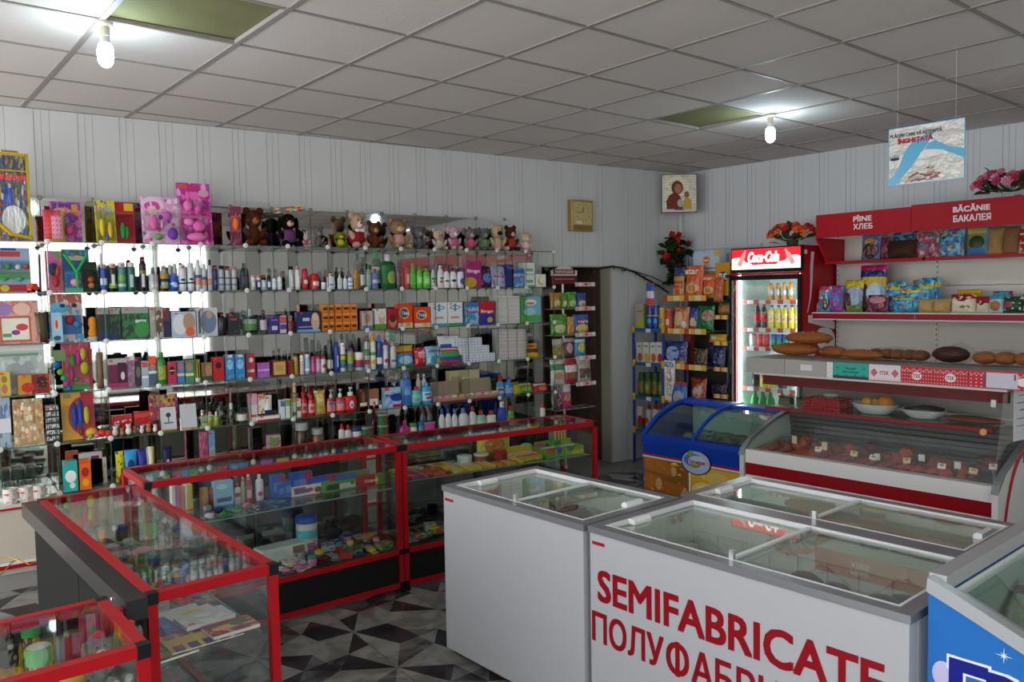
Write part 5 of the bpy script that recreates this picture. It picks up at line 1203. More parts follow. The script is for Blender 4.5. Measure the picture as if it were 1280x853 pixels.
bots(1, [('big', 480, 498, 318, '0f5a26', 'c9d0cc', PM('14662c', ('e', .65, .4, .3, .45, '9ab04a')), 'big dark green shampoo bottle'), ('shampoo', 498, 503, 328, '6a4a6a', '7a3f8c', '8a6a8a', 'slim purple bottle'), ('shampoo', 503, 508, 330, 'b02a20', 'a0281e', 'b83a2e', 'dark red slim bottle'), ('shampoo', 507, 515, 328, 'c24a42', 'b43a5a', PM('cf6058', ('r', .6, .5, .2, .4, 'e8c4bc')), 'pinkish red shampoo bottle'),
 ('shampoo', 515, 522, 329, '4fae3a', 'd9802a', '5fbf4a', 'green bottle with orange cap'), ('shampoo', 523, 530, 333, '5fc03a', '4faa34', PM('6fd04a', ('r', .5, .5, .3, .3, 'b8e89a')), 'light green shampoo bottle'), ('shampoo', 531, 540, 335, '5fc03a', '4faa34', PM('6fd04a', ('r', .5, .5, .3, .3, 'b8e89a')), 'light green shampoo bottle'), ('shampoo', 541, 547, 332, 'd9dad9', '4a5aa0', PM('e0e0dc', ('r', .5, .6, .4, .1, '5a5ab4'), ('e', .5, .3, .35, .12, 'd08a2a')), 'white bottle with coloured squares'), ('shampoo', 549, 557, 332, 'e6e6e2', 'd9d9d6', PM('e9e9e4', ('e', .6, .65, .3, .12, '4f8f4a'), ('e', .6, .3, .35, .14, 'e0622a')), 'white bottle with orange fruit print'),
 ('shampoo', 557, 564, 335, 'ecebe8', 'c4342e', PM('ecebe8', ('e', .5, .45, .4, .12, '7a4a7a')), 'white bottle with purple fruit print'), ('shampoo', 565, 573, 335, 'ecebe8', '2a2a2a', PM('ecebe8', ('e', .5, .5, .35, .16, '3a3a34')), 'white bottle with black round print'), ('lotion', 574, 582, 335, 'e2e4ee', '3a3f7a', PM('dfe2ee', ('e', .8, .4, .5, .4, '5a5fa0')), 'white bottle with violet curve')])
W_, WB = M('f0e8ea', .4), M('2a3a8c', .4)
boxes(1, [(583, 603, 327, PM('b3216e', ('n', 6, .55, '7a2a8a'), ('e', .3, .2, .4, .2, 'd0a42a')), 'magenta washing powder box', {'text': [('Bingo', W_, .16, .62, .8)]}), (634, 643, 331, PM('23306a', ('r', .5, .85, .4, .05, '3a4fa0')), 'narrow navy box behind the blue powder')])
bags(1, [(603, 618, 333, PM('3a2440', ('e', .6, .45, .4, .22, '4a8fc4'), ('n', 5, .6, 'b04a8c')), 'dark violet washing powder pouch'), (617, 636, 333, PM('c4c0dc', ('n', 5, .55, '8f8fc0'), ('r', .5, .85, .5, .1, 'b8b0d8')), 'pale violet washing powder pouch', {'text': [('Bingo', M('c0486a', .4), .13, .5, .8)]})])
boxes(1, [(641, 656, 336, PM('4a86c0', ('n', 4, .55, '8fb8dc'), ('r', .5, .85, .5, .1, '2f5fa8')), 'small pale blue powder box', {'text': [('Bingo', M('d04050', .4), .14, .5, .8)]})])
nap = PM('e4e6e0', ('r', .5, .45, .35, .12, '7ab08a'), ('r', .5, .08, .5, .06, '6aa05a'))
boxes(1, [(657, 669, 343, nap, 'white napkin pack with green print at the bottom', {'d': .1, 'tag': 0, 'cat': 'napkins'}), (671, 683, 343, PM('e6e6e0', ('e', .5, .5, .36, .36, 'd8c42a'), ('e', .6, .56, .28, .28, 'e6e6e0')), 'white pack with a yellow crescent', {'d': .08, 'tag': 0, 'cat': 'napkins'})])
boxes(1, [(657, 669, 343, nap, 'white napkin pack stacked on top of the other', {'d': .1, 'tag': 0, 'cat': 'napkins', 'dz': .099})])
# --- third shelf
c, w, h, z = spot(2, -6, 49, 376)
o = carton(w, .03, h, PM('c47a6a', ('n', 4, .5, 'd09a8a'), ('e', .2, .8, .2, .15, '9a7ab0'), ('e', .62, .8, .2, .14, 'e0b8a8'), ('r', .45, .34, .36, .30, 'b8604a'), ('r', .45, .34, .31, .25, 'e0dccc'), ('e', .6, .38, .14, .08, 'c8403a'), ('e', .45, .26, .1, .06, '8a3a8a'), ('r', .25, .2, .1, .04, '4a9a5a')), name='picture_set'); shelfput(o, 2, c, z, 'orange drawing board set with framed picture', 'toy set', .03, YG, .05, -.12)
c, w, h, z = spot(2, 43, 60, 391); o = pouch(w, h, .06, PM('5a4432', ('s', 'x', 6, .4, '8f5a3a'), ('s', 'x', 3, .2, '3f5a34')), seed=5); b = clear_bag(w*1.15, h*1.1, .09, 9); b.parent = o; shelfput(o, 2, c, z, 'dark brown striped bag of sticks', 'bag', .07, YG, .3)
cards(2, [(62, 105, 367, PM('4f96c4', ('r', .5, .86, .5, .14, 'a9584e'), ('n', 5, .5, 'c9b8a8'), ('r', .55, .35, .4, .2, '2f6aa8'), ('e', .3, .72, .25, .1, '5ab0d8')), [(.4, .75, .08, .04, '2a3a5a'), (.75, .75, .08, .04, '2a3a5a'), (.6, .45, .14, .1, 'b02a32'), (.8, .35, .12, .08, '3f7fb8')], 'blue sea animals toy card')])
c, w, h, z = spot(2, 63, 77, 391); o = carton(w, .03, h, PM('8fc0e0', ('e', .5, .6, .25, .25, 'd9b8a0'), ('e', .5, .6, .12, .15, 'c8402e'), ('e', .5, .14, .35, .08, '3a4a4a'))); shelfput(o, 2, c, z, 'pale blue toy box standing before the sea card', 'box', .03, YG-.035, 0, -.1)
c, w, h, z = spot(2, 106, 128, 391)
o = ob('toy_figure', MB().lathe([(w*.25, h*.13), (w*.30, h*.3), (w*.2, h*.45), (w*.27, h*.6), (w*.22, h*.8), (w*.05, h*.86)], 12).mesh('toy_figure', c_('e08a1e', .5), 60)); part('base', MB().lathe([(w*.30, 0), (w*.36, h*.04), (w*.36, h*.13), (w*.2, h*.16)], 14), c_('b9b8b2'), o, smooth=40); b = clear_bag(w, h, w*.95, 21); b.parent = o; shelfput(o, 2, c, z, 'orange toy on a grey base in a clear bag', 'toy', w, YG)
gift = PM('23402c', ('n', 5, .5, '2f6a3f'), ('r', .5, .9, .5, .1, '8f9490'), ('r', .7, .55, .2, .05, 'b8c4b8'), ('e', .75, .3, .3, .25, '2f8a3f'))
boxes(2, [(121, 136, 385, PM('262c28', ('r', .5, .9, .5, .1, '8a8f8a'), ('r', .5, .1, .5, .15, '1f2f5a')), 'dark gift box with grey lid'), (136, 151, 385, PM('202a24', ('r', .5, .9, .5, .1, '8f948f'), ('n', 4, .55, '2a5a3a'), ('r', .5, .08, .5, .1, '1f2a52')), 'dark green narrow gift box'), (152, 186, 384, gift, 'wide green gift box'), (187, 204, 384, PM('a49a94', ('e', .7, .5, .3, .4, '6a4a3a'), ('n', 4, .6, 'c4bcb4')), 'beige grey gift box with a face'), (204, 213, 385, PM('5a3a34', ('r', .5, .3, .5, .25, '1f2a4a'), ('n', 5, .6, '2a2224')), 'dark brown slim gift box'),
 (214, 245, 390, PM('a8bcd0', ('e', .35, .5, .3, .4, 'd4d8dc'), ('e', .72, .6, .25, .35, 'b08a70'), ('e', .75, .2, .2, .18, 'e0602a')), 'pale blue box with baby face and orange disc'), (246, 272, 385, PM('c4c8cc', ('e', .55, .5, .4, .4, '6a7f98'), ('e', .6, .75, .14, .14, 'c09a84'), ('r', .12, .5, .06, .4, '4a4f56')), 'white gift box with blue clothed figure')])
bots(2, [('lotion', 272, 284, 391, '14161c', '1a1c22', 'none' if 0 else None, 'black dress shaped bottle'),])
boxes(2, [(285, 300, 392, PM('26282e', ('r', .45, .72, .3, .04, 'c0332a'), ('n', 3, .62, '3a3c42')), 'black box with red tick stripe')])
bots(2, [('perfume', 305, 324, 386, thin('e8f2ea', .8, .02, .92), 'b4bcb4', PM('9aae98', ('r', .5, .3, .5, .3, '5f8a4a')), 'clear square bottle with green liquid'), ('perfume', 326, 335, 388, thin('e6e8ec', .8, .02, .9), '1f2a4a', 'b8a8b8', 'clear slim perfume bottle with dark cap')])
boxes(2, [(337, 349, 395, PM('3a2f7a', ('r', .5, .3, .3, .12, 'c9c0dc'), ('r', .5, .75, .35, .04, '7a6fc0')), 'violet box with white label'), (350, 358, 395, PM('d9c4c8', ('r', .5, .75, .5, .2, 'c0525a'), ('r', .5, .35, .5, .15, '3a4a9a')), 'white box with red top and blue band')])
bots(2, [('perfume', 359, 370, 395, '7a1218', 'c9c9c9', None, 'dark red perfume bottle')])
boxes(2, [(371, 400, 390, PM('2c2f6a', ('e', .8, .5, .18, .45, 'c9a890'), ('e', .8, .75, .14, .18, 'd8c494'), ('r', .4, .62, .15, .08, 'c4c4d8'), ('r', .5, .05, .5, .07, '7ab0dc'), ('r', .35, .25, .3, .03, '9a9ac4')), 'navy box with a blond woman')])
ob_ = PM('d9761e', ('r', .5, .5, .34, .12, '2a1712'), ('r', .5, .88, .5, .08, 'e8a04a'))
for rr_ in range(3):
    for i, (a, b) in enumerate(((403, 411), (411, 418), (419, 428), (428.5, 438), (438.5, 447))):
        c, w, h, z = spot(2, a, b, 414); hh = .066; o = carton(w-.003, .06, hh-.002, ob_); shelfput(o, 2, c, z+rr_*hh, 'small orange dye box in a stacked block', 'box', .06)
boxes(2, [(453, 466, 389, PM('cdb8b0', ('e', .5, .6, .3, .25, 'c08a7a'), ('r', .5, .1, .5, .1, '5a80b0')), 'pale pink box with blue base'), (469, 483, 386, PM('dcdcd8', ('e', .6, .5, .3, .3, 'c8a48c'), ('e', .6, .7, .26, .16, 'd8d0b8'), ('r', .5, .1, .5, .14, '5a9a2f')), 'white hair dye box with green base'), (484, 498, 386, PM('a8202c', ('e', .5, .35, .34, .3, 'b8805f'), ('e', .5, .5, .3, .2, '5a2a1c')), 'red hair dye box with a face')])
tide = PM('e0481c', ('e', .45, .60, .34, .24, 'e8b82a'), ('e', .45, .60, .26, .18, '2a3f9a'), ('r', .5, .1, .5, .10, 'd9d4cc'), ('e', .7, .12, .2, .08, 'e0b02a'))
boxes(2, [(497, 516, 379.5, tide, 'orange powder box with blue round logo, taller', {'text': [('Tide', M('f0ece0', .4), .13, .60, .5)]}), (518, 538, 384, tide, 'orange powder box with blue round logo, shorter', {'text': [('Tide', M('f0ece0', .4), .14, .60, .5)]})])
ari = PM('e6e8ea', ('e', .5, .78, .36, .09, '3f7fb4'), ('e', .5, .78, .28, .055, 'e6e8ea'), ('r', .5, .78, .07, .16, '4f90c0'), ('r', .5, .06, .5, .06, '5a9fc4'))
boxes(2, [(539.5, 559, 378.5, ari, 'white powder box with blue swirl', {'text': [('ARIEL', M('c0302a', .4), .09, .36, .62)]}), (560, 578.5, 378, PM('e6e8e4', ('e', .5, .78, .36, .09, '3f7fb4'), ('e', .5, .78, .28, .055, 'e6e8e4'), ('r', .5, .78, .07, .16, '4f90c0'), ('r', .5, .06, .5, .06, '4f9a6a')), 'white powder box with green base', {'text': [('ARIEL', M('c0302a', .4), .09, .36, .62)]}), (581, 599, 378, PM('4a90c8', ('n', 4, .52, '9ac4e0'), ('r', .5, .9, .5, .1, '3a78b4')), 'sky blue powder box', {'text': [('Bingo', M('c43a4a', .4), .14, .58, .8)]}), (600, 618, 377, PM('c0202c', ('r', .5, .18, .5, .28, '2a3a9a'), ('e', .7, .2, .2, .12, 'd9a03a')), 'red and blue powder box', {'text': [('Bingo', W_, .15, .56, .86)]})])
for s_, (a, b) in enumerate(((621, 635), (635.5, 650))):
    for k in range(7):
        c, w, h, z = spot(2, a, b, 370); hh = h/7; o = carton(w-.004, .12, hh-.003, PM('dad8d2', ('r', .5, .5, .5, .2, 'c4c0b8'), ('n', 3, .62, 'e8e6e0')), name='napkin_pack'); shelfput(o, 2, c, z+k*hh, ('white napkin pack in the stack by the powder', 'white napkin pack in the stack by the paper rolls')[s_], 'napkins', .12)
c, w, h, z = spot(2, 651, 676, 371); o = carton(w, .1, h, PM('7ab4cc', ('e', .5, .78, .3, .12, 'e6e8e4'), ('e', .5, .74, .2, .05, 'e07a3a'), ('r', .12, .5, .12, .5, '4f9a4a'), ('r', .5, .16, .5, .12, '5aae4a'), ('e', .45, .42, .3, .14, 'a8d0dc')), name='paper_roll_pack'); shelfput(o, 2, c, z, 'blue and green toilet paper pack', 'paper pack', .1)
# --- fourth shelf
c, w, h, z = spot(3, -8, 54, 431); o = carton(w, .05, h, PM('b9c0b8', ('r', .5, .92, .5, .06, 'e0e0da'), ('e', .5, .4, .3, .36, 'a9aaae'), ('r', .5, .78, .44, .03, '6a9a7a'), ('n', 4, .6, 'd0d4d0')), name='toy_bag'); b = clear_bag(w*.7, h*.7, .05, 31); b.parent = o; b.location = (0, -.05, .01); shelfput(o, 3, c, z, 'pale framed toy set with a clear bag', 'toy set', .05, YG+.06, 0, -.05)
boxes(3, [(-4, 9, 466, PM('d0b03a', ('e', .4, .7, .3, .15, '8a7a3a'), ('e', .4, .3, .3, .2, 'c06a5a')), 'yellow toy box cut by the picture edge'), (18, 59, 469, PM('b8862a', ('r', .7, .5, .28, .5, '7a1a1a'), ('e', .75, .6, .18, .3, '1f1a1a'), ('e', .3, .35, .2, .25, 'b02a22'), ('n', 6, .62, 'd8301e')), 'long red and yellow toy vehicle box', {'d': .07})], y=YG-.01)
cards(3, [(76, 114, 429, PM('c44a62', ('n', 4, .55, 'd86a7a'), ('r', .5, .06, .5, .07, '3f8f4a'), ('e', .95, .5, .1, .5, 'a82a3a')), [(.36, .62, .09, .14, '3f9a3a'), (.55, .68, .10, .17, 'c42f86'), (.72, .75, .12, .14, 'b8b02a'), (.75, .45, .16, .14, 'b8ae2a'), (.45, .22, .08, .05, '2f9a3c'), (.3, .35, .08, .16, 'c8387e')], 'red bowling pin toy card', {'dy': .02})])
c, w, h, z = spot(3, 66, 84, 432); o = ob('bead_snake', MB().ell((-.03, 0, .17), .024, 10, 7, 0).ell((-.012, 0, .125), .021, 10, 7, 1).ell((.004, 0, .085), .019, 10, 7, 2).ell((.018, 0, .05), .018, 10, 7, 3).ell((.03, 0, .018), .018, 10, 7, 0).mesh('bead_snake', [c_('1f5f9a', .3), c_('6a9a2f', .3), c_('2f9a5a', .3), c_('b0307e', .3)], 60)); part('hang_card', MB().box(-.045, .02, .02, .023, .19, .26), c_('6a8a5a'), o); shelfput(o, 3, c, z, 'string of coloured beads with a green card', 'toy', .05, YG-.04)
c, w, h, z = spot(3, 116, 130, 436); o = pouch(w*.6, h*.9, .04, PM('6a4a34', ('s', 'x', 7, .4, '8a6a4a')), seed=8); b = clear_bag(w, h, .07, 13); b.parent = o; shelfput(o, 3, c, z, 'brown brush in a clear bag', 'brush', .05)
boxes(3, [(131, 157, 449, PM('6a1f42', ('r', .5, .9, .5, .1, 'b0a8a8'), ('r', .72, .5, .22, .36, '3a1428'), ('e', .75, .4, .1, .14, 'd0c8cc'), ('r', .5, .08, .5, .08, 'a8295f')), 'maroon gift box with window'), (156, 166, 446, PM('7a5a72', ('n', 6, .52, '9a7a92'), ('r', .5, .94, .5, .06, 'd0ccd0')), 'mauve glitter box'), (166, 174, 448, PM('33223a', ('e', .5, .5, .35, .2, '6a6a4a')), 'dark plum box'), (174, 183, 452, PM('9fb0bc', ('r', .5, .85, .4, .1, 'c0503a'), ('r', .5, .35, .5, .04, 'dfe6ea')), 'grey blue cream box'), (183, 193, 446, PM('4a5a70', ('r', .5, .88, .5, .12, 'e8561e'), ('e', .5, .62, .4, .12, 'b07a5f'), ('r', .5, .45, .5, .05, 'd0d8dc')), 'blue grey box with orange top')])
bots(3, [('shampoo', 194, 206, 441, '2a8a34', '2f8f3a', PM('8aa83a', ('n', 5, .5, 'b8b84a')), 'green bottle with lime label')])
boxes(3, [(207, 218, 453, PM('b82a4a', ('e', .5, .6, .32, .2, '2a1a1c'), ('r', .5, .6, .3, .03, 'd0a84a')), 'crimson box with black oval'), (219, 228, 452, PM('3f78b8', ('e', .5, .75, .35, .16, 'b06a5a'), ('r', .5, .38, .5, .06, 'd9c4a0')), 'blue box with lips print'), (229, 240, 451, PM('3f8a52', ('e', .5, .7, .35, .2, '9a7a6a'), ('r', .5, .36, .5, .06, 'e0cfa0')), 'green box with face print')])
c, w, h, z = spot(3, 241, 249, 450); shelfput(tube_pack(w, h, PM('1c2a1a', ('s', 'x', 3, .4, 'a8b02a')), c_('d0d0cc')), 3, c, z, 'black and yellow cream tube', 'tube', .03)
boxes(3, [(250, 263, 454, PM('8f6a4a', ('e', .6, .6, .35, .3, 'b8805a'), ('r', .5, .15, .5, .12, '2f4a34')), 'brown box with face print'), (264, 278, 447, PM('b81f26', ('e', .5, .65, .28, .14, '2a1416')), 'bright red box with black emblem')])
blb = PM('2f7fb8', ('e', .5, .6, .35, .2, '8fc0dc'), ('n', 4, .6, '5aa4d0'), ('r', .5, .94, .3, .05, 'd8dce0'))
boxes(3, [(279.5, 291, 444, blb, 'sky blue cosmetics box'), (292, 304, 443.5, blb, 'sky blue cosmetics box'), (306, 317, 443, PM('b8323e', ('e', .5, .75, .3, .1, 'e8d8d4'), ('r', .5, .3, .4, .06, 'e0c8c8')), 'rose red box with white shield'), (320, 335, 454, PM('a85ab8', ('r', .5, .5, .5, .06, 'd0b8dc'), ('n', 5, .6, 'c07ad0')), 'small lilac box'), (338, 357, 451, PM('6a1a1f', ('r', .5, .5, .40, .42, 'c8a85a'), ('r', .5, .52, .25, .2, 'b8954a')), 'square gold and maroon box', {'d': .08}), (358, 365, 451, PM('8a1c24', ('r', .5, .5, .3, .4, 'a82a30')), 'narrow dark red box')])
cans(3, [(366, 372, 442, 'b8942f', '2a2420', None, 'golden spray can'), (374, 379, 440, 'd9d4d2', 'b0202a', PM('dcd8d6', ('s', 'z', 6, .35, 'b02a34')), 'white can with red lettering stripes'), (380, 387, 443, '8fb8cc', 'e6e8e8', PM('9ac0d0', ('r', .5, .2, .5, .12, 'e8ecec')), 'pale blue can'), (388, 393, 446, 'c02a6a', 'c02a6a', 'd05a8a', 'pink slim can'), (394, 400, 446, 'b88ab0', 'c0307a', 'c8a4c4', 'lilac and pink can'), (400, 407, 446, 'd8ccd0', 'b8303e', PM('dcd4d6', ('e', .6, .6, .35, .3, 'b83a4a')), 'white and red can'), (408.5, 416, 425, '1a1a1a', '17171a', PM('1c1c1c', ('r', .5, .2, .5, .35, 'd9d9d4')), 'tall black can with white base'), (417, 424, 428, '1f3a8a', '2a4494', PM('2341a0', ('r', .55, .5, .12, .4, 'd0d8e8')), 'tall royal blue can'), (425, 432, 429, 'd9d9d6', 'ecebe8', PM('2f5fae', ('r', .5, .75, .5, .14, 'd9b02a'), ('r', .5, .45, .5, .14, '3f8f3a')), 'white can with coloured blocks'), (434, 442, 435, '8a8f2f', '2a3f8a', PM('9aa03a', ('r', .5, .2, .5, .2, '3f5f9a')), 'olive can with blue cap')])
bots(3, [('jar', 444, 455, 441, 'd0c8c4', 'e4e2de', PM('a82a30', ('r', .5, .12, .5, .15, '2a4f9a')), 'white and red coffee jar')])
cans(3, [(456, 462, 419.5, 'd4d0d0', '7a2a3a', PM('d0c8ca', ('r', .5, .8, .5, .2, '5f9a4a'), ('r', .5, .2, .5, .15, 'b03a4a')), 'tall can with maroon cap'), (463, 470, 419.5, 'dcd8c8', 'd0b82a', PM('e0dccc', ('r', .5, .7, .5, .1, '5f9a4a'), ('e', .5, .2, .4, .16, 'd9a82a')), 'tall can with yellow cap'), (471, 478, 419.5, '2a3f7a', '3a80c8', PM('2a4488', ('r', .5, .25, .5, .2, 'd8dce4')), 'tall can with blue cap'), (479, 485, 425, 'c4bcd4', '4a2f7a', PM('d4d0dc', ('e', .5, .3, .35, .16, 'a02a4a')), 'tall can with violet cap'), (488, 496, 427, 'b8b8bc', '9a9a9e', PM('c0c0c4', ('r', .5, .3, .4, .1, '6a6a74')), 'silver grey spray can')], 'tallcan')
bags(3, [(497, 518, 432, PM('3f80c0', ('r', .5, .85, .5, .16, 'd0a42a'), ('r', .5, .66, .5, .05, 'b8322a'), ('e', .5, .3, .4, .2, 'a8cce4'), ('r', .5, .05, .5, .05, '5f9a4a')), 'blue washing powder pouch with yellow top'), (519, 534, 435, PM('c42430', ('e', .6, .6, .36, .2, 'd88a8a'), ('n', 5, .6, 'e0b0b0')), 'red washing powder pouch', {'text': [('BIO', W_, .1, .7, .5)]}), (533, 553, 433, PM('8fc0d4', ('e', .6, .3, .35, .25, '4f9ac0'), ('n', 5, .6, 'cfe4ec'), ('e', .8, .2, .15, .12, 'd0c02a')), 'pale blue washing powder pouch', {'text': [('OXENOL', M('5a2a5a', .4), .12, .72, .85)], 'rz': .1}), (551, 576, 420, PM('d4d8dc', ('r', .5, .62, .4, .08, '2f4a8a'), ('r', .5, .45, .4, .05, 'c42f30'), ('r', .6, .3, .5, .12, '3f9a4a'), ('r', .5, .16, .5, .08, '2a4fa0'), ('r', .5, .05, .5, .06, 'c03a5a')), 'white green and red powder pouch leaning', {'rz': -.15, 'tilt': -.2})])
tis = PM('d6d8e0', ('d', 3, 3, .18, '5a6ab0'), ('r', .5, .96, .5, .04, 'eceef0'))
for rr_, (yb, yt, xs) in enumerate(((453, 441, (580, 592, 605, 618)), (440, 428, (575, 587, 599, 611)), (427, 415, (566, 578.5, 590, 602)))):
    for i in range(3):
        c, w, h, z = spot(3, xs[i], xs[i+1], 441); o = carton(w-.003, .075, .066, tis, name='tissue_pack'); shelfput(o, 3, c, z+rr_*.068, 'white tissue pack with blue dots in a stepped stack', 'tissues', .075)
pnk = PM('c8c4c0', ('d', 4, 9, .22, 'c07a88'), ('n', 6, .6, 'a8b8a8'))
for i, (a, b) in enumerate(((622, 634), (635, 645.5), (646.5, 657))): boxes(3, [(a, b, 412, pnk, 'tall flowered paper towel pack', {'tag': 0, 'd': .09, 'cat': 'paper pack'})])
bags(3, [(658, 674, 429, PM('d8ac1e', ('r', .5, .45, .5, .14, '5a2a1a'), ('e', .5, .75, .3, .1, 'c0392b')), 'yellow noodle packet leaning at the shelf end', {'rz': -.2, 'tilt': -.3})])
# --- fifth shelf
c, w, h, z = spot(4, 10, 48, 500); o = carton(w, .04, h, PM('c09a6a', ('r', .5, .8, .4, .2, '9a9f7a'), ('r', .3, .7, .04, .25, 'b0703a'), ('r', .7, .7, .04, .25, 'b0703a'), ('r', .5, .72, .22, .02, 'b0703a'), ('v', 8, .5, ('d8b08a', 'e8d8c0', 'b87a4a'))), name='toy_bed'); b = clear_bag(w*.9, h*.62, .06, 44); b.parent = o; b.location = (0, -.045, 0); shelfput(o, 4, c, z, 'wooden doll bed in a clear bag', 'toy', .04, YG, 0, -.06)
boxes(4, [(-12, 7, 470, PM('6a80a0', ('n', 4, .5, 'a8b4c4'), ('r', .5, .3, .5, .1, 'd8dce0')), 'blue grey pack at the picture edge'), (51, 68, 508, PM('4a4c4c', ('n', 8, .5, 'c8c8c4'), ('s', 'z', 6, .3, '1f2020')), 'black and white patterned pack', {'d': .06})])
cards(4, [(72, 114, 492, PM('d0962a', ('e', .62, .5, .42, .40, 'b02a24'), ('e', .62, .5, .34, .33, 'c04a30'), ('r', .8, .5, .2, .5, 'a82028'), ('r', .2, .93, .12, .04, '7a8a5a')), [(.38, .5, .09, .3, '2a3f9a'), (.56, .55, .09, .32, '2a45a8'), (.75, .5, .1, .2, 'c8a82a'), (.55, .15, .07, .09, '9a1f2a')], 'yellow and red card with blue walkie talkies')])
c, w, h, z = spot(4, 100, 126, 533); o = ob('toy_fruit', MB().ell((-.02, 0, .035), (.038, .03, .034), 12, 8, 0).ell((.035, -.01, .025), (.026, .024, .024), 12, 8, 1).ell((-.03, -.03, .016), (.018, .018, .015), 10, 7, 2).ell((.005, -.035, .016), (.02, .018, .015), 10, 7, 3).ell((.07, -.01, .022), (.024, .022, .022), 10, 7, 1).mesh('toy_fruit', [c_('d09a3a'), c_('d8402e'), c_('6a9a2f'), c_('d8508a')], 60)); shelfput(o, 4, c, z, 'cluster of plastic toy fruit', 'toy', .07, YG-.02)
boxes(4, [(134, 160, 520, PM('c02622', ('r', .5, .2, .5, .2, '8a1a18'), ('n', 4, .62, 'e0d4d0')), 'low red souvenir box behind the figurines', {'d': .04, 'tag': 0}), (162, 190, 515, PM('c42a24', ('r', .5, .8, .5, .1, 'd8413a'), ('n', 4, .62, '8a1a18')), 'taller red souvenir box behind the figurines', {'d': .04, 'tag': 0})], y=YG+.09)
rr2 = random.Random(12); figc = ['d8d0c4', '3f6a9a', 'b07a4a', '2a2422', 'e8dcd0', 'c0302a', '8a5a3a', 'a8a8a8']
for i in range(14):
    x = 135 + i*4.2; c, w, h, z = spot(4, x, x+5, 540); s = .02+.012*rr2.random()
    o = ob('figurine', MB().ell((0, 0, s*.9), (s*.7, s*.6, s*.9), 9, 7, 0).ell((0, -.004, s*2.0), (s*.55, s*.5, s*.5), 9, 7, 1).ell((-s*.4, 0, s*2.4), s*.2, 6, 5, 1).ell((s*.4, 0, s*2.4), s*.2, 6, 5, 1).mesh('figurine', [c_(figc[i % 8], .4), c_(figc[(i*3+4) % 8], .4)], 60)); shelfput(o, 4, c, z, '%s and %s figurine' % (['pale', 'blue', 'tan', 'black', 'cream', 'red', 'brown', 'grey'][i % 8], ['cream', 'grey', 'blue', 'red', 'pale', 'brown', 'black', 'tan'][(i*3+4) % 8 - 4]), 'figurine', .03, YG-.02+.05*(i % 2), rr2.uniform(-.4, .4))
cards(4, [(185, 222, 495, PM('9a3a5a', ('r', .5, .82, .4, .16, 'c09a3a'), ('r', .95, .85, .06, .12, 'd0508a'), ('v', 8, .5, ('b04a6a', 'd0a04a', '7a2a4a'))), [], 'pink and gold picture book', {'film': False, 'dy': .05})])
boxes(4, [(196, 216, 510, PM('c9cdd0', ('e', .5, .66, .16, .10, '2a2c2e'), ('r', .5, .5, .03, .16, '2a2c2e'), ('r', .5, .32, .3, .03, '5a5f62'), ('r', .5, .03, .5, .03, 'c8a24a')), 'white card with a black tree print', {'d': .012, 'tag': 0, 'tilt': -.15}), (221, 242, 506, PM('c4c9ce', ('r', .5, .02, .5, .025, 'c8a24a')), 'plain white card with gold edge', {'d': .012, 'tag': 0, 'tilt': -.15, 'rz': .08})])
cg = thin('eef4e2', .9, .02, .9); cgy = M('8a961f', .2)
bots(4, [('perfume', 245, 253, 514, cg, 'd8dcdc', None, 'small clear perfume bottle'), ('perfume', 255, 262, 516, cgy, 'd8dcdc', None, 'olive perfume bottle with silver cap'), ('perfume', 263, 270, 516, cgy, 'd8dcdc', None, 'olive perfume bottle with silver cap'), ('perfume', 268, 280, 504, thin('dfe4c8', .9, .02, .85), '2a2c2c', None, 'large clear perfume bottle with black cap'), ('perfume', 281, 291, 505, thin('e0e4d0', .9, .02, .85), 'b8bcbc', None, 'large clear perfume bottle with pale cap'), ('perfume', 293, 306, 511, thin('e8ecd8', .9, .02, .85), '1f1f1f', 'c9c9c0', 'squat perfume bottle with dark cap')])
boxes(4, [(308, 318, 493, PM('d9a8b4', ('r', .5, .3, .5, .3, 'd8d4d4'), ('r', .5, .2, .4, .05, 'e0502f')), 'tall pale pink box'), (319, 328, 503, PM('dcdcd8', ('n', 3, .55, 'd9803a')), 'white box with orange print', {'dz': .05})], y=YG+.015)
c, w, h, z = spot(4, 326, 338, 499); shelfput(tube_pack(w, h*.82, c_('dcdcd6'), c_('1f2a6a')), 4, c, z+.05, 'white tube standing on a navy cap', 'tube', .03, YG+.02)
boxes(4, [(317, 346, 521, PM('d8d4d2', ('e', .4, .7, .5, .4, 'e8e4e2'), ('r', .5, .15, .5, .16, 'c02f34')), 'flat white and red box lying under the tube', {'d': .06})])
for (a, b, t_, m_, d_) in ((347, 352.5, 501, PM('d0d8dc', ('r', .5, .8, .5, .14, '3a70b8')), 'white and blue slim box'), (353.5, 359, 500, PM('d0dcd0', ('r', .5, .8, .5, .16, '6fae4a')), 'white and green slim box'), (361, 366.5, 499, PM('c0c4b0', ('r', .5, .85, .5, .1, 'c8b02a'), ('r', .5, .2, .5, .1, '4a6a3a')), 'grey and yellow slim box'), (367.5, 373, 499, PM('d4d4c8', ('r', .5, .45, .5, .12, '5f6a2f')), 'white and olive slim box')): boxes(4, [(a, b, t_, m_, d_)])
rp_ = c_('b8141c', .2); 
bots(4, [('lotion', 374, 381, 493, rp_, 'a8121a', PM('d08a8a', ('r', .5, .5, .3, .2, 'b82a34')), 'red slim bottle with pale label'), ('lotion', 383, 391, 495, rp_, 'b8202a', PM('dc9a94', ('r', .5, .5, .3, .2, 'c84a4a')), 'red bottle with pink label')])
bags(4, [(392, 406, 489, PM('d0a85a', ('v', 7, .5, ('d88a2a', 'b8a03a', 'e8d4a0', '7a8a3a')), ('r', .5, .6, .3, .08, 'd8c890')), 'orange floral refill pouch')])
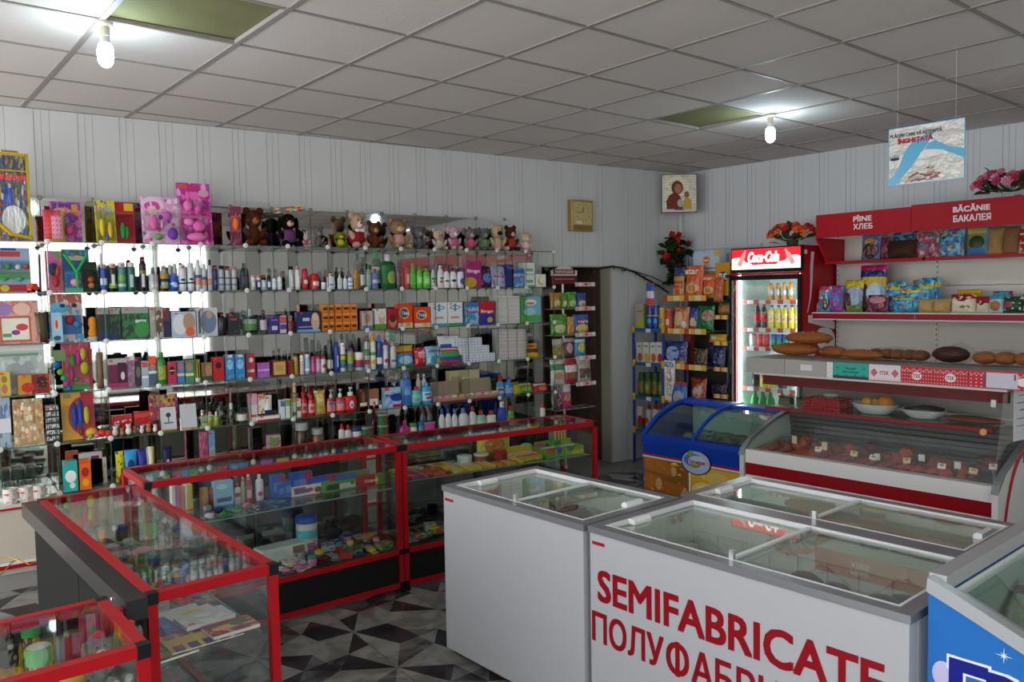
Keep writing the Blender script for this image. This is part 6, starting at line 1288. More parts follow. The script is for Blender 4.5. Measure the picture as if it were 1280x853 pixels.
for (a, b, t_, lab, d_) in ((407, 417, 487, PM('d88a94', ('r', .5, .8, .4, .1, '8a5ab0')), 'red pump soap bottle with narrow label'), (418, 429, 486, PM('e0706a', ('r', .5, .5, .35, .3, 'e8948a'), ('r', .5, .85, .4, .1, '8a5ab0')), 'red pump soap bottle with pink label'), (429, 445, 484, PM('c4242c', ('e', .5, .5, .16, .4, 'dcd8e0'), ('e', .5, .42, .1, .16, '5a6ab8')), 'wide red pump soap bottle with white oval')):
    c, w, h, z = spot(4, a, b, t_); shelfput(pump(w, h, rp_, c_('e4e0de'), lab, w*.6), 4, c, z, d_, 'soap bottle', w*.6)
for (a, b, t_, d_) in ((374, 379, 484, 'dark red bottle behind the soaps'), (382, 387, 485, 'dark red bottle behind the soaps')): 
    c, w, h, z = spot(4, a, b, t_, YG+.08); shelfput(bottle('lotion', w, h, rp_, c_('8a1018')), 4, c, z, d_, 'bottle', .03, YG+.08)
c, w, h, z = spot(4, 361, 371, 479, YG+.09); shelfput(bottle('perfume', w, h, M('8a5f2a', .2), c_('c8b89a')), 4, c, z, 'amber bottle behind the slim boxes', 'bottle', .03, YG+.09)
boxes(4, [(446, 457, 487, PM('4a2c1e', ('e', .5, .6, .2, .3, '8a5a3a'), ('r', .5, .2, .4, .15, 'd8d4cc')), 'dark brown hanging card'), (458, 471, 487, PM('9a6a44', ('r', .5, .3, .4, .22, 'dedad2'), ('r', .55, .3, .1, .08, 'd03f2e')), 'tan box with white label'), (447, 464, 510, PM('c06a2a', ('r', .8, .5, .2, .4, 'e0522a')), 'low orange display tray'), (465, 475, 507, PM('d8d4ce', ('r', .2, .5, .2, .4, 'e0522a')), 'low white box with orange spot')], y=YG+.02)
boxes(4, [(478, 499, 485, PM('7aa4d0', ('n', 3, .5, 'a8c4e0'), ('e', .75, .5, .4, .2, '2a3f9a'), ('r', .8, .05, .3, .1, 'b8202c'), ('r', .16, .93, .14, .07, 'e0502f')), 'blue washing powder box beside blue bottles', {'text': [('Bingo!', M('2a2f8a', .4), .16, .6, .85)], 'tag': 0})])
bots(4, [('lotion', 500, 514, 466, '3a78c0', '4a88cc', PM('5a94d0', ('e', .5, .5, .3, .3, '7ab4dc'), ('r', .5, .2, .4, .2, '4a6ac0')), 'tall blue conditioner bottle'), ('lotion', 514, 526, 484, '4fb0a8', 'c0303a', PM('7accc0', ('r', .5, .3, .3, .2, '8a8ac0')), 'turquoise bottle with red cap'), ('lotion', 527, 539, 479, '2f94c8', '3aa0d0', PM('a8d4e4', ('r', .6, .3, .3, .15, 'c0483a'), ('r', .5, .7, .3, .1, '3a5fb0')), 'bright blue bottle with pale label')])
bots(4, [('lotion', 519, 525, 468, 'c8ccd0', 'd8dce0', None, 'white bottle behind the blue bottles'), ('lotion', 526, 532, 468, 'c8ccd0', 'd8dce0', None, 'white bottle behind the blue bottles')], y=YG+.1)
def soap_tray(x0, x1, top, desc):
    c, w, h, z = spot(4, x0, x1, top); kb = M('9a8c74', .7)
    o = ob('display_tray', MB().box(-w/2, w/2, 0, .09, 0, .006).box(-w/2, w/2, -.002, 0, 0, .03).mesh('display_tray', kb)); part('back_flap', MB().prism([(-w/2, .006), (w/2, .006), (w/2*.86, h), (-w/2*.92, h)], .088, .09, 'y'), kb, o); part('red_edge', MB().box(-w/2, w/2, -.003, -.002, 0, .008), c_('b0302e'), o); shelfput(o, 4, c, z, desc, 'display tray', 0, YG)
    return c, w, z
cols_ = ['d0e0c0', 'c09a8a', 'e0b0c0', 'd8b02a', 'e08ab8', 'a8c4dc', 'e0cfa8']
for (x0, x1, top, d_, n) in ((541, 580, 478, 'grey card soap tray at the bottle end', 4), (581, 621, 474, 'grey card soap tray next to the blue trigger sprays', 4)):
    c, w, z = soap_tray(x0, x1, top, d_)
    for i in range(n):
        m_ = PM(cols_[(i*2+int(x0)) % 7], ('e', .6, .5, .3, .3, cols_[(i*3+1) % 7]), ('r', .15, .8, .14, .14, 'e0482f')); o = carton(w/n-.008, .04, .045, m_, name='soap_bar')
        fin(o, '%s wrapped soap bar in a card tray' % ['pale green', 'pink brown', 'rose', 'yellow', 'pink', 'sky blue', 'cream'][(i*2+int(x0)) % 7], 'soap', (c-w/2+(i+.5)*w/n, YG+.028, z+.006), 0, ('shelf', 4), -.0)
c, w, h, z = spot(4, 560, 598, 463, YG+.12); o = ob('soap_box', MB().box(-w/2, w/2, 0, .06, 0, h).mesh('soap_box', PM('c8b98f', ('r', .2, .5, .14, .3, 'a89a7a')))); 
for i in range(3): part('soap', MB().ell((0, 0, 0), (.022, .012, .034), 12, 8), c_('d8cdb8'), o, (-.01+i*.042, -.012, h*.62), smooth=70)
shelfput(o, 4, c, z, 'yellowish box showing three cream oval soaps', 'box', 0, YG+.12)
for (a, b, t_, d_) in ((621, 630, 468, 'blue trigger spray bottle with red trigger'), (631.5, 641.5, 471, 'blue trigger spray bottle with violet label')):
    c, w, h, z = spot(4, a, b, t_); shelfput(trigger(w, h, M('2f8fd0', .15), c_('c4242c') if 'red' in d_ else c_('5a6ab8'), PM('9ab4d8', ('r', .5, .6, .4, .2, 'c0394a')) if 'red' in d_ else c_('8f9ad0')), 4, c, z, d_, 'spray bottle', w*.6)
bags(4, [(642, 654, 477, PM('c0b02a', ('r', .5, .8, .5, .1, '6a8a2a')), 'yellow seed packet leaning', {'rz': .1, 'tilt': -.5}), (650, 668, 478, PM('3f8f34', ('e', .5, .35, .3, .2, 'b8a04a'), ('r', .5, .8, .4, .1, 'c8d0a8')), 'green soup packet leaning', {'tilt': -.5}), (668, 687, 478, PM('b01f2c', ('r', .5, .75, .4, .12, 'd8c4c0'), ('e', .6, .3, .3, .2, 'c8784a')), 'red soup packet leaning', {'tilt': -.5})])
# --- lowest shelf (the cabinet top)
boxes(5, [(70, 88, 578, PM('2fa8a4', ('e', .5, .5, .4, .2, 'e4e8e4'), ('e', .6, .2, .2, .1, 'd8e0dc')), 'turquoise tea box with white oval', {'d': .07}), (90, 105, 577, PM('e06a1e', ('e', .5, .6, .34, .16, 'a82a2e'), ('r', .5, .95, .3, .05, 'e8421e'), ('e', .5, .25, .3, .12, 'e8a42a')), 'orange juice box', {'d': .07})], y=5.66)
boxes(5, [(74, 90, 566, PM('a8482a', ('r', .5, .5, .3, .3, '8a3a24')), 'rust brown box behind the tea box', {'tag': 0}), (83, 120, 568, PM('c8c4c0', ('r', .75, .5, .14, .4, '7a2a5a')), 'white box with purple band, upper', {'tag': 0}), (95, 125, 575, PM('d8d4d0', ('r', .7, .6, .1, .3, '9a4a7a'), ('n', 4, .6, 'a8b84a')), 'white box with purple band, lower', {'tag': 0, 'd': .05})], y=5.80)
bags(5, [(137, 149, 566, PM('d8c81f', ('n', 4, .58, '2a2a2a'), ('e', .5, .12, .3, .12, 'c0392b')), 'yellow packet with black marks', {'tilt': 0}), (147, 165, 564, PM('3a9ad8', ('e', .5, .5, .25, .2, '2a3a7a')), 'sky blue packet with dark emblem', {'tilt': 0}), (165, 180, 563, PM('2a2a8a', ('r', .95, .5, .2, .5, 'd0d0d0'), ('e', .4, .1, .3, .1, 'c04a4a')), 'violet blue packet', {'tilt': 0}), (178, 187, 560, PM('d8d4c0', ('r', .8, .5, .2, .5, 'c8b02a')), 'white and yellow packet', {'tilt': 0}), (197, 209, 560, PM('1f1c4a', ('e', .5, .3, .25, .3, 'b8b8d0')), 'navy packet with pale figure', {'tilt': 0})], y=5.72)
boxes(5, [(245, 254, 541, PM('b04a6a', ('v', 6, .5, ('d07a9a', '7a3a6a', 'c09ab0'))), 'rose patterned tall box'), (255, 263, 539, PM('7a9ac8', ('r', .5, .4, .5, .04, 'c89a4a'), ('n', 5, .6, 'a8bce0')), 'light blue patterned tall box'), (330, 346, 545, PM('b8a4b0', ('r', .5, .75, .4, .16, '5f9a3a'), ('n', 5, .55, 'c04a7a')), 'mauve and green box standing alone')], y=5.76)
bots(5, [('glassjar', 367, 385, 530, '3a2418', 'a8aaa8', None, 'dark brown coffee jar'), ('glassjar', 387, 404, 537, '6a4426', '9a9c98', None, 'lighter brown coffee jar'), ('lotion', 420, 428, 531, 'd4d8d4', 'c4262e', PM('c8d0c0', ('r', .5, .2, .5, .2, '7a9a4a')), 'white milk bottle with red cap'), ('lotion', 428, 436, 532, 'd4d8d4', 'c4262e', PM('c8d0c0', ('r', .5, .2, .5, .2, '7a9a4a')), 'white milk bottle with red cap'), ('tub', 437, 451, 535, 'd4d4d0', '2a3a6a', PM('d0d0cc', ('r', .5, .3, .4, .2, '5a6a9a')), 'white tub with navy lid')], y=5.76)
gtub = PM('2f5a34', ('r', .75, .5, .2, .4, 'b83226'), ('n', 5, .62, '4a8a4a'))
for (a, b, n, zt, d_) in ((449, 467, 2, 525, 'green tin in the shorter stack'), (471, 485, 3, 520, 'green tin in the taller stack')):
    c, w, h, z = spot(5, a, b, zt, 5.74)
    for k in range(n):
        o = bottle('tub', w*.92, .085, c_('3a6a3c'), c_('8f9a8c'), gtub, (.08, .8), name='food_tin', tagp=0); shelfput(o, 5, c, z+k*.088 + (.0), '%s, %s' % (d_, ('bottom', 'second', 'topmost')[k] if n == 3 else ('bottom', 'top')[k]), 'tin', w, 5.74)
bots(5, [('bleach', 498, 511, 527, 'c4208a', 'c4208a', PM('c8329a', ('r', .5, .2, .5, .2, '4a3a8a')), 'magenta cleaner bottle'), ('tub', 511, 520, 530, 'd8d8d0', '3f8a3f', PM('d8d0c8', ('e', .6, .4, .3, .3, 'b04a4a')), 'small white pot with green lid'), ('tub', 521, 528, 528, '2fa0a8', '3a5fb0', None, 'small teal pot')], y=5.72)
bags(5, [(528, 543, 529, PM('c8c0c8', ('r', .5, .8, .5, .16, 'd04a9a'), ('r', .5, .3, .5, .12, '4a4a9a')), 'pink and white sponge packet', {'tilt': 0})], y=5.72)
wb_ = c_('d9dcdb', .3); blank = None
bots(5, [('bleach', 547, 555, 512, wb_, '2f55b8', None, 'white bleach bottle with blue cap'), ('bleach', 555, 563, 511, wb_, '2f55b8', None, 'white bleach bottle with blue cap'), ('bleach', 563, 571, 512, wb_, '3a80c8', None, 'white bleach bottle with light blue cap'), ('bleach', 572, 586, 511, wb_, '3a80c8', None, 'wide white bleach bottle with light blue cap'), ('bleach', 585, 595, 509, wb_, 'b8262c', PM('e0e2da', ('e', .5, .2, .3, .2, 'c8d02a')), 'white bleach bottle with red cap'), ('lotion', 595, 607, 514, '8fc4b0', 'b82a2a', PM('a8d4c4', ('r', .5, .3, .4, .1, 'd8e4dc')), 'pale green dish soap bottle'), ('lotion', 608, 620, 514, 'd4d4c0', 'b82a2a', PM('dcdccc', ('r', .5, .3, .4, .1, 'b8b8a0')), 'cream dish soap bottle'), ('shampoo', 622, 633, 503, '2444b0', 'd8d8d8', PM('2a4cc0', ('e', .6, .2, .2, .2, '8a9ad8')), 'tall blue drain cleaner bottle'), ('lotion', 634, 642, 508, '3f9a2f', 'b82a2a', PM('7ab03a', ('e', .5, .7, .4, .2, 'b02a2a')), 'green bottle with red cap'), ('lotion', 675, 681, 505, 'd8d4d0', 'e0401e', None, 'white glue bottle with orange red cap')], y=5.72)
bots(5, [('bleach', 523, 531, 510, M('5f6a66', .2), '2a3a6a', None, 'dark grey bottle behind the pots'), ('bleach', 532, 540, 510, M('5f6a66', .2), '2a3a6a', None, 'dark grey bottle behind the pots'), ('shampoo', 616, 622, 504, '2444b0', '2a3a8a', None, 'blue bottle half hidden by the tall blue one')], y=5.80)
# cups at the far end of the cabinet
for i, (x, yb) in enumerate(((14, 628), (33, 624), (52, 628))):
    P = at_z(x, yb, .52); w = .085
    o = ob('mug', MB().lathe([(.034, 0), (.040, .01), (.042, .09), (.039, .09), (.037, .012), (.0, .010)], 18).mesh('mug', PM('d4d2cc', ('n', 4, .58, 'c0a090')), 50)); part('handle', MB().tube([(.040, 0, .075), (.062, 0, .07), (.066, 0, .045), (.058, 0, .022), (.038, 0, .02)], .0055, 8), c_('d8d6d0', .3), o, smooth=60); price_tag(o, w, -.043, .06)
    fin(o, ('white printed mug nearest the picture edge', 'white printed mug in the middle of three', 'white printed mug beside the tea box')[i], 'mug', (max(P.x, .03), 5.64, .507), -.5, ('cab', 5))
for i, x in enumerate((10, 30, 48, 66)):
    P = at_z(x, 600, .52); o = ob('glass_tumbler', MB().lathe([(.028, 0), (.034, .10), (.032, .10), (.027, .006)], 14).mesh('glass_tumbler', thin('eef4f2', 1.2, .02, .95), 50)); fin(o, 'clear glass tumbler behind the mugs', 'tumbler', (.18+i*.085, 5.78, .507), 0, ('cab', 5))
# ------------------------------------------------------------------ goods on the grocery shelving
FOIL = lambda base, *l: PM(base, *l, rough=.22)
def gput(x0, x1, top, z, v, mat, desc, d=.09, kind='pouch', cat='food pack', tilt=-.12, rz=0., seed=None, text=None, row='', film=False):
    a, _ = at_v(x0, 400, v); b, _ = at_v(x1, 400, v); _, zt = at_v((x0+x1)/2, top, v)
    w = b-a; h = max(zt-z, .05)
    if kind == 'pouch': o = pouch(w, h, d, mat, seed=int(x0) if seed is None else seed, name='food_pouch')
    else: o = carton(w-.003, d, h, mat)
    if film:
        bb = clear_bag(w*1.05, h*1.25, d*1.15, int(x0)); bb.parent = o
    if text:
        for (b_, tm, th, tz, tw) in text: letter(b_, tm, th*h, o, (0, -d*(.58 if kind == 'pouch' else .5)-.001, tz*h), width=tw*w, ext=.0006, bold=.03)
    p = RP((a+b)/2, v-d/2-.01, z); return fin(o, desc, cat, p, RROT+rz, row, tilt)
ZM, VM, RM_ = 1.504, .50, ('mid', 0)
bl = FOIL('2f86b8', ('n', 5, .52, '5ab8dc'), ('r', .5, .8, .5, .08, 'c8b83a'), ('v', 4, .35, ('c0392b', '3f9a4a', '2a4f8a')))
gput(1018, 1034, 358, ZM, VM, FOIL('4a9ac8', ('r', .5, .92, .5, .1, 'd0407a'), ('e', .65, .35, .3, .3, '5a3020'), ('e', .2, .72, .16, .12, 'd8a03a'), ('n', 5, .6, 'c9dce4')), 'blue sweet packet with brown bear print and pink top', row=RM_)
gput(1033, 1049, 357, ZM, VM, FOIL('c82a6a', ('n', 4, .5, '5a6ac0'), ('r', .5, .5, .5, .08, '3f80c8')), 'crimson and violet sweet packet', row=RM_)
gput(1050, 1074, 350, ZM, VM-.01, FOIL('6a7a8a', ('e', .6, .5, .4, .3, '9ab0c8'), ('r', .5, .88, .5, .14, 'd0b82a'), ('e', .25, .3, .25, .3, '4a2a1a'), ('r', .6, .1, .4, .1, '6a8a2a')), 'grey blue sweet bag with yellow top', row=RM_)
big_ = gput(1068, 1102, 331, ZM, VM-.06, FOIL('8fa8c0', ('r', .5, .93, .5, .08, 'c01f5a'), ('r', .5, .80, .5, .09, '1f2f6a'), ('r', .5, .64, .5, .10, 'd0b03a'), ('e', .22, .3, .25, .3, '5a2f1c'), ('e', .65, .4, .3, .2, 'a8c0d4'), ('e', .8, .1, .2, .1, '6a8a2a')), 'tall sweet bag with crimson handle top and bear print', d=.11, row=RM_)
gput(1080, 1106, 369, ZM, VM+.03, FOIL('5a1f2a', ('n', 5, .5, 'b0506a'), ('e', .5, .7, .4, .2, 'c88a9a')), 'low dark red sweet packet', row=RM_)
for i, (a, b, t_, dv) in enumerate(((1098, 1128, 352, -.05), (1112, 1140, 369, .03), (1120, 1150, 357, 0.0), (1134, 1162, 350, -.03), (1148, 1171, 347, -.06))):
    gput(a, b, t_, ZM, VM+dv, bl, 'shiny blue and yellow sweet bag', row=RM_, rz=(-.2, .1, .15, -.1, .2)[i], seed=30+i)
for i, (a, b) in enumerate(((1143, 1164), (1162, 1184))): gput(a, b, 374, ZM, VM+.02, M('d0a86a', .6, var=.3, bscale=70), ('clear bag of pale biscuits next to the blue bags', 'clear bag of pale biscuits next to the croissant pack')[i], film=True, row=RM_)
gput(1184, 1216, 368, ZM, VM, PM('d8cfb0', ('r', .5, .88, .5, .14, 'a81f2e'), ('e', .5, .76, .22, .17, '7a1a2c'), ('e', .62, .3, .2, .08, '8a6a4a'), ('n', 5, .62, 'e4dcc4')), 'cream croissant pack with red top', text=[('7', M('e8e0d8', .4), .16, .76, .16)], row=RM_)
gput(1192, 1222, 362, ZM, VM-.12, PM('d0a81f', ('r', .5, .8, .4, .05, 'b8902a')), 'yellow packet behind the croissants', row=RM_)
gput(1216, 1233, 371, ZM, VM, PM('d4cbb0', ('r', .5, .8, .5, .22, 'a81f2e'), ('e', .5, .6, .22, .17, '7a1a2c')), 'smaller cream croissant pack with red top', text=[('7', M('e8e0d8', .4), .16, .6, .16)], row=RM_)
gput(1232, 1251, 370, ZM, VM, PM('bcd0d8', ('r', .5, .9, .5, .12, '3fa0b8'), ('e', .5, .4, .35, .3, 'a8703f')), 'pale blue bun packet', row=RM_)
gput(1236, 1262, 364, ZM, VM-.12, PM('3f9fb8', ('n', 4, .55, 'b02a3a')), 'turquoise packet behind the buns', row=RM_)
gput(1250, 1277, 371, ZM, VM, PM('1f4a34', ('e', .3, .5, .2, .2, 'a83a4a'), ('n', 4, .6, 'd0d4d0')), 'dark green packet with white splash', row=RM_)
gput(1274, 1298, 368, ZM, VM, PM('b8202a', ('n', 4, .6, 'e0d4d0')), 'red packet cut by the picture edge', row=RM_)
ZU, VU, RU_ = 1.932, .34, ('up', 0)
for (a, b, t_, mat, dsc, k) in ((1072, 1097, 293, FOIL('3f7fae', ('e', .5, .7, .3, .16, 'c8a03a'), ('e', .5, .35, .4, .3, '4a2a20'), ('n', 5, .6, 'b84a6a')), 'blue packet with brown print by the red end panel', {}), (1095, 1108, 296, FOIL('8a1f4a', ('n', 4, .55, '3a1a2a')), 'dark crimson packet under the header', {}), (1104, 1142, 300, M('4a2c20', .5, var=.4, bscale=30), 'brown paper bag lying under the header', {'tilt': -.05}), (1110, 1142, 289, FOIL('5a9ac0', ('n', 4, .5, '2a3a5a'), ('r', .5, .5, .5, .1, 'd0dce4')), 'blue and white bag behind the brown bag', {'dv': -.1}), (1140, 1169, 289, FOIL('b04a6a', ('v', 5, .5, ('d88a9a', '7a2a3a', 'd0b09a', '3a7a8a'))), 'rose patterned sweet bag under the header', {}), (1168, 1201, 286, FOIL('2f7fb0', ('n', 4, .5, '7ac0dc'), ('v', 4, .35, ('c8b83a', 'c0392b', '1f3f6a'))), 'shiny blue sweet bag under the header', {}), (1203, 1231, 284, PM('8a8a5a', ('e', .5, .45, .35, .25, '2f3a24'), ('r', .5, .12, .5, .14, '3f70a8'), ('r', .5, .9, .5, .12, 'c8b06a'), ('r', .95, .5, .08, .5, '4a9ac8')), 'picture packet with dark green oval', {}), (1229, 1250, 284, M('b89058', .6, var=.3, bscale=60), 'clear bag of golden grains', {'film': 1}), (1248, 1270, 283, M('9a6a4a', .6, var=.3, bscale=60), 'clear bag of brown nuts', {'film': 1}), (1268, 1290, 282, PM('b01f2c', ('n', 4, .55, 'd0b4a0'), ('s', 'z', 3, .2, 'e0c8c4')), 'red packet under the header at the picture edge', {})):
    gput(a, b, t_, ZU, VU+k.get('dv', 0), mat, dsc, row=RU_, film='film' in k, d=.08, tilt=k.get('tilt', -.12))
# ------------------------------------------------------------------ goods on the corner racks
def rput(x0, x1, yt, z, v, mat, desc, kind='pouch', d=.07, text=None, tilt=-.1, cat='food pack', film=False, name=None):
    a, _ = at_v(x0, 400, v); b, _ = at_v(x1, 400, v); _, zt = at_v((x0+x1)/2, yt, v); w, h = b-a, max(zt-z, .04)
    if kind == 'pouch': o = pouch(w, h, d, mat, seed=int(x0), name='crisp_bag')
    elif kind == 'box': o = carton(w-.003, d, h, mat, name=name or 'carton')
    else: o = bottle(kind, w-.003, h, mat[0], mat[1], mat[2], (.12, .62), name=name or 'drink_can', tagp=0)
    if text:
        for (b_, tm, th, tz, tw) in text: letter(b_, tm, th*h, o, (0, -d*.60-.001, tz*h), width=tw*w, ext=.0006, bold=.03)
    dd = d if kind in ('pouch', 'box') else (b-a)
    return fin(o, desc, cat, RP((a+b)/2, v-dd/2-.012, z), RROT, ('rack', 0), tilt if kind in ('pouch',) else 0)
rput(793, 805, 380, 1.341, .81, PM('a8a084', ('r', .95, .5, .1, .5, '6a8a2a'), ('e', .5, .22, .3, .16, 'b8b02a'), ('r', .5, .7, .3, .02, '6a5a4a')), 'beige juice carton on the top of the blue rack', 'box', .07)
for i, (a, b) in enumerate(((806, 812.5), (813, 820))): rput(a, b, 381, 1.341, .81, (M('1f3f8a', .25), M('d4d4d8', .3, .7), PM('2344a0', ('e', .5, .4, .4, .2, '3a9ad0'), ('r', .5, .85, .5, .05, 'c8b03a'))), ('slim blue energy can beside the beige carton', 'second slim blue energy can on the blue rack')[i], 'tin', cat='drinks can')
rput(820.5, 828, 385, 1.341, .81, (M('c8a03a', .3), M('d4d4d8', .3), PM('c89a3a', ('e', .5, .5, .3, .3, '6a8a3a'))), 'golden drinks can on the blue rack', 'tin', cat='drinks can')
rput(828.5, 836, 387, 1.341, .81, (M('b84a34', .3), M('d8d4d4', .3), PM('c0503a', ('r', .5, .5, .3, .3, 'd8c0b0'))), 'orange red drinks can on the blue rack', 'tin', cat='drinks can')
p_ = rput(805, 815, 354, 1.50, .80, PM('b83a4a', ('r', .5, .6, .5, .12, 'd0d4e0'), ('r', .5, .85, .5, .1, '2f5fb0'), ('e', .4, .3, .3, .15, 'd04a3a')), 'upright red and blue wafer bag on top of the cans', d=.05, tilt=0)
for i, (a, b) in enumerate(((794, 801.5), (802, 810), (811, 818.5), (819, 826.5))): rput(a, b, 428, 1.006, .80, PM('c9c4bc', ('e', .6, .25, .4, .22, ('b0502f', 'c8a02a', 'b8601f', 'a83a2a')[i]), ('r', .5, .8, .3, .04, '6a8a6a')), 'white juice carton with %s fruit on the blue rack' % ('dark orange', 'yellow', 'amber', 'red')[i], 'box', .08)
for i, (a, b) in enumerate(((794, 801.5), (802, 810), (811, 818.5), (819, 826.5))): rput(a, b, 466, .671, .80, (M('3a4a1f', .3), M('2f4a2a', .4), PM('5a6a2a', ('e', .5, .5, .3, .3, ('a8602a', '8a9a3a', '9a3a24', '7a8a3a')[i]))), 'green preserve jar with %s label on the blue rack' % ('amber', 'lime', 'rust', 'olive')[i], 'glassjar', cat='jar', name='preserve_jar')
rput(794, 801, 508, .336, .80, PM('b9b4ac', ('e', .6, .3, .5, .3, 'a02a24'), ('e', .6, .12, .5, .15, '4a6a2a')), 'white carton with red fruit low on the blue rack', 'box', .07)
for i, (a, b) in enumerate(((803, 810), (811, 818.5), (819, 826.5))): rput(a, b, 506, .336, .80, (M('b9aca4', .3), M('7a1a1c', .4), PM('b0a49c', ('e', .5, .5, .3, .25, 'a84a3a'))), ('juice bottle with dark red cap low on the blue rack', 'middle juice bottle low on the blue rack', 'juice bottle nearest the crisp rack, lowest shelf')[i], 'lotion', cat='bottle', name='juice_bottle')
orc = FOIL('d8541c', ('e', .45, .3, .34, .16, 'd8b070'), ('e', .45, .3, .22, .10, 'b88a4a'), ('r', .5, .05, .5, .05, 'c8a03a'), ('n', 4, .62, 'e8702a'))
rput(837, 851, 334, 1.637, .77, FOIL('c08a2a', ('r', .5, .86, .5, .16, '1f2f6a'), ('r', .5, .5, .4, .05, 'a8302a'), ('r', .5, .36, .4, .05, 'a8302a'), ('e', .5, .2, .2, .1, 'd8482f')), 'mustard and navy snack bag on the top strip')
rput(852, 874, 332, 1.637, .77, orc, 'largest orange crisp bag with white star lettering', text=[('star', M('e8dcd0', .4), .15, .80, .75)], d=.08)
rput(874, 893, 342, 1.637, .77, orc, 'orange crisp bag leaning over the price strip', text=[('star', M('e0c8b8', .4), .11, .78, .6)], d=.08)
rput(888, 900, 347, 1.60, .80, FOIL('b84a1c', ('n', 4, .55, 'd8662a'), ('e', .5, .2, .3, .12, 'a87a3a')), 'dark orange crisp bag beside the mustard biscuit box', d=.06)
rput(837, 857, 384, 1.327, .77, FOIL('c8602a', ('n', 4, .5, 'd88a4a'), ('e', .4, .5, .3, .3, 'd8b88a'), ('e', .75, .25, .15, .15, 'd0c8b8')), 'orange crisp bag on the second strip')
rput(857, 868, 384, 1.327, .77, FOIL('1f3f8a', ('e', .6, .3, .3, .25, 'd0b87a'), ('e', .6, .1, .4, .1, 'b83a2a')), 'blue crisp bag on the second strip')
rput(867, 888, 382, 1.327, .77, FOIL('1f6a34', ('e', .7, .6, .34, .22, 'a87a6a'), ('n', 4, .6, '2f8a44')), 'green crisp bag on the second strip', d=.08)
rput(826, 855, 427, .993, .83, FOIL('1f2f6a', ('e', .4, .5, .3, .3, '8fa0c8'), ('n', 4, .55, '2f4a8a'), ('r', .5, .12, .4, .1, 'c8803a')), 'shiny navy snack bag at the rack corner', d=.06)
rput(855, 863, 419, .993, .70, PM('6a2a1c', ('n', 3, .6, '8a3a24')), 'dark red tall snack box in the rack', 'box', .06)
rput(862, 880, 436, .993, .77, FOIL('3a3028', ('n', 4, .5, '6a4a2a')), 'dark brown snack bag on the third strip')
sb = rput(827, 842, 451, .66, .845, FOIL('c4bdb4', ('r', .5, .9, .4, .06, '5a7aa8'), ('e', .55, .45, .2, .35, 'a89070'), ('n', 8, .55, 'e8e4de'), ('r', .5, .05, .5, .05, 'd8d4cc')), 'silver dried fish packet hung at the rack corner', d=.02, tilt=0)
rput(836, 856, 478, .60, .86, FOIL('2f5fae', ('r', .5, .95, .5, .06, 'a81f2a'), ('r', .5, .04, .5, .06, 'a81f2a'), ('e', .5, .4, .34, .26, '9aa8c8'), ('e', .55, .3, .22, .14, 'b8906a')), 'blue snack packet with red edges hung at the rack', d=.03, tilt=-.05)
rput(857, 878, 473, .662, .77, FOIL('8a2a1a', ('e', .6, .4, .3, .3, 'b8a08a'), ('n', 4, .55, 'b0402a')), 'red crisp bag on the fourth strip', d=.08)
rput(838, 856, 510, .382, .77, FOIL('5a3a2a', ('n', 4, .5, '7a4a2a')), 'brown snack bag low on the crisp rack')
rput(892, 914, 374, 1.463, .66, FOIL('7a5a2a', ('e', .5, .85, .4, .14, '2f5a2a'), ('e', .3, .4, .25, .2, 'b8802a'), ('e', .7, .4, .25, .2, 'a8702a')), 'brown and green snack bag on the narrow yellow rack', d=.08)
rput(884, 906, 418, 1.223, .66, PM('d0a01f', ('r', .3, .5, .15, .2, 'c8c0d0')), 'flat yellow packet on the narrow yellow rack', d=.04)
rput(880, 903, 434, .983, .66, FOIL('1c2644', ('n', 4, .5, '2f4a7a')), 'navy packets on the narrow yellow rack', d=.06)
rput(884, 905, 480, .733, .66, FOIL('241c2a', ('n', 4, .5, '3a2a4a')), 'dark violet packet on the narrow yellow rack', d=.06)
# ------------------------------------------------------------------ snack stand by the doorway
HX, HY = 4.40, 5.66
hs = thing('snack_stand', 'white wire snack stand with dark red sign beside the doorway', 'rack', (HX+.17, HY+.09, 0))
part('pole', MB().tube([(0, .02, .01), (0, .02, 1.86)], .011, 10), M('b8b8b4', .3, .5), hs, smooth=60)
part('base', MB().lathe([(.15, 0), (.15, .012), (.02, .02)], 20), M('8a8a88', .4, .4), hs, smooth=40)
sgn = part('sign', MB().prism([(-.14, 1.785), (.14, 1.785), (.15, 1.88), (.15, 1.905), (.11, 1.912), (.06, 1.94), (0, 1.95), (-.06, 1.94), (-.11, 1.912), (-.15, 1.905), (-.15, 1.88)], -.006, .006, 'y'), PM('c9c0bc', ('r', .5, .2, .5, .25, '6a1a20'), ('r', .5, .66, .42, .13, '7a1a20')), hs)
letter('КИРИЕШКИ', M('d8ccc4', .5), .022, sgn, (0, -.0065, 1.893), width=.20, bold=.03); letter('Хрустим по-настоящему', M('b8a8a4', .5), .012, sgn, (0, -.0065, 1.828), width=.22, bold=.02)
wstrip = PM('d0ccc8', ('s', 'x', 3, .5, 'c0a4a0'), ('e', .55, .5, .1, .4, 'e0402a'))
for k, z in enumerate((1.56, 1.325, 1.115, .88, .66)):
    m = MB()
    for i in range(6): m.tube([(-.18+i*.09, -.09, z), (-.18+i*.09, .06, z)], .002, 4)
    m.tube([(-.18, -.09, z), (.27, -.09, z)], .0025, 4); m.tube([(-.18, .06, z), (.27, .06, z)], .0025, 4); s = part('wire_shelf', m, M('c4c4c0', .3, .5), hs)
    if k < 4: boxp('price_strip', (.05, .28, -.098, -.092, z-.018 if k else z+.20, z+.018 if k else z+.236), wstrip, s)
    if k == 0: boxp('price_strip', (.05, .28, -.098, -.092, z-.018, z+.018), wstrip, s)
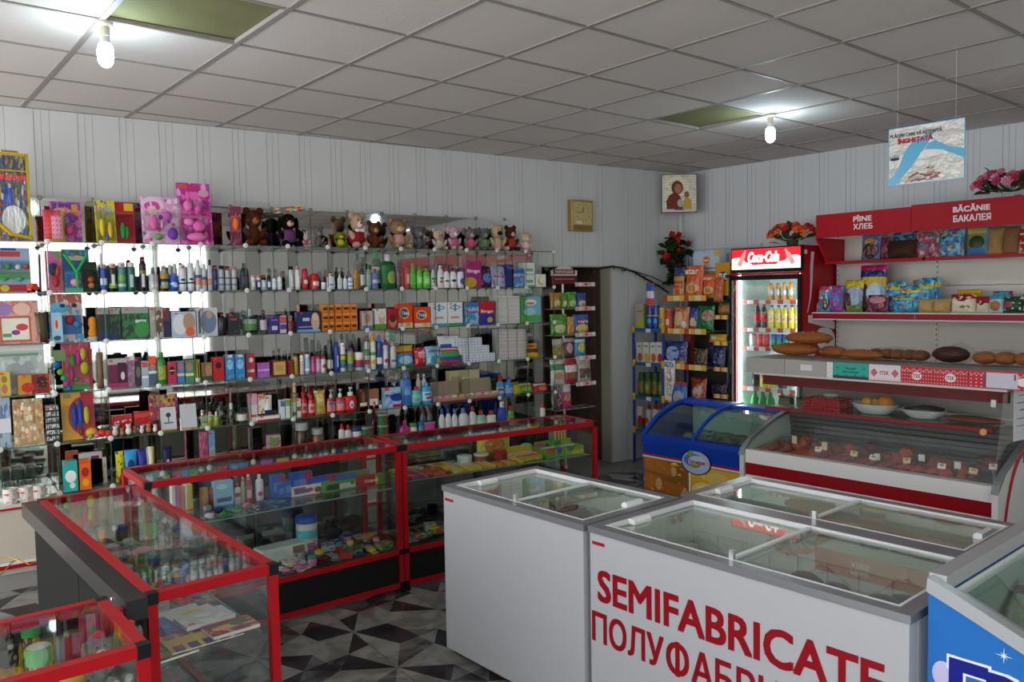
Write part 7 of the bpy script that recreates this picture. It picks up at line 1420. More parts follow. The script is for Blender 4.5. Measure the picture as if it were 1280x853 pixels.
def hput(x0, x1, yt, z, mat, desc, d=.05, text=None):
    a, b = at_y(x0, 400, HY).x, at_y(x1, 400, HY).x; h = at_y((x0+x1)/2, yt, HY).z - z; o = pouch(b-a, h, d, mat, seed=int(x0), name='crisp_bag')
    if text: letter(text[0], text[1], h*.16, o, (0, -d*.62, h*.62), width=(b-a)*.6, ext=.0006, bold=.03)
    return fin(o, desc, 'food pack', ((a+b)/2, HY+.055, z), 0, ('stand', 0), -.06)
gn = FOIL('4f9a2a', ('e', .5, .3, .35, .2, 'c8c89a'), ('n', 4, .6, '7ac03a')); zz = (1.563, 1.328, 1.118, .883, .663)
hput(693, 707, 366, zz[0], FOIL('b8802a', ('e', .5, .35, .3, .2, 'd8c0a0'), ('n', 4, .6, 'd09a3a')), 'amber snack bag, top of the doorway stand')
hput(707, 714, 366, zz[0], gn, 'narrow green snack bag, top of the doorway stand'); hput(714, 726, 365, zz[0], gn, 'wide green snack bag, top of the doorway stand'); hput(726, 738, 366, zz[0], FOIL('1f4a9a', ('e', .5, .3, .4, .2, 'd0b870'), ('n', 4, .6, '3a6ab8')), 'blue snack bag, top of the doorway stand')
hput(693, 714, 393, zz[1], gn, 'large green snack bag, second tier of the doorway stand'); hput(714, 723, 396, zz[1], FOIL('c8843a', ('n', 4, .5, 'd8a05a')), 'orange snack bag, second tier of the doorway stand'); hput(722, 741, 393, zz[1], FOIL('1f58a8', ('e', .5, .28, .4, .22, 'd0b860'), ('e', .5, .62, .3, .1, 'c0392b')), 'large blue crisp bag, second tier of the doorway stand', text=("Lay's", M('e8dcc8', .4)))
hput(695, 708, 424, zz[2], FOIL('8a7a2a', ('n', 4, .5, 'a89a3a'), ('r', .5, .85, .5, .14, 'b8b4b0')), 'olive snack bag, third tier of the doorway stand'); hput(709, 722, 423, zz[2], FOIL('5a2420', ('e', .5, .5, .3, .25, 'c09a8a'), ('r', .5, .9, .5, .1, 'b8a4a4')), 'brown nut bag, third tier of the doorway stand'); hput(722, 737, 423, zz[2], FOIL('2f86b8', ('e', .55, .5, .3, .25, 'c8b840'), ('r', .5, .85, .4, .08, 'd0d4d8')), 'sky blue snack bag, third tier of the doorway stand')
hput(692, 710, 450, zz[3], FOIL('c8ccc4', ('e', .5, .35, .3, .14, 'c08a4a'), ('r', .5, .7, .5, .12, '3f8a4a')), 'white and green snack bag, fourth tier of the doorway stand'); hput(710, 726, 449, zz[3], FOIL('a81f2c', ('r', .5, .6, .5, .14, 'd8d0cc'), ('e', .6, .3, .3, .14, '8a5a3a')), 'red and white snack bag, fourth tier of the doorway stand'); hput(726, 743, 449, zz[3], FOIL('b0a498', ('r', .5, .4, .4, .2, '5a3424'), ('n', 4, .6, '8fb0d0')), 'silver brown snack bag, fourth tier of the doorway stand')
hput(693, 700, 479, zz[4], FOIL('3a2a2c', ('n', 5, .5, '8a8284')), 'dark sunflower seed bag, lowest tier of the doorway stand'); hput(700, 707, 479, zz[4], FOIL('7a2040', ('n', 5, .55, 'b0a4a8')), 'plum coloured seed bag, lowest tier of the doorway stand'); hput(707, 718, 477, zz[4], FOIL('c83a6a', ('r', .5, .8, .5, .2, 'c4c4c4'), ('e', .5, .4, .3, .12, '8a9a3a')), 'pink seed bag, lowest tier of the doorway stand')
# ------------------------------------------------------------------ things on the walls and hanging
gold = M('b8964a', .3, .7)
ck_ = thing('wall_clock', 'rectangular gold wall clock above the snack stand', 'clock', (4.998, YB-.004, 2.434))
part('case', MB().box(-.136, .136, -.045, 0, -.146, .146), gold, ck_); boxp('face', (-.105, .118, -.0475, -.045, -.085, .128), M('c9b478', .4), ck_); boxp('frame_strip', (-.132, -.112, -.049, -.045, -.14, .14), M('dcc890', .25, .5), ck_)
boxp('lower_panel', (-.105, .118, -.0475, -.045, -.135, -.09), M('8a7440', .4, .4), ck_); boxp('maker_plate', (-.07, .0, -.0485, -.0475, -.078, -.048), M('d8d4c8', .4), ck_)
tk = MB()
for i in range(12):
    a = 2*PI*i/12; tk.box(.006+.082*math.sin(a)-.004, .006+.082*math.sin(a)+.004, -.049, -.0475, .032+.082*math.cos(a)-.005, .032+.082*math.cos(a)+.005)
part('hour_marks', tk, M('6a5a30', .5), ck_)['kind'] = 'stuff'
part('hand', MB().box(-.003, .003, -.051, -.0495, 0, .052), M('2a241a', .4), ck_, (.006, 0, .032), rot=(0, R(14), 0)); part('hand', MB().box(-.002, .002, -.0525, -.051, 0, .072), M('2a241a', .4), ck_, (.006, 0, .032), rot=(0, R(-92), 0))
ic = thing('wall_picture', 'pale gilded picture of a mother and child across the room corner', 'picture', (6.12, 5.82, 2.50), R(-37))
part('panel', MB().box(-.175, .175, -.006, .006, 0, .375), PM('e4dcc6', ('e', .44, .66, .34, .28, 'f4e8c4'), ('n', 9, .58, 'ccc4b4'), ('s', 'z', 14, .12, 'b4aa94'), ('r', .5, .07, .5, .04, 'c8c4c8'), ('r', .5, .07, .14, .02, '5a5f8a'), rough=.3), ic)  # panel colours lightened to stand for gloss and reflected light
part('frame', MB().box(-.18, -.172, -.009, .009, -.005, .38).box(.172, .18, -.009, .009, -.005, .38).box(-.172, .172, -.009, .009, -.005, .003).box(-.172, .172, -.009, .009, .372, .38), M('6a5a44', .4), ic)
def flat(pts, y, mat, par, nm='print'): return part(nm, MB().prism(pts[::-1], y-.0009, y, 'y'), mat, par)
def oval_(cx, cz, rx, rz, n=20): return [(cx+rx*math.cos(2*PI*i/n), cz+rz*math.sin(2*PI*i/n)) for i in range(n)]
rob = M('7a3524', .5); flat([(-.125, .03), (.04, .03), (.03, .12), (.0, .17), (-.05, .20), (-.10, .17), (-.13, .11)], -.0062, rob, ic); flat(oval_(-.02, .245, .058, .07), -.0064, rob, ic); flat(oval_(-.012, .235, .036, .048), -.0074, M('a87a5a', .5), ic)
flat([(.03, .03), (.13, .03), (.12, .12), (.08, .15), (.045, .12)], -.0064, M('c9a648', .5), ic); flat(oval_(.075, .175, .026, .032), -.0074, M('8f6a48', .5), ic); flat(oval_(.01, .09, .03, .04), -.0076, M('b4b0b0', .5), ic)
# hanging poster
VP = 2.4
a0, zt0 = at_v(1111, 162, VP); a1, zt1 = at_v(1207, 150, VP); _, zb0 = at_v(1114, 233, VP)
pw_, ph_ = a1-a0, zt0-zb0
po = thing('hanging_poster', 'glossy ice cream poster hanging from the ceiling above the shelving', 'poster', RP(a0, VP, zb0), RROT)
part('sheet', MB().box(0, pw_, -.0015, .0015, 0, ph_), PM('cfcdc6', rough=.12), po)
skb = M('5ab0d4', .2); X = lambda t: t*pw_; Z = lambda t: t*ph_
for q_ in ([(0, 0), (X(.09), 0), (X(.32), Z(.30)), (X(.44), Z(.52)), (X(.52), Z(.64)), (X(.58), Z(.80)), (X(.66), Z(.86)), (X(.50), Z(.82)), (X(.32), Z(.72)), (X(.22), Z(.56)), (X(.14), Z(.30)), (X(.05), Z(.14)), (0, Z(.12))], [(X(.50), Z(.57)), (X(.72), Z(.52)), (X(.995), Z(.34)), (X(.995), Z(.50)), (X(.80), Z(.56)), (X(.62), Z(.70)), (X(.54), Z(.66))]): flat(q_, -.0016, skb, po)
part('blue_border', MB().box(0, pw_, -.0022, -.0015, 0, .004).box(0, pw_, -.0022, -.0015, ph_-.004, ph_).box(0, .004, -.0022, -.0015, .004, ph_-.004).box(pw_-.004, pw_, -.0022, -.0015, .004, ph_-.004), skb, po)
letter('PLĂCERI CARE VĂ AȘTEAPTĂ', M('4a4a5a', .4), .030, po, (X(.37), -.0026, Z(.86)), width=X(.68), bold=.02)
letter('ÎNGHEȚATĂ', M('b8323a', .4), .038, po, (X(.36), -.0026, Z(.755)), width=X(.46), bold=.05)
lo = flat(oval_(X(.09), Z(.46), .026, .008), -.0026, M('2f2f5a', .4), po, 'logo'); 
for i, hh in enumerate((.010, .015, .021, .015, .010)): flat([(X(.09)+(i-2)*.010-.0022, Z(.475)), (X(.09)+(i-2)*.010+.0022, Z(.475)), (X(.09)+(i-2)*.0125, Z(.49)+hh)], -.0027, M('2f2f5a', .4), lo)
rpp = random.Random(5); pcs = ['b08a74', '8f4a3a', 'd8d4d0', 'c8a87a', '7a6a8a', 'e4e0dc', 'b8583a', 'a8b4c8']
for i in range(26):
    t_ = rpp.random(); xx = X(.24+.46*rpp.random()*(1-.5*t_)+.10*t_); z_ = Z(.05+.36*t_*rpp.random()**.5); a = rpp.uniform(-.3, .5); l, hgt = .026+.02*rpp.random(), .008+.004*rpp.random(); c_2, s_2 = math.cos(a), math.sin(a)
    flat([(xx+u*l*c_2-v_*hgt*s_2, z_+u*l*s_2+v_*hgt*c_2) for u, v_ in ((-.5, -.5), (.5, -.5), (.5, .5), (-.5, .5))], -.0024-.00005*i, M(pcs[i % 8], .3), po, 'ice_cream_print')
for xx in (X(.12), X(.88)): part('thread', MB().tube([(xx, 0, ph_-.003), (xx, 0, CEIL-zb0)], .0008, 5), M('d8d8d8', .3), po)
# flowers and the vine
red_r = M('a8141c', .55); lf = M('22381c', .55); lf2 = M('3a4a2c', .5)
bouquet(tuple(RP(1.52, .42, 2.075)), RROT, 'orange red artificial flowers standing on the drinks fridge', .23, .20, 34, 16, [M('c8281c', .5), M('d8481f', .5), M('e0702a', .5), M('c01f24', .5)], lf2, 3, r=.034, pot=True, ll=.11)
bouquet(tuple(RP(3.26, .50, 2.327)), RROT, 'pink and crimson artificial flowers on the red header board', .24, .19, 46, 16, [M('d07a98', .5), M('b8304a', .5), M('d88aa4', .5), M('a83a58', .5)], lf2, 9, r=.036, pot=False, ll=.12)
rs_ = thing('hanging_roses', 'dark red artificial roses with ivy hanging in the room corner', 'flowers', (6.16, 5.95, 2.28)); rr3 = random.Random(4)
stm = MB().tube([(0, .05, .0), (-.01, .02, -.2), (.0, .02, -.48)], .006, 6); part('stem', stm, lf, rs_)
for i in range(130):
    t_ = rr3.random(); l = ob('leaf', leaf_mesh(.10, .075, lf, 'ivy'), rs_); sp_w = .13*math.sin(PI*min(t_*1.1+.1, 1))+.03
    l.location = (rr3.uniform(-1, 1)*sp_w, .0-rr3.random()*.07, -.03-t_*.46); l.rotation_euler = (rr3.uniform(-1, 1), rr3.uniform(-.4, 1.0), rr3.uniform(0, 6.28))
for (px_, py_) in ((840, 293), (849, 294), (845, 302), (861, 305), (847, 313), (834, 321), (849, 333), (856, 337)):
    P = at_y(px_, py_, 5.87); b_ = ob('blossom', blossom_mesh(.036 if (px_, py_) not in ((845, 302), (834, 321)) else .05, red_r, 'rose'), rs_, (P.x-6.16, -.08, P.z-2.28), rot=(R(75), 0, rr3.uniform(0, 3)))
vi = thing('vine_branch', 'thin dark artificial vine branch running from the doorway to the roses', 'plant', (5.40, YB-.06, 1.95)); vp = [at_y(*p, 5.985) for p in ((742, 338), (755, 335), (768, 333), (780, 335), (795, 340), (812, 350), (826, 358), (838, 366))]
part('stem', MB().tube([tuple(v - Vector((5.40, 5.985, 1.95)) + Vector((0, .02, 0))) for v in vp], .010, 7), M('2c2418', .7), vi, smooth=60); vp2 = [at_y(*p, 5.985) for p in ((768, 334), (790, 338), (815, 346), (838, 357))]
part('stem', MB().tube([tuple(v - Vector((5.40, 5.985, 1.95))) for v in vp2], .005, 6), M('3a4424', .7), vi, smooth=60)
for i in range(26):
    t_ = rr3.random()*(len(vp)-1.01); k = int(t_); v = vp[k].lerp(vp[k+1], t_-k); l = ob('leaf', leaf_mesh(.045, .02, M('4a5a34', .5), 'vine'), vi, tuple(v-Vector((5.40, 5.985, 1.95))+Vector((0, -.01, -.004)))); l.rotation_euler = (rr3.uniform(-.6, .6), rr3.uniform(.2, 1.4), rr3.uniform(0, 6.28))
boxp('trim_rail', (0, .96, -.025, -.001, 2.125, 2.155), M('c9c9cc', .4), rw)
rw.children[-1].location = (.08+.0, 0, 0) if False else rw.children[-1].location
# ------------------------------------------------------------------ inside the glass counters
def onto(o, px, py, z, desc, cat, rz=0., place=('ctr', 0)):
    P = at_z(px, py, z); return fin(o, desc, cat, (P.x, P.y, z), rz, place)
ZB, ZDK = .604, .248
# counter with toothpaste
def tp(px0, px1, py, top, mat, desc, d=.045, text=None, dz=0, rz=R(3.5)):
    P = at_z(px0, py, ZB+dz); P = P if P.y < 4.34 else at_y(px0, py, 4.34); w = at_y(px1, py, P.y).x - P.x; h = at_y((px0+px1)/2, top, P.y).z - (ZB+dz)
    o = carton(w, d, max(h, .03), mat, text=text); return fin(o, desc, 'box', (P.x+w/2, P.y+d/2, ZB+dz), rz, ('ctr', 1))
tp(365, 403, 622, 607, PM('d8d6d4', ('r', .32, .45, .25, .22, '6a6aa8'), ('r', .25, .75, .2, .12, 'c8504a'), ('e', .6, .5, .1, .2, 'c04a44'), ('e', .86, .4, .12, .3, '8a5a3a'), ('r', .97, .3, .04, .3, 'c0303a')), 'white toothpaste box with violet lettering')
tp(404, 446, 617, 602, PM('4f9a3a', ('r', .28, .5, .2, .3, '1f3a2a'), ('r', .72, .45, .24, .28, 'c4c0c4'), ('e', .88, .65, .06, .2, '4a6a2a')), 'green toothpaste box between white and red ones')
tp(447, 481, 610, 595, PM('b81a24', ('e', .88, .5, .2, .6, '5f8a3a'), ('e', .7, .5, .06, .6, 'c8a84a')), 'red toothpaste box with white brand lettering', text=[('Colgate', M('e8dcd8', .4), .36, .5, .5)])
blb2 = PM('2f58b0', ('r', .8, .5, .18, .5, 'b0242e'), ('r', .4, .5, .3, .2, '5a80c8'))
for (a, b, py, tpx, d_, dz) in ((346, 372, 618, 604, 'blue and red toothpaste box, front of the left stack', 0), (354, 382, 612, 600, 'blue and red toothpaste box behind the front one', 0), (385, 424, 607, 596, 'long blue toothpaste box behind the green one', 0), (340, 357, 607, 594, 'blue and red box standing in for a reflection at the bottle end', 0), (364, 391, 602, 591, 'blue and red box standing in for a reflection in the back row', 0), (420, 462, 601, 591, 'olive and blue box standing in for a reflection in the back row', 0)): tp(a, b, py, tpx, blb2 if 'olive' not in d_ else PM('6a7a4a', ('r', .3, .5, .3, .5, '3a5fb0')), d_)  # bottle end and back row boxes are solid stand-ins for mirror reflections
tp(268, 292, 624, 602, PM('8fbcdc', ('r', .5, .3, .4, .08, '4a5a7a'), ('e', .4, .8, .3, .1, 'c0dcec'), ('r', .5, .05, .5, .05, '3a6aa8')), 'pale blue box standing among small bottles', text=[('Linea', M('3a4a6a', .4), .16, .32, .6)])
for (a, b, py, t_, mt, d_) in ((215, 219, 629, 608, 'd8d4cc', 'white slim polish box by the magenta one'), (219, 225, 629, 609, 'a8307a', 'magenta slim polish box'), (226, 231, 629, 609, 'd0581f', 'orange slim polish box'), (231.5, 234, 629, 607, 'dcd8d0', 'white slim polish box by the yellow one'), (234.5, 241, 628, 606, 'c8b81f', 'yellow slim polish box')): tp(a, b, py, t_, PM(mt, ('r', .5, .1, .5, .05, 'e0502f')), d_)
def cb(kind, x0, x1, py, top, body, cap, lab, desc, z=ZB):
    P = at_z((x0+x1)/2, py, z); P = P if P.y < 4.36 else at_y((x0+x1)/2, py, 4.36); w = (at_y(x1, py, P.y).x - at_y(x0, py, P.y).x); h = at_y((x0+x1)/2, top, P.y).z - z
    o = bottle(kind, w, max(h, .04), c_(body) if isinstance(body, str) else body, c_(cap), lab, (.12, .6), w*.7 if kind in ('lotion', 'shampoo') else None); return fin(o, desc, 'bottle', (P.x, P.y+w/2, z), 0, ('ctr', 1))
cb('jar', 251, 262, 627, 611, 'b8946a', 'b88a2a', None, 'tan jar with gold lid in the counter'); cb('jar', 263, 270, 625, 610, '8a2a24', 'a84a3a', None, 'dark red small jar in the counter')
cb('lotion', 294, 302, 618, 605, 'd8d4d0', 'c8302a', PM('d8ccc8', ('r', .5, .7, .4, .2, 'c03a34')), 'white and red small bottle in the counter'); cb('lotion', 302, 307, 617, 597, 'a8b4a8', 'dcdcd8', None, 'grey green small bottle in the counter'); cb('lotion', 308, 317, 617, 594, 'a8484c', 'dcdcdc', PM('b8686a', ('r', .5, .4, .3, .3, 'd8b8b4')), 'rose red bottle with white cap in the counter'); cb('lotion', 321, 331, 614, 594, 'd8d8dc', 'e0e0e0', PM('dcdce4', ('e', .5, .3, .3, .2, 'b8305a')), 'white bottle with pink dot in the counter')
def wipes(px, py, desc):
    P = at_z(px, py, ZDK); o = ob('wipes_tub', MB().lathe([(.058, 0), (.060, .006), (.060, .17), (.057, .175)], 22).mesh('wipes_tub', c_('d4d2cc', .3), 50)); part('lid', MB().lathe([(.062, .172), (.063, .205), (.056, .212)], 22), c_('2456b0', .3), o, smooth=50)
    part('label', MB().lathe([(.0607, .02), (.0607, .135)], 22), PM('4fb0c8', ('r', .5, .25, .5, .26, 'b85a9a'), ('r', .5, .48, .5, .1, 'd8c49a'), ('e', .7, .45, .12, .1, 'd88a3a'), ('n', 6, .62, 'c8d8d4')), o, smooth=50); return fin(o, desc, 'tub', (P.x, P.y+.06, ZDK), 0, ('ctr', 1))
wipes(389, 693, 'white wipes tub with blue lid, front of the counter deck')
P = at_z(358, 705, ZDK); o = ob('diaper_pack', MB().prism([(-.065, .012), (-.05, 0), (.05, 0), (.065, .012), (.065, .07), (.05, .085), (-.05, .085), (-.065, .07)], -.13, .13, 'x').mesh('diaper_pack', PM('ccd4cc', ('n', 2, .6, 'b4c8c0'), ('r', .8, .7, .14, .2, '9a7a6a')), 30)); fin(o, 'white plastic wrapped pack lying beside the wipes tub', 'pack', (P.x, P.y+.09, ZDK), .1, ('ctr', 1))
def lying(px, py, w, l, h, mat, desc, z, rz, cat='packet', kind='pouch'):
    P = at_z(px, py, z)
    o = pouch(w, l, h, mat, seed=int(px*7+py), name='packet') if kind == 'pouch' else carton(w, l, h, mat, name='packet')
    if kind == 'pouch':
        fin(o, desc, cat, (P.x+math.sin(rz)*l/2, P.y-math.cos(rz)*l/2, z+h*.62), rz, ('ctr', 0)); o.rotation_euler = (R(-88), 0, rz)
    else: fin(o, desc, cat, (P.x, P.y, z), rz, ('ctr', 0))
    return o
def lay_at(px, py, w, l, h, mat, desc, z, rz):
    P = at_z(px, py, z); o = ob('packet', MB().prism([(-w/2, -l/2), (w/2, -l/2), (w/2, l/2), (-w/2, l/2)], 0, .003, 'z').mesh('packet', mat)); part('goods', MB().ell((0, 0, h*.5), (w*.36, l*.36, h*.5), 10, 6), mat, o, smooth=70); return fin(o, desc, 'packet', (P.x, P.y, z), rz, ('ctr', 0))
b_m = FOIL('1f4a9a', ('n', 3, .55, '2a5fb4')); lay_at(432, 677, .13, .11, .05, b_m, 'crumpled blue packet on the counter deck', ZDK, .3); lay_at(460, 675, .14, .10, .04, FOIL('c8801f', ('n', 3, .55, 'd89a3a')), 'orange packet beside the crumpled blue one', ZDK, -.3)
cn = ['red', 'silver', 'pink', 'navy', 'white', 'teal', 'grey', 'violet', 'yellow', 'green', 'brown', 'black']; chx = ['b83030', 'b4b8bc', 'c87a98', '25306a', 'd4d4d0', '3f8a8a', '8a8c8e', '6a4a8a', 'd0b02a', '4f8a3a', '6a4630', '24242a']
rb4 = random.Random(21)
def scatter(n, pts, z, where, lz, sz=(.05, .09)):
    """small flat packets and boxes laid out one by one inside a counter; pts: four corners in plan"""
    A, B, Cc, D = [Vector((p[0], p[1])) for p in pts]; used = {}
    nx = int(math.ceil(n**.5*1.6)); ny = int(math.ceil(n/nx)); k = 0
    for j in range(ny):
        for i in range(nx):
            if k >= n: return
            s, t = (i+.5+rb4.uniform(-.2, .2))/nx, (j+.5+rb4.uniform(-.2, .2))/ny; P = A.lerp(B, s).lerp(D.lerp(Cc, s), t); ci = rb4.randrange(12); cj = rb4.randrange(12)
            w = rb4.uniform(*sz); l = w*rb4.uniform(.7, 1.6); h = rb4.uniform(.008, .028); kind = rb4.randrange(4)
            mat = PM(chx[ci], ('n', 3, .56, chx[cj]), ('r', .2, .8, .1, .08, 'e8482f'), rough=.35, ax='xy')
            if kind < 2: o = ob('packet', MB().box(-w/2, w/2, -l/2, l/2, 0, .004).mesh('packet', mat)); part('goods', MB().ell((0, 0, h*.5), (w*.34, l*.3, h*.55), 8, 5), M(chx[cj], .3), o, smooth=70); dn = 'carded item'
            elif kind == 2: o = ob('small_box', MB().box(-w/2, w/2, -l/2, l/2, 0, h+.01).mesh('small_box', mat)); dn = 'flat box'
            else: o = ob('small_jar', MB().lathe([(w*.3, 0), (w*.34, .01), (w*.34, h+.02), (w*.28, h+.026)], 12).mesh('small_jar', M(chx[ci], .3), 40)); part('lid', MB().lathe([(w*.35, h+.02), (w*.35, h+.034), (w*.3, h+.038)], 12), M(chx[cj], .35), o, smooth=40); dn = 'small jar'
            fin(o, '%s and %s %s' % (cn[ci], cn[cj], dn) if ci != cj else 'plain %s %s' % (cn[ci], dn), 'packet' if kind < 2 else ('box' if kind == 2 else 'jar'), (P.x, P.y, z), rz=rb4.uniform(-.6, .6), place=('cnt', where)); k += 1
def quad(loc, rz, x0, x1, y0, y1):
    c2, s2 = math.cos(rz), math.sin(rz); return [(loc[0]+x*c2-y*s2, loc[1]+x*s2+y*c2) for x, y in ((x0, y0), (x1, y0), (x1, y1), (x0, y1))]
QB = lambda *a: quad((.718, 4.052), R(3.5), *a); QC = lambda *a: quad((2.096, 4.139), R(-2.7), *a); QA = lambda *a: quad((.835, 2.54), R(95.8), *a)
DL = (.376-1.40*math.cos(R(5)), 2.137-1.40*math.sin(R(5))); QD = lambda *a: quad(DL, R(5), *a)
scatter(12, QB(.30, .70, .08, .20), ZB, 'toothpaste', 0); scatter(26, QB(.66, 1.32, .07, .20), ZDK, 'deck', 0); scatter(14, QB(.10, .60, .10, .36), ZDK, 'deck', 0); scatter(12, QB(.85, 1.32, .24, .38), ZDK, 'deck', 0)
# counter with sweets
ZC = .629
sw = ['yellow', 'pink', 'red', 'gold', 'violet', 'white', 'orange', 'brown']; swh = ['d8c01f', 'c84a7a', 'b82a2a', 'c89a2a', '7a4a9a', 'd0ccc4', 'd8701f', '5a3424']
def bars(x0, x1, y0, y1, n, cols, where):
    for i in range(n):
        P = QC(x0+(x1-x0)*(i+.5)/n, 0, y0, 0)[0]; l = (y1-y0); k = cols[i % len(cols)]
        for j in range(2):
            P = QC(x0+(x1-x0)*(i+.5)/n, 0, y0+l*j/2, 0)[0]; w = (x1-x0)/n*.86
            o = ob('sweet_bar', MB().box(-w/2, w/2, .004, l/2-.006, 0, .016).box(-w/2, w/2, 0, .004, .005, .009).box(-w/2, w/2, l/2-.006, l/2-.002, .005, .009).mesh('sweet_bar', PM(swh[k], ('r', .5, .5, .3, .3, swh[(k*3+5) % 8]), ax='xy', rough=.3))); fin(o, '%s wrapped sweet bar' % sw[k], 'sweets', (P[0], P[1], ZC), R(-2.7)+rb4.uniform(-.12, .12), ('cnt', 'sweets'))
bars(.05, .34, .06, .24, 8, [2, 1, 4, 1, 2, 6, 1], 'a'); bars(.36, .66, .055, .22, 9, [0, 0, 3, 0], 'a'); bars(.67, .86, .055, .16, 6, [3, 6, 0], 'a'); bars(.06, .5, .25, .35, 9, [0, 3, 0, 5, 7], 'a')
def disp(x0, x1, y0, d, h, mat, desc, fill, flap=.06):
    P = QC((x0+x1)/2, 0, y0, 0)[0]; w = x1-x0
    o = ob('display_box', MB().box(-w/2, w/2, 0, d, 0, .004).box(-w/2, w/2, 0, .003, .004, h).box(-w/2, w/2, d-.003, d, .004, h+flap).box(-w/2, -w/2+.003, .003, d-.003, .004, h).box(w/2-.003, w/2, .003, d-.003, .004, h).mesh('display_box', [mat])); fin(o, desc, 'display box', (P[0], P[1], ZC), R(-2.7), ('ctr', 2))
    for i, k in enumerate(fill):
        y = .012+(d-.024)*(i+.5)/len(fill); q_ = ob('sweet_bar', MB().box(-w/2+.006, w/2-.006, -.006, .006, 0, .018+h*.5).mesh('sweet_bar', PM(swh[k], ('r', .5, .5, .3, .3, swh[(k+3) % 8])))); c2, s2 = math.cos(R(-2.7)), math.sin(R(-2.7)); fin(q_, '%s wrapped sweet bar' % sw[k], 'sweets', (P[0]-y*s2, P[1]+y*c2, ZC+.005), R(-2.7), ('cnt', 'sweets'))
disp(.84, 1.03, .10, .13, .03, PM('b8a82a', ('n', 4, .6, 'd8c83a')), 'yellow open display box of orange bars', [6, 5, 6, 5], .05)
disp(1.06, 1.20, .09, .15, .055, PM('6aa02a', ('e', .3, .6, .25, .3, 'c8504a'), ('e', .75, .5, .15, .3, '3a4aa0')), 'green open display box of sweets, beside the yellow one', [7, 5], .03)
disp(1.205, 1.36, .09, .15, .055, PM('7ab02a', ('r', .7, .2, .3, .16, 'd8b82a'), ('e', .3, .6, .2, .3, '2a7a3a')), 'green and yellow open display box at the counter end', [7, 5], .03)
P = QC(1.30, 0, .27, 0)[0]; o = ob('stick_pack', MB().box(-.05, .05, -.004, .004, 0, .16).mesh('stick_pack', PM('c8286a', ('s', 'x', 4, .5, 'c8d03a'), ('r', .5, .15, .5, .16, 'c02a3a')))); fin(o, 'pink and lime striped stick pack at the counter end', 'sweets', (P[0], P[1], ZC), R(-2.7), ('ctr', 2))
P = QC(1.02, 0, .28, 0)[0]; o = ob('picture_plate', MB().prism([(.075*math.cos(PI*i/14), .005+.075*math.sin(PI*i/14)) for i in range(15)], -.003, .003, 'y').mesh('picture_plate', PM('6ab0d0', ('e', .5, .2, .5, .5, 'c8c4c0'), ('e', .4, .4, .2, .2, 'c0392b')))); fin(o, 'half round blue picture card among the sweets', 'card', (P[0], P[1], ZC), R(-2.7), ('ctr', 2))
P = QC(.80, 0, .33, 0)[0]; o = pouch(.26, .17, .05, FOIL('c8c02a', ('e', .5, .5, .3, .3, 'b8782a')), seed=55, name='sweet_bag'); fin(o, 'large yellow sweet bag at the back of the sweets', 'sweets', (P[0], P[1], ZC), R(-2.7), ('ctr', 2))
for (x, y, hx, cp, d_) in ((.55, .27, 'b8c0c4', 'd0d4d8', 'clear round sweet tub with pale lid'), (.66, .25, '8a3a34', 'd8d4d0', 'round sweet tub with flat white lid'), (.80, .25, '8a2020', 'b01f24', 'round sweet tub with red lid')):
    P = QC(x, 0, y, 0)[0]; o = bottle('tub', .095, .055, c_(hx), c_(cp), None, name='sweet_tub', tagp=0); fin(o, d_, 'tub', (P[0], P[1], ZC), 0, ('ctr', 2))
scatter(10, QC(.06, .60, .08, .32), ZDK, 'sweetdeck', 0, (.06, .12)); scatter(4, QC(.9, 1.3, .1, .3), ZDK, 'sweetdeck', 0, (.06, .12))
for i, (x, y) in enumerate(((.16, .12), (.30, .16), (.40, .10))):
    P = QC(x, 0, y, 0)[0]; lay = ob('packet', MB().ell((0, 0, .02), (.08, .05, .02), 10, 6).mesh('packet', FOIL('4a7a34', ('n', 4, .55, 'b0b8b0'), ('r', .3, .5, .1, .5, 'c0392b')), 70)); fin(lay, ('green foil packet on the sweets counter deck, by the red post', 'middle green foil packet on the sweets counter deck', 'green foil packet on the sweets counter deck, by the freezer')[i], 'packet', (P[0], P[1], ZDK), .2*i, ('ctr', 2))
# counter with the exercise books
ZA = .634
bk_ = [((.03, .26), (.24, .33), PM('c8c9d0', ('n', 2, .6, 'd4d4dc'), ax='xy'), 'white sheet of drawing paper, farthest of the books', .004, .0, 0),
 ((.05, .16), (.14, .20), PM('5a3a6a', ('n', 3, .6, '7a5a3a'), ax='xy'), 'violet exercise book under the blue one', .006, .05, 0),
 ((.05, .20), (.26, .22), PM('4a6ab0', ('n', 3, .6, '6a86c4'), ax='xy'), 'blue exercise book in the middle of the pile', .006, .006, .1),
 ((.10, .18), (.20, .17), PM('b8b4b0', ('e', .5, .6, .2, .2, 'c8a83a'), ('e', .4, .4, .14, .14, 'b83a2e'), ('n', 4, .6, 'd8d4cc'), ax='xy'), 'white picture book with a yellow figure', .005, .015, -.1),
 ((.11, .23), (.24, .15), PM('c4c6cc', ('n', 3, .58, 'd8dadf'), ax='xy'), 'transparent wrapped white notebook on the blue one', .010, .022, .1)]
def book(x, y, w, l, h, mat, desc, z, rz):
    P = QA(x, 0, y, 0)[0]; o = ob('exercise_book', MB().box(-w/2, w/2, -l/2, l/2, .0008, h-.0008, 1).box(-w/2-.001, w/2+.001, -l/2-.001, l/2+.001, h-.0008, h, 0).box(-w/2-.001, w/2+.001, -l/2-.001, l/2+.001, 0, .0008, 0).mesh('exercise_book', [mat, M('d8d6d0', .6)])); fin(o, desc, 'book', (P[0], P[1], ZA+z), R(5.8)+rz, ('ctr', 3)); price_tag(o, 0, 0, 0).rotation_euler = (R(-90), 0, 0); o.children[-1].location = (-w*.36, -l*.36, h+.001); return o
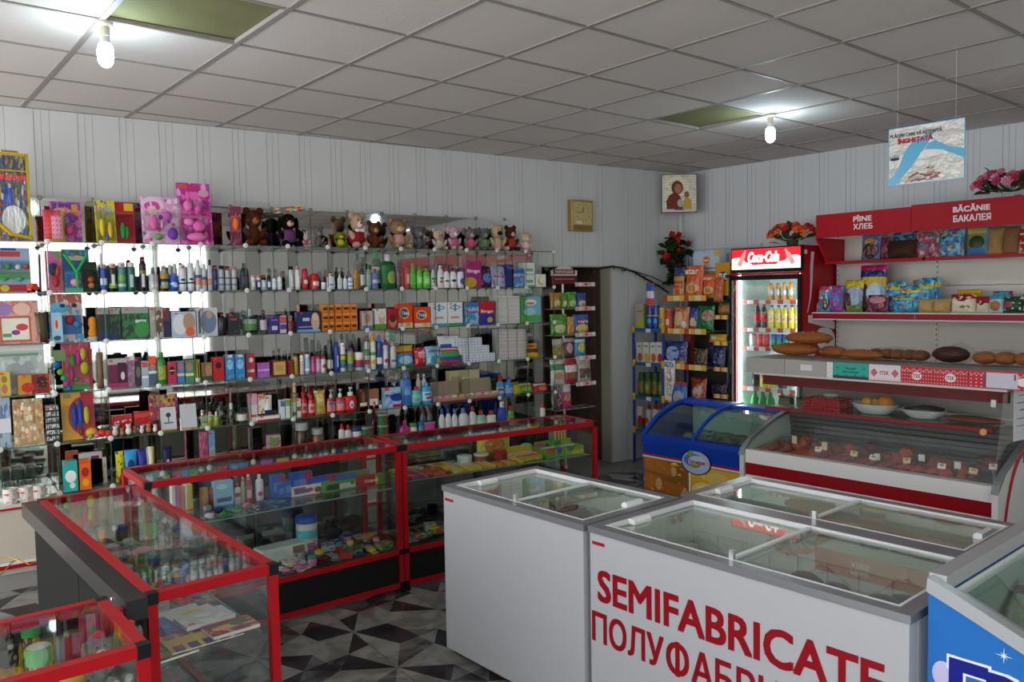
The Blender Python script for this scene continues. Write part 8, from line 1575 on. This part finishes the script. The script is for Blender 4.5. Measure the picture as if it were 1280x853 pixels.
book(.33, .24, .22, .16, .004, PM('c8c9d0', ax='xy'), 'white sheet of drawing paper at the back of the books', 0, 0)
book(.17, .30, .16, .20, .006, PM('5a3a6a', ('e', .3, .4, .2, .2, '8a9a2a'), ax='xy'), 'violet exercise book near the ledge', 0, .05)
book(.24, .19, .20, .17, .007, PM('4a6ab0', ('n', 3, .62, '6a86c4'), ax='xy'), 'blue exercise book in the middle of the pile', .0065, -.12)
book(.28, .18, .15, .10, .005, PM('c8c4bc', ('e', .5, .6, .24, .24, 'c8a83a'), ('e', .35, .4, .14, .18, 'b83a2e'), ax='xy'), 'white picture book with a yellow figure', .014, .1)
book(.20, .17, .16, .11, .012, PM('bfc2c8', ('n', 3, .56, 'd8dadf'), ax='xy'), 'shiny wrapped white notebook on the blue book', .0195, .05)
book(.10, .22, .22, .15, .006, PM('54306a', ('r', .5, .5, .45, .2, 'c8a040'), ('r', .5, .86, .5, .1, 'c85a30'), ('s', 'x', 5, .3, 'c8a85a'), ax='xy'), 'violet and orange exercise book at the near end', .0075, 0)
book(.08, .13, .15, .10, .012, PM('8a2a4a', ('e', .4, .5, .3, .2, 'd8b070'), ('n', 4, .58, 'c8a060'), ('e', .7, .6, .2, .2, '4a6a3a'), ax='xy'), 'white edged pad with swirled crimson picture', .014, .02)
book(.08, .32, .12, .14, .008, PM('5a6a3a', ('n', 4, .5, '8a8a4a'), ('n', 8, .62, '3a4a2a'), ax='xy'), 'green camouflage notebook by the black ledge', .0, .08)
bl3 = PM('2f9ab0', ('r', .4, .6, .2, .16, 'c8d8dc'), ('r', .3, .3, .16, .1, 'c8783a'), ('n', 3, .6, '3a8ac8'), ax='xy')
for i, (x, y) in enumerate(((.10, .24), (.22, .20))):
    P = QA(x, 0, y, 0)[0]; o = ob('board_game', MB().box(-.10, .10, -.06, .06, 0, .03).mesh('board_game', bl3)); fin(o, ('turquoise box on the lower deck, nearest the end pane', 'turquoise box on the lower deck, farther from the end pane')[i], 'box', (P[0], P[1], .218+.001), R(30), ('ctr', 3))
scatter(44, QA(.42, 1.46, .06, .34), ZA, 'stationery', 0, (.05, .10)); scatter(16, QA(.4, 1.4, .06, .34), .218, 'stationdeck', 0, (.08, .16))
for i in range(9):
    P = QA(.50+i*.105, 0, .31, 0)[0]; k = i % 8; o = ob('glue_bottle', MB().lathe([(.014, 0), (.015, .01), (.015, .07), (.006, .085)], 10).mesh('glue_bottle', M(chx[(i*5+1) % 12], .3), 50)); part('cap', MB().lathe([(.007, .083), (.007, .105), (.003, .112)], 8), M(swh[(i*3) % 8], .4), o, smooth=50); fin(o, '%s glue bottle with %s cap in the stationery' % (cn[(i*5+1) % 12], sw[(i*3) % 8]), 'bottle', (P[0], P[1], ZA), 0, ('ctr', 3))
# counter with bunnies and green lidded jars
ZD = .658
def jar_(px, py, desc):
    P = at_z(px, py, .835); o = ob('snack_jar', MB().lathe([(.026, 0), (.029, .01), (.029, .13), (.026, .135)], 18).mesh('snack_jar', PM('2a2a24', ('n', 4, .5, 'c8862a'), ('e', .5, .4, .3, .3, 'b8b06a')), 50)); part('lid', MB().lathe([(.031, .134), (.032, .170), (.029, .176)], 20), c_('4fae5a', .35), o, smooth=40); part('lid_top', MB().lathe([(.026, .1765), (.025, .178)], 18), c_('b4b4ae', .4), o); return fin(o, desc, 'jar', (P.x, P.y, ZD), 0, ('ctr', 4))
jar_(48, 808, 'dark snack jar with green lid, nearer to the front rail'); jar_(36, 774, 'dark snack jar with green lid, behind the other jar')
for (px, py, d_) in ((122, 806, 'grey and white bunny toy with orange tag in the counter'), (160, 792, 'grey and white bunny toy by the counter end pane')):
    P = at_z(px, py, .775); o = plush(.12, .155, '8a8886', 'drop', muzzle='d8d4d0', foot='c8c4c0'); fin(o, d_, 'soft toy', (P.x, P.y+.015, ZD), R(10), ('ctr', 4)); part('tag_disc', MB().ell((0, -.02, .145), (.016, .008, .01), 10, 6), c_('e0402a'), o)
bn = [('d8a04a', 'orange sweets in a clear bag at the picture edge', 8, 822, .10), ('a8482a', 'clear bag of red sweets behind the jars', 18, 785, .09), ('b87a4a', 'clear bag of round biscuits by the jars', 62, 772, .09)]
for hx, d_, px, py, w in bn:
    P = at_z(px, py, .765); o = heap_bag(w*1.3, w*1.1, .11, M(hx, .4), 6, px, name='bag_of_sweets'); fin(o, d_, 'sweets', (P.x, P.y, ZD), .2, ('ctr', 4))
for (px, py, hx, cp, h, d_) in ((76, 790, '1c1f2a', '2a2a2e', .22, 'tall dark bottle in front of the biscuits'), (88, 775, '3a7a6a', 'c8ccc8', .19, 'teal bottle behind the tall dark bottle'), (128, 768, '9a8a2a', '6a6a2a', .17, 'olive bottle near the back rail')):
    P = at_z(px, py, .80); o = bottle('lotion', .045, min(h, .17), c_(hx, .2), c_(cp), None, tagp=0); fin(o, d_, 'bottle', (P.x, P.y, ZD), 0, ('ctr', 4))
for (px, py, m_, d_) in ((112, 778, PM('c84a6a', ('r', .5, .6, .2, .4, 'd8a8b8'), ('e', .6, .5, .15, .3, '6ad08a')), 'pink toy pack with a green stripe'), (140, 775, PM('b82040', ('n', 3, .6, 'd04a6a')), 'crimson pack standing at the end pane')):
    P = at_z(px, py, .79); o = carton(.06, .03, .16, m_); fin(o, d_, 'box', (P.x, P.y, ZD), .1, ('ctr', 4))
P = at_z(95, 824, .73); o = ob('toy_duck', MB().ell((0, 0, .025), (.05, .03, .025), 10, 7).ell((.035, 0, .055), (.022, .02, .02), 10, 7).mesh('toy_duck', c_('d8b82a', .4), 70)); fin(o, 'small yellow toy duck in front of the bunny', 'toy', (P.x, P.y, ZD), .4, ('ctr', 4))
scatter(10, QD(.95, 1.36, .06, .36), .218, 'bunnydeck', 0, (.08, .16))
# ------------------------------------------------------------------ inside the freezers
frm = [M('5a2a28', .5, var=.4), M('6f4038', .5, var=.4), M('8a6a5a', .5, var=.3)]
def fstore(u, v, z, w, d, h, m_, desc, seed, rz=0): o = heap_bag(w, d, h, m_, 6, seed, name='frozen_bag'); return fin(o, desc, 'frozen food', RP(u, v, z), RROT+rz, ('frz', 0))
for i, (u, v) in enumerate(((2.78, 4.40), (3.02, 4.38), (2.52, 4.40))): fstore(u, v, .472, .22, .24, (.30, .28, .25)[i], frm[i], ('dark frozen meat bag in the plain freezer', 'brown frozen bag in the plain freezer, nearer the lettering', 'beige frozen bag in the plain freezer, nearer the counter')[i], 60+i)
for i, (u, v, k) in enumerate(((3.42, 4.36, 2), (4.22, 4.36, 0), (3.94, 4.38, 1))): fstore(u, v, .472, .24, .24, (.24, .27, .25)[i], frm[k], ('beige frozen bag in the lettered freezer', 'dark red frozen bag at the far end of the lettered freezer', 'brown frozen bag in the middle of the lettered freezer')[i], 70+i)
o = carton(.16, .10, .10, PM('c9b48a', ('n', 3, .6, 'd8c8a0'))); fin(o, 'pale dumpling carton inside the lettered freezer', 'frozen food', RP(3.62, 4.32, .472), RROT, ('frz', 0)); o.location.z = .472
for i, (u, v, c1) in enumerate(((3.56, 3.80, '23284a'), (3.74, 3.80, '3a3f6a'), (4.10, 3.80, '6a5a4a'))):
    o = carton(.14, .12, .22, PM(c1, ('r', .5, .7, .4, .08, 'b8a83a'), ('n', 4, .6, '8a8ca0')), name='frozen_box'); fin(o, ('navy frozen food box in the rear freezer', 'violet frozen food box in the rear freezer', 'brown frozen food box in the rear freezer')[i], 'frozen food', RP(u, v, .472), RROT+.2*i, ('frz', 0))
for i in range(7):
    u, v = 4.56+.10*(i % 2), 4.42-.085*i; o = pouch(.12, .22, .05, FOIL('d4cfc4', ('n', 3, .56, 'c89a9a'), ('r', .5, .75, .5, .1, '7a2a3a')), seed=80+i, name='ice_cream_pack'); fin(o, 'cream coloured ice cream pack in the blue freezer', 'ice cream', RP(u, v, .70), RROT, ('ice', 0)); o.rotation_euler = (R(-62), 0, RROT+.2*(i % 3))
    o.location.z = .70
stk = ob('freezer_divider', MB().box(-.10, .10, -.34, .34, 0, .345).mesh('freezer_divider', INN), None, RP(4.61, 4.15, .32), RROT); tag(stk, 'white inner box raising the ice cream in the blue freezer', 'freezer insert')
for i in range(8):
    u, v = 1.45+.17*(i % 4)+.05, 1.80+.18*(i//4); o = pouch(.13, .20, .06, FOIL(('d4d0c8', 'b8b0a8', 'c8a89a', 'd0d4d4')[i % 4], ('n', 3, .56, ('a8503a', '5a7a4a', '8a4a3a', '7a8aa0')[i % 4])), seed=90+i, name='frozen_pack'); fin(o, '%s frozen pack inside the picture freezer' % ['pale cream', 'greenish grey', 'reddish', 'bluish white'][i % 4], 'frozen food', RP(u, v, .44), RROT, ('pic', 0)); o.rotation_euler = (R(-70), 0, RROT+.15*(i % 3))
    o.location.z = .52
gld = ob('gold_ribbon', MB().tube([tuple(at_z(*p)) for p in ((-12, 728, .40), (4, 716, .42), (14, 704, .44), (24, 699, .45), (36, 706, .45), (52, 700, .46))], .003, 6).tube([tuple(at_z(*p)) for p in ((0, 698, .46), (10, 697, .46), (20, 700, .45), (30, 703, .45))], .0022, 5).mesh('gold_ribbon', M('c8982f', .3, .6), 60)); tag(gld, 'thin gold ribbon curling behind the black counter ledge', 'ribbon')
# ------------------------------------------------------------------ labels: each says which one it is
ORD = ['first', 'second', 'third', 'fourth', 'fifth', 'sixth', 'seventh', 'eighth', 'ninth', 'tenth', 'eleventh', 'twelfth', 'thirteenth', 'fourteenth', 'fifteenth', 'sixteenth', 'seventeenth', 'eighteenth', 'nineteenth', 'twentieth'] + ['twenty-' + x for x in ('first', 'second', 'third', 'fourth', 'fifth', 'sixth', 'seventh', 'eighth', 'ninth')] + ['thirtieth'] + ['thirty-' + x for x in ('first', 'second', 'third', 'fourth', 'fifth', 'sixth', 'seventh', 'eighth', 'ninth')]
PLACE = {'fridge': lambda a: ('on ' + a) if len(a) < 19 else 'on ' + a, 'mid': lambda a: 'on the red striped grocery shelf', 'up': lambda a: '', 'rack': lambda a: '', 'stand': lambda a: '', 'cab': lambda a: '', 'ctr': lambda a: '', 'frz': lambda a: '', 'ice': lambda a: '', 'pic': lambda a: '',
 'shelf': lambda a: 'on the %s glass shelf' % ROWN[a], 'sh2': lambda a: '%s glass shelf' % ROWN[a], 'cnt': lambda a: {'toothpaste': 'on the toothpaste shelf', 'deck': 'below the toothpaste', 'sweets': 'in the sweets counter', 'sweetdeck': 'below the sweets', 'stationery': 'in the stationery counter', 'stationdeck': 'below the exercise books', 'bunnydeck': 'below the bunnies'}[a]}
FROM = {'shelf': 'from the doorway', 'fridge': 'from the handle', 'mid': 'from the fridge', 'up': 'from the fridge', 'rack': 'from the room corner', 'cnt': 'from the doorway', 'ice': 'from the rear panel', 'pic': 'from the room corner'}
from collections import defaultdict
gr_ = defaultdict(list)
for o, d, p in GOODS: gr_[(d, p)].append(o)
for (d, p), os_ in gr_.items():
    pl_ = PLACE[p[0]](p[1])
    if len(os_) == 1: os_[0]['label'] = (d + ' ' + pl_).strip()
    else:
        door = Vector((4.9, 6.0, 1.0))
        if p[0] in ('shelf', 'cnt'): os_.sort(key=lambda o: (round(-o.location.x, 3), -o.location.z))
        else: os_.sort(key=lambda o: ((o.location - RW0).dot(RU), -o.location.z))
        for i, o in enumerate(os_):
            
            lb = ('%s %s %s %s' % (ORD[i], d, FROM.get(p[0], 'from the room corner'), pl_)).strip()
            if len(lb.split()) > 15 and p[0] == 'shelf': lb = '%s %s %s, %s shelf' % (ORD[i], d, FROM['shelf'], ROWN[p[1]])
            o['label'] = lb; o['group'] = d + 's'
ser = defaultdict(list)
for o in C.objects:
    if o.parent is None and o.get('group') and o.get('label') and o['category'] in ('sausage', 'bag', 'price card') : ser[o['label']].append(o)
for l, os_ in ser.items():
    if len(os_) > 1:
        os_.sort(key=lambda o: (o.location - RW0).dot(RU))
        for i, o in enumerate(os_): o['label'] = '%s %s, counted from the fridge' % (ORD[i], l)
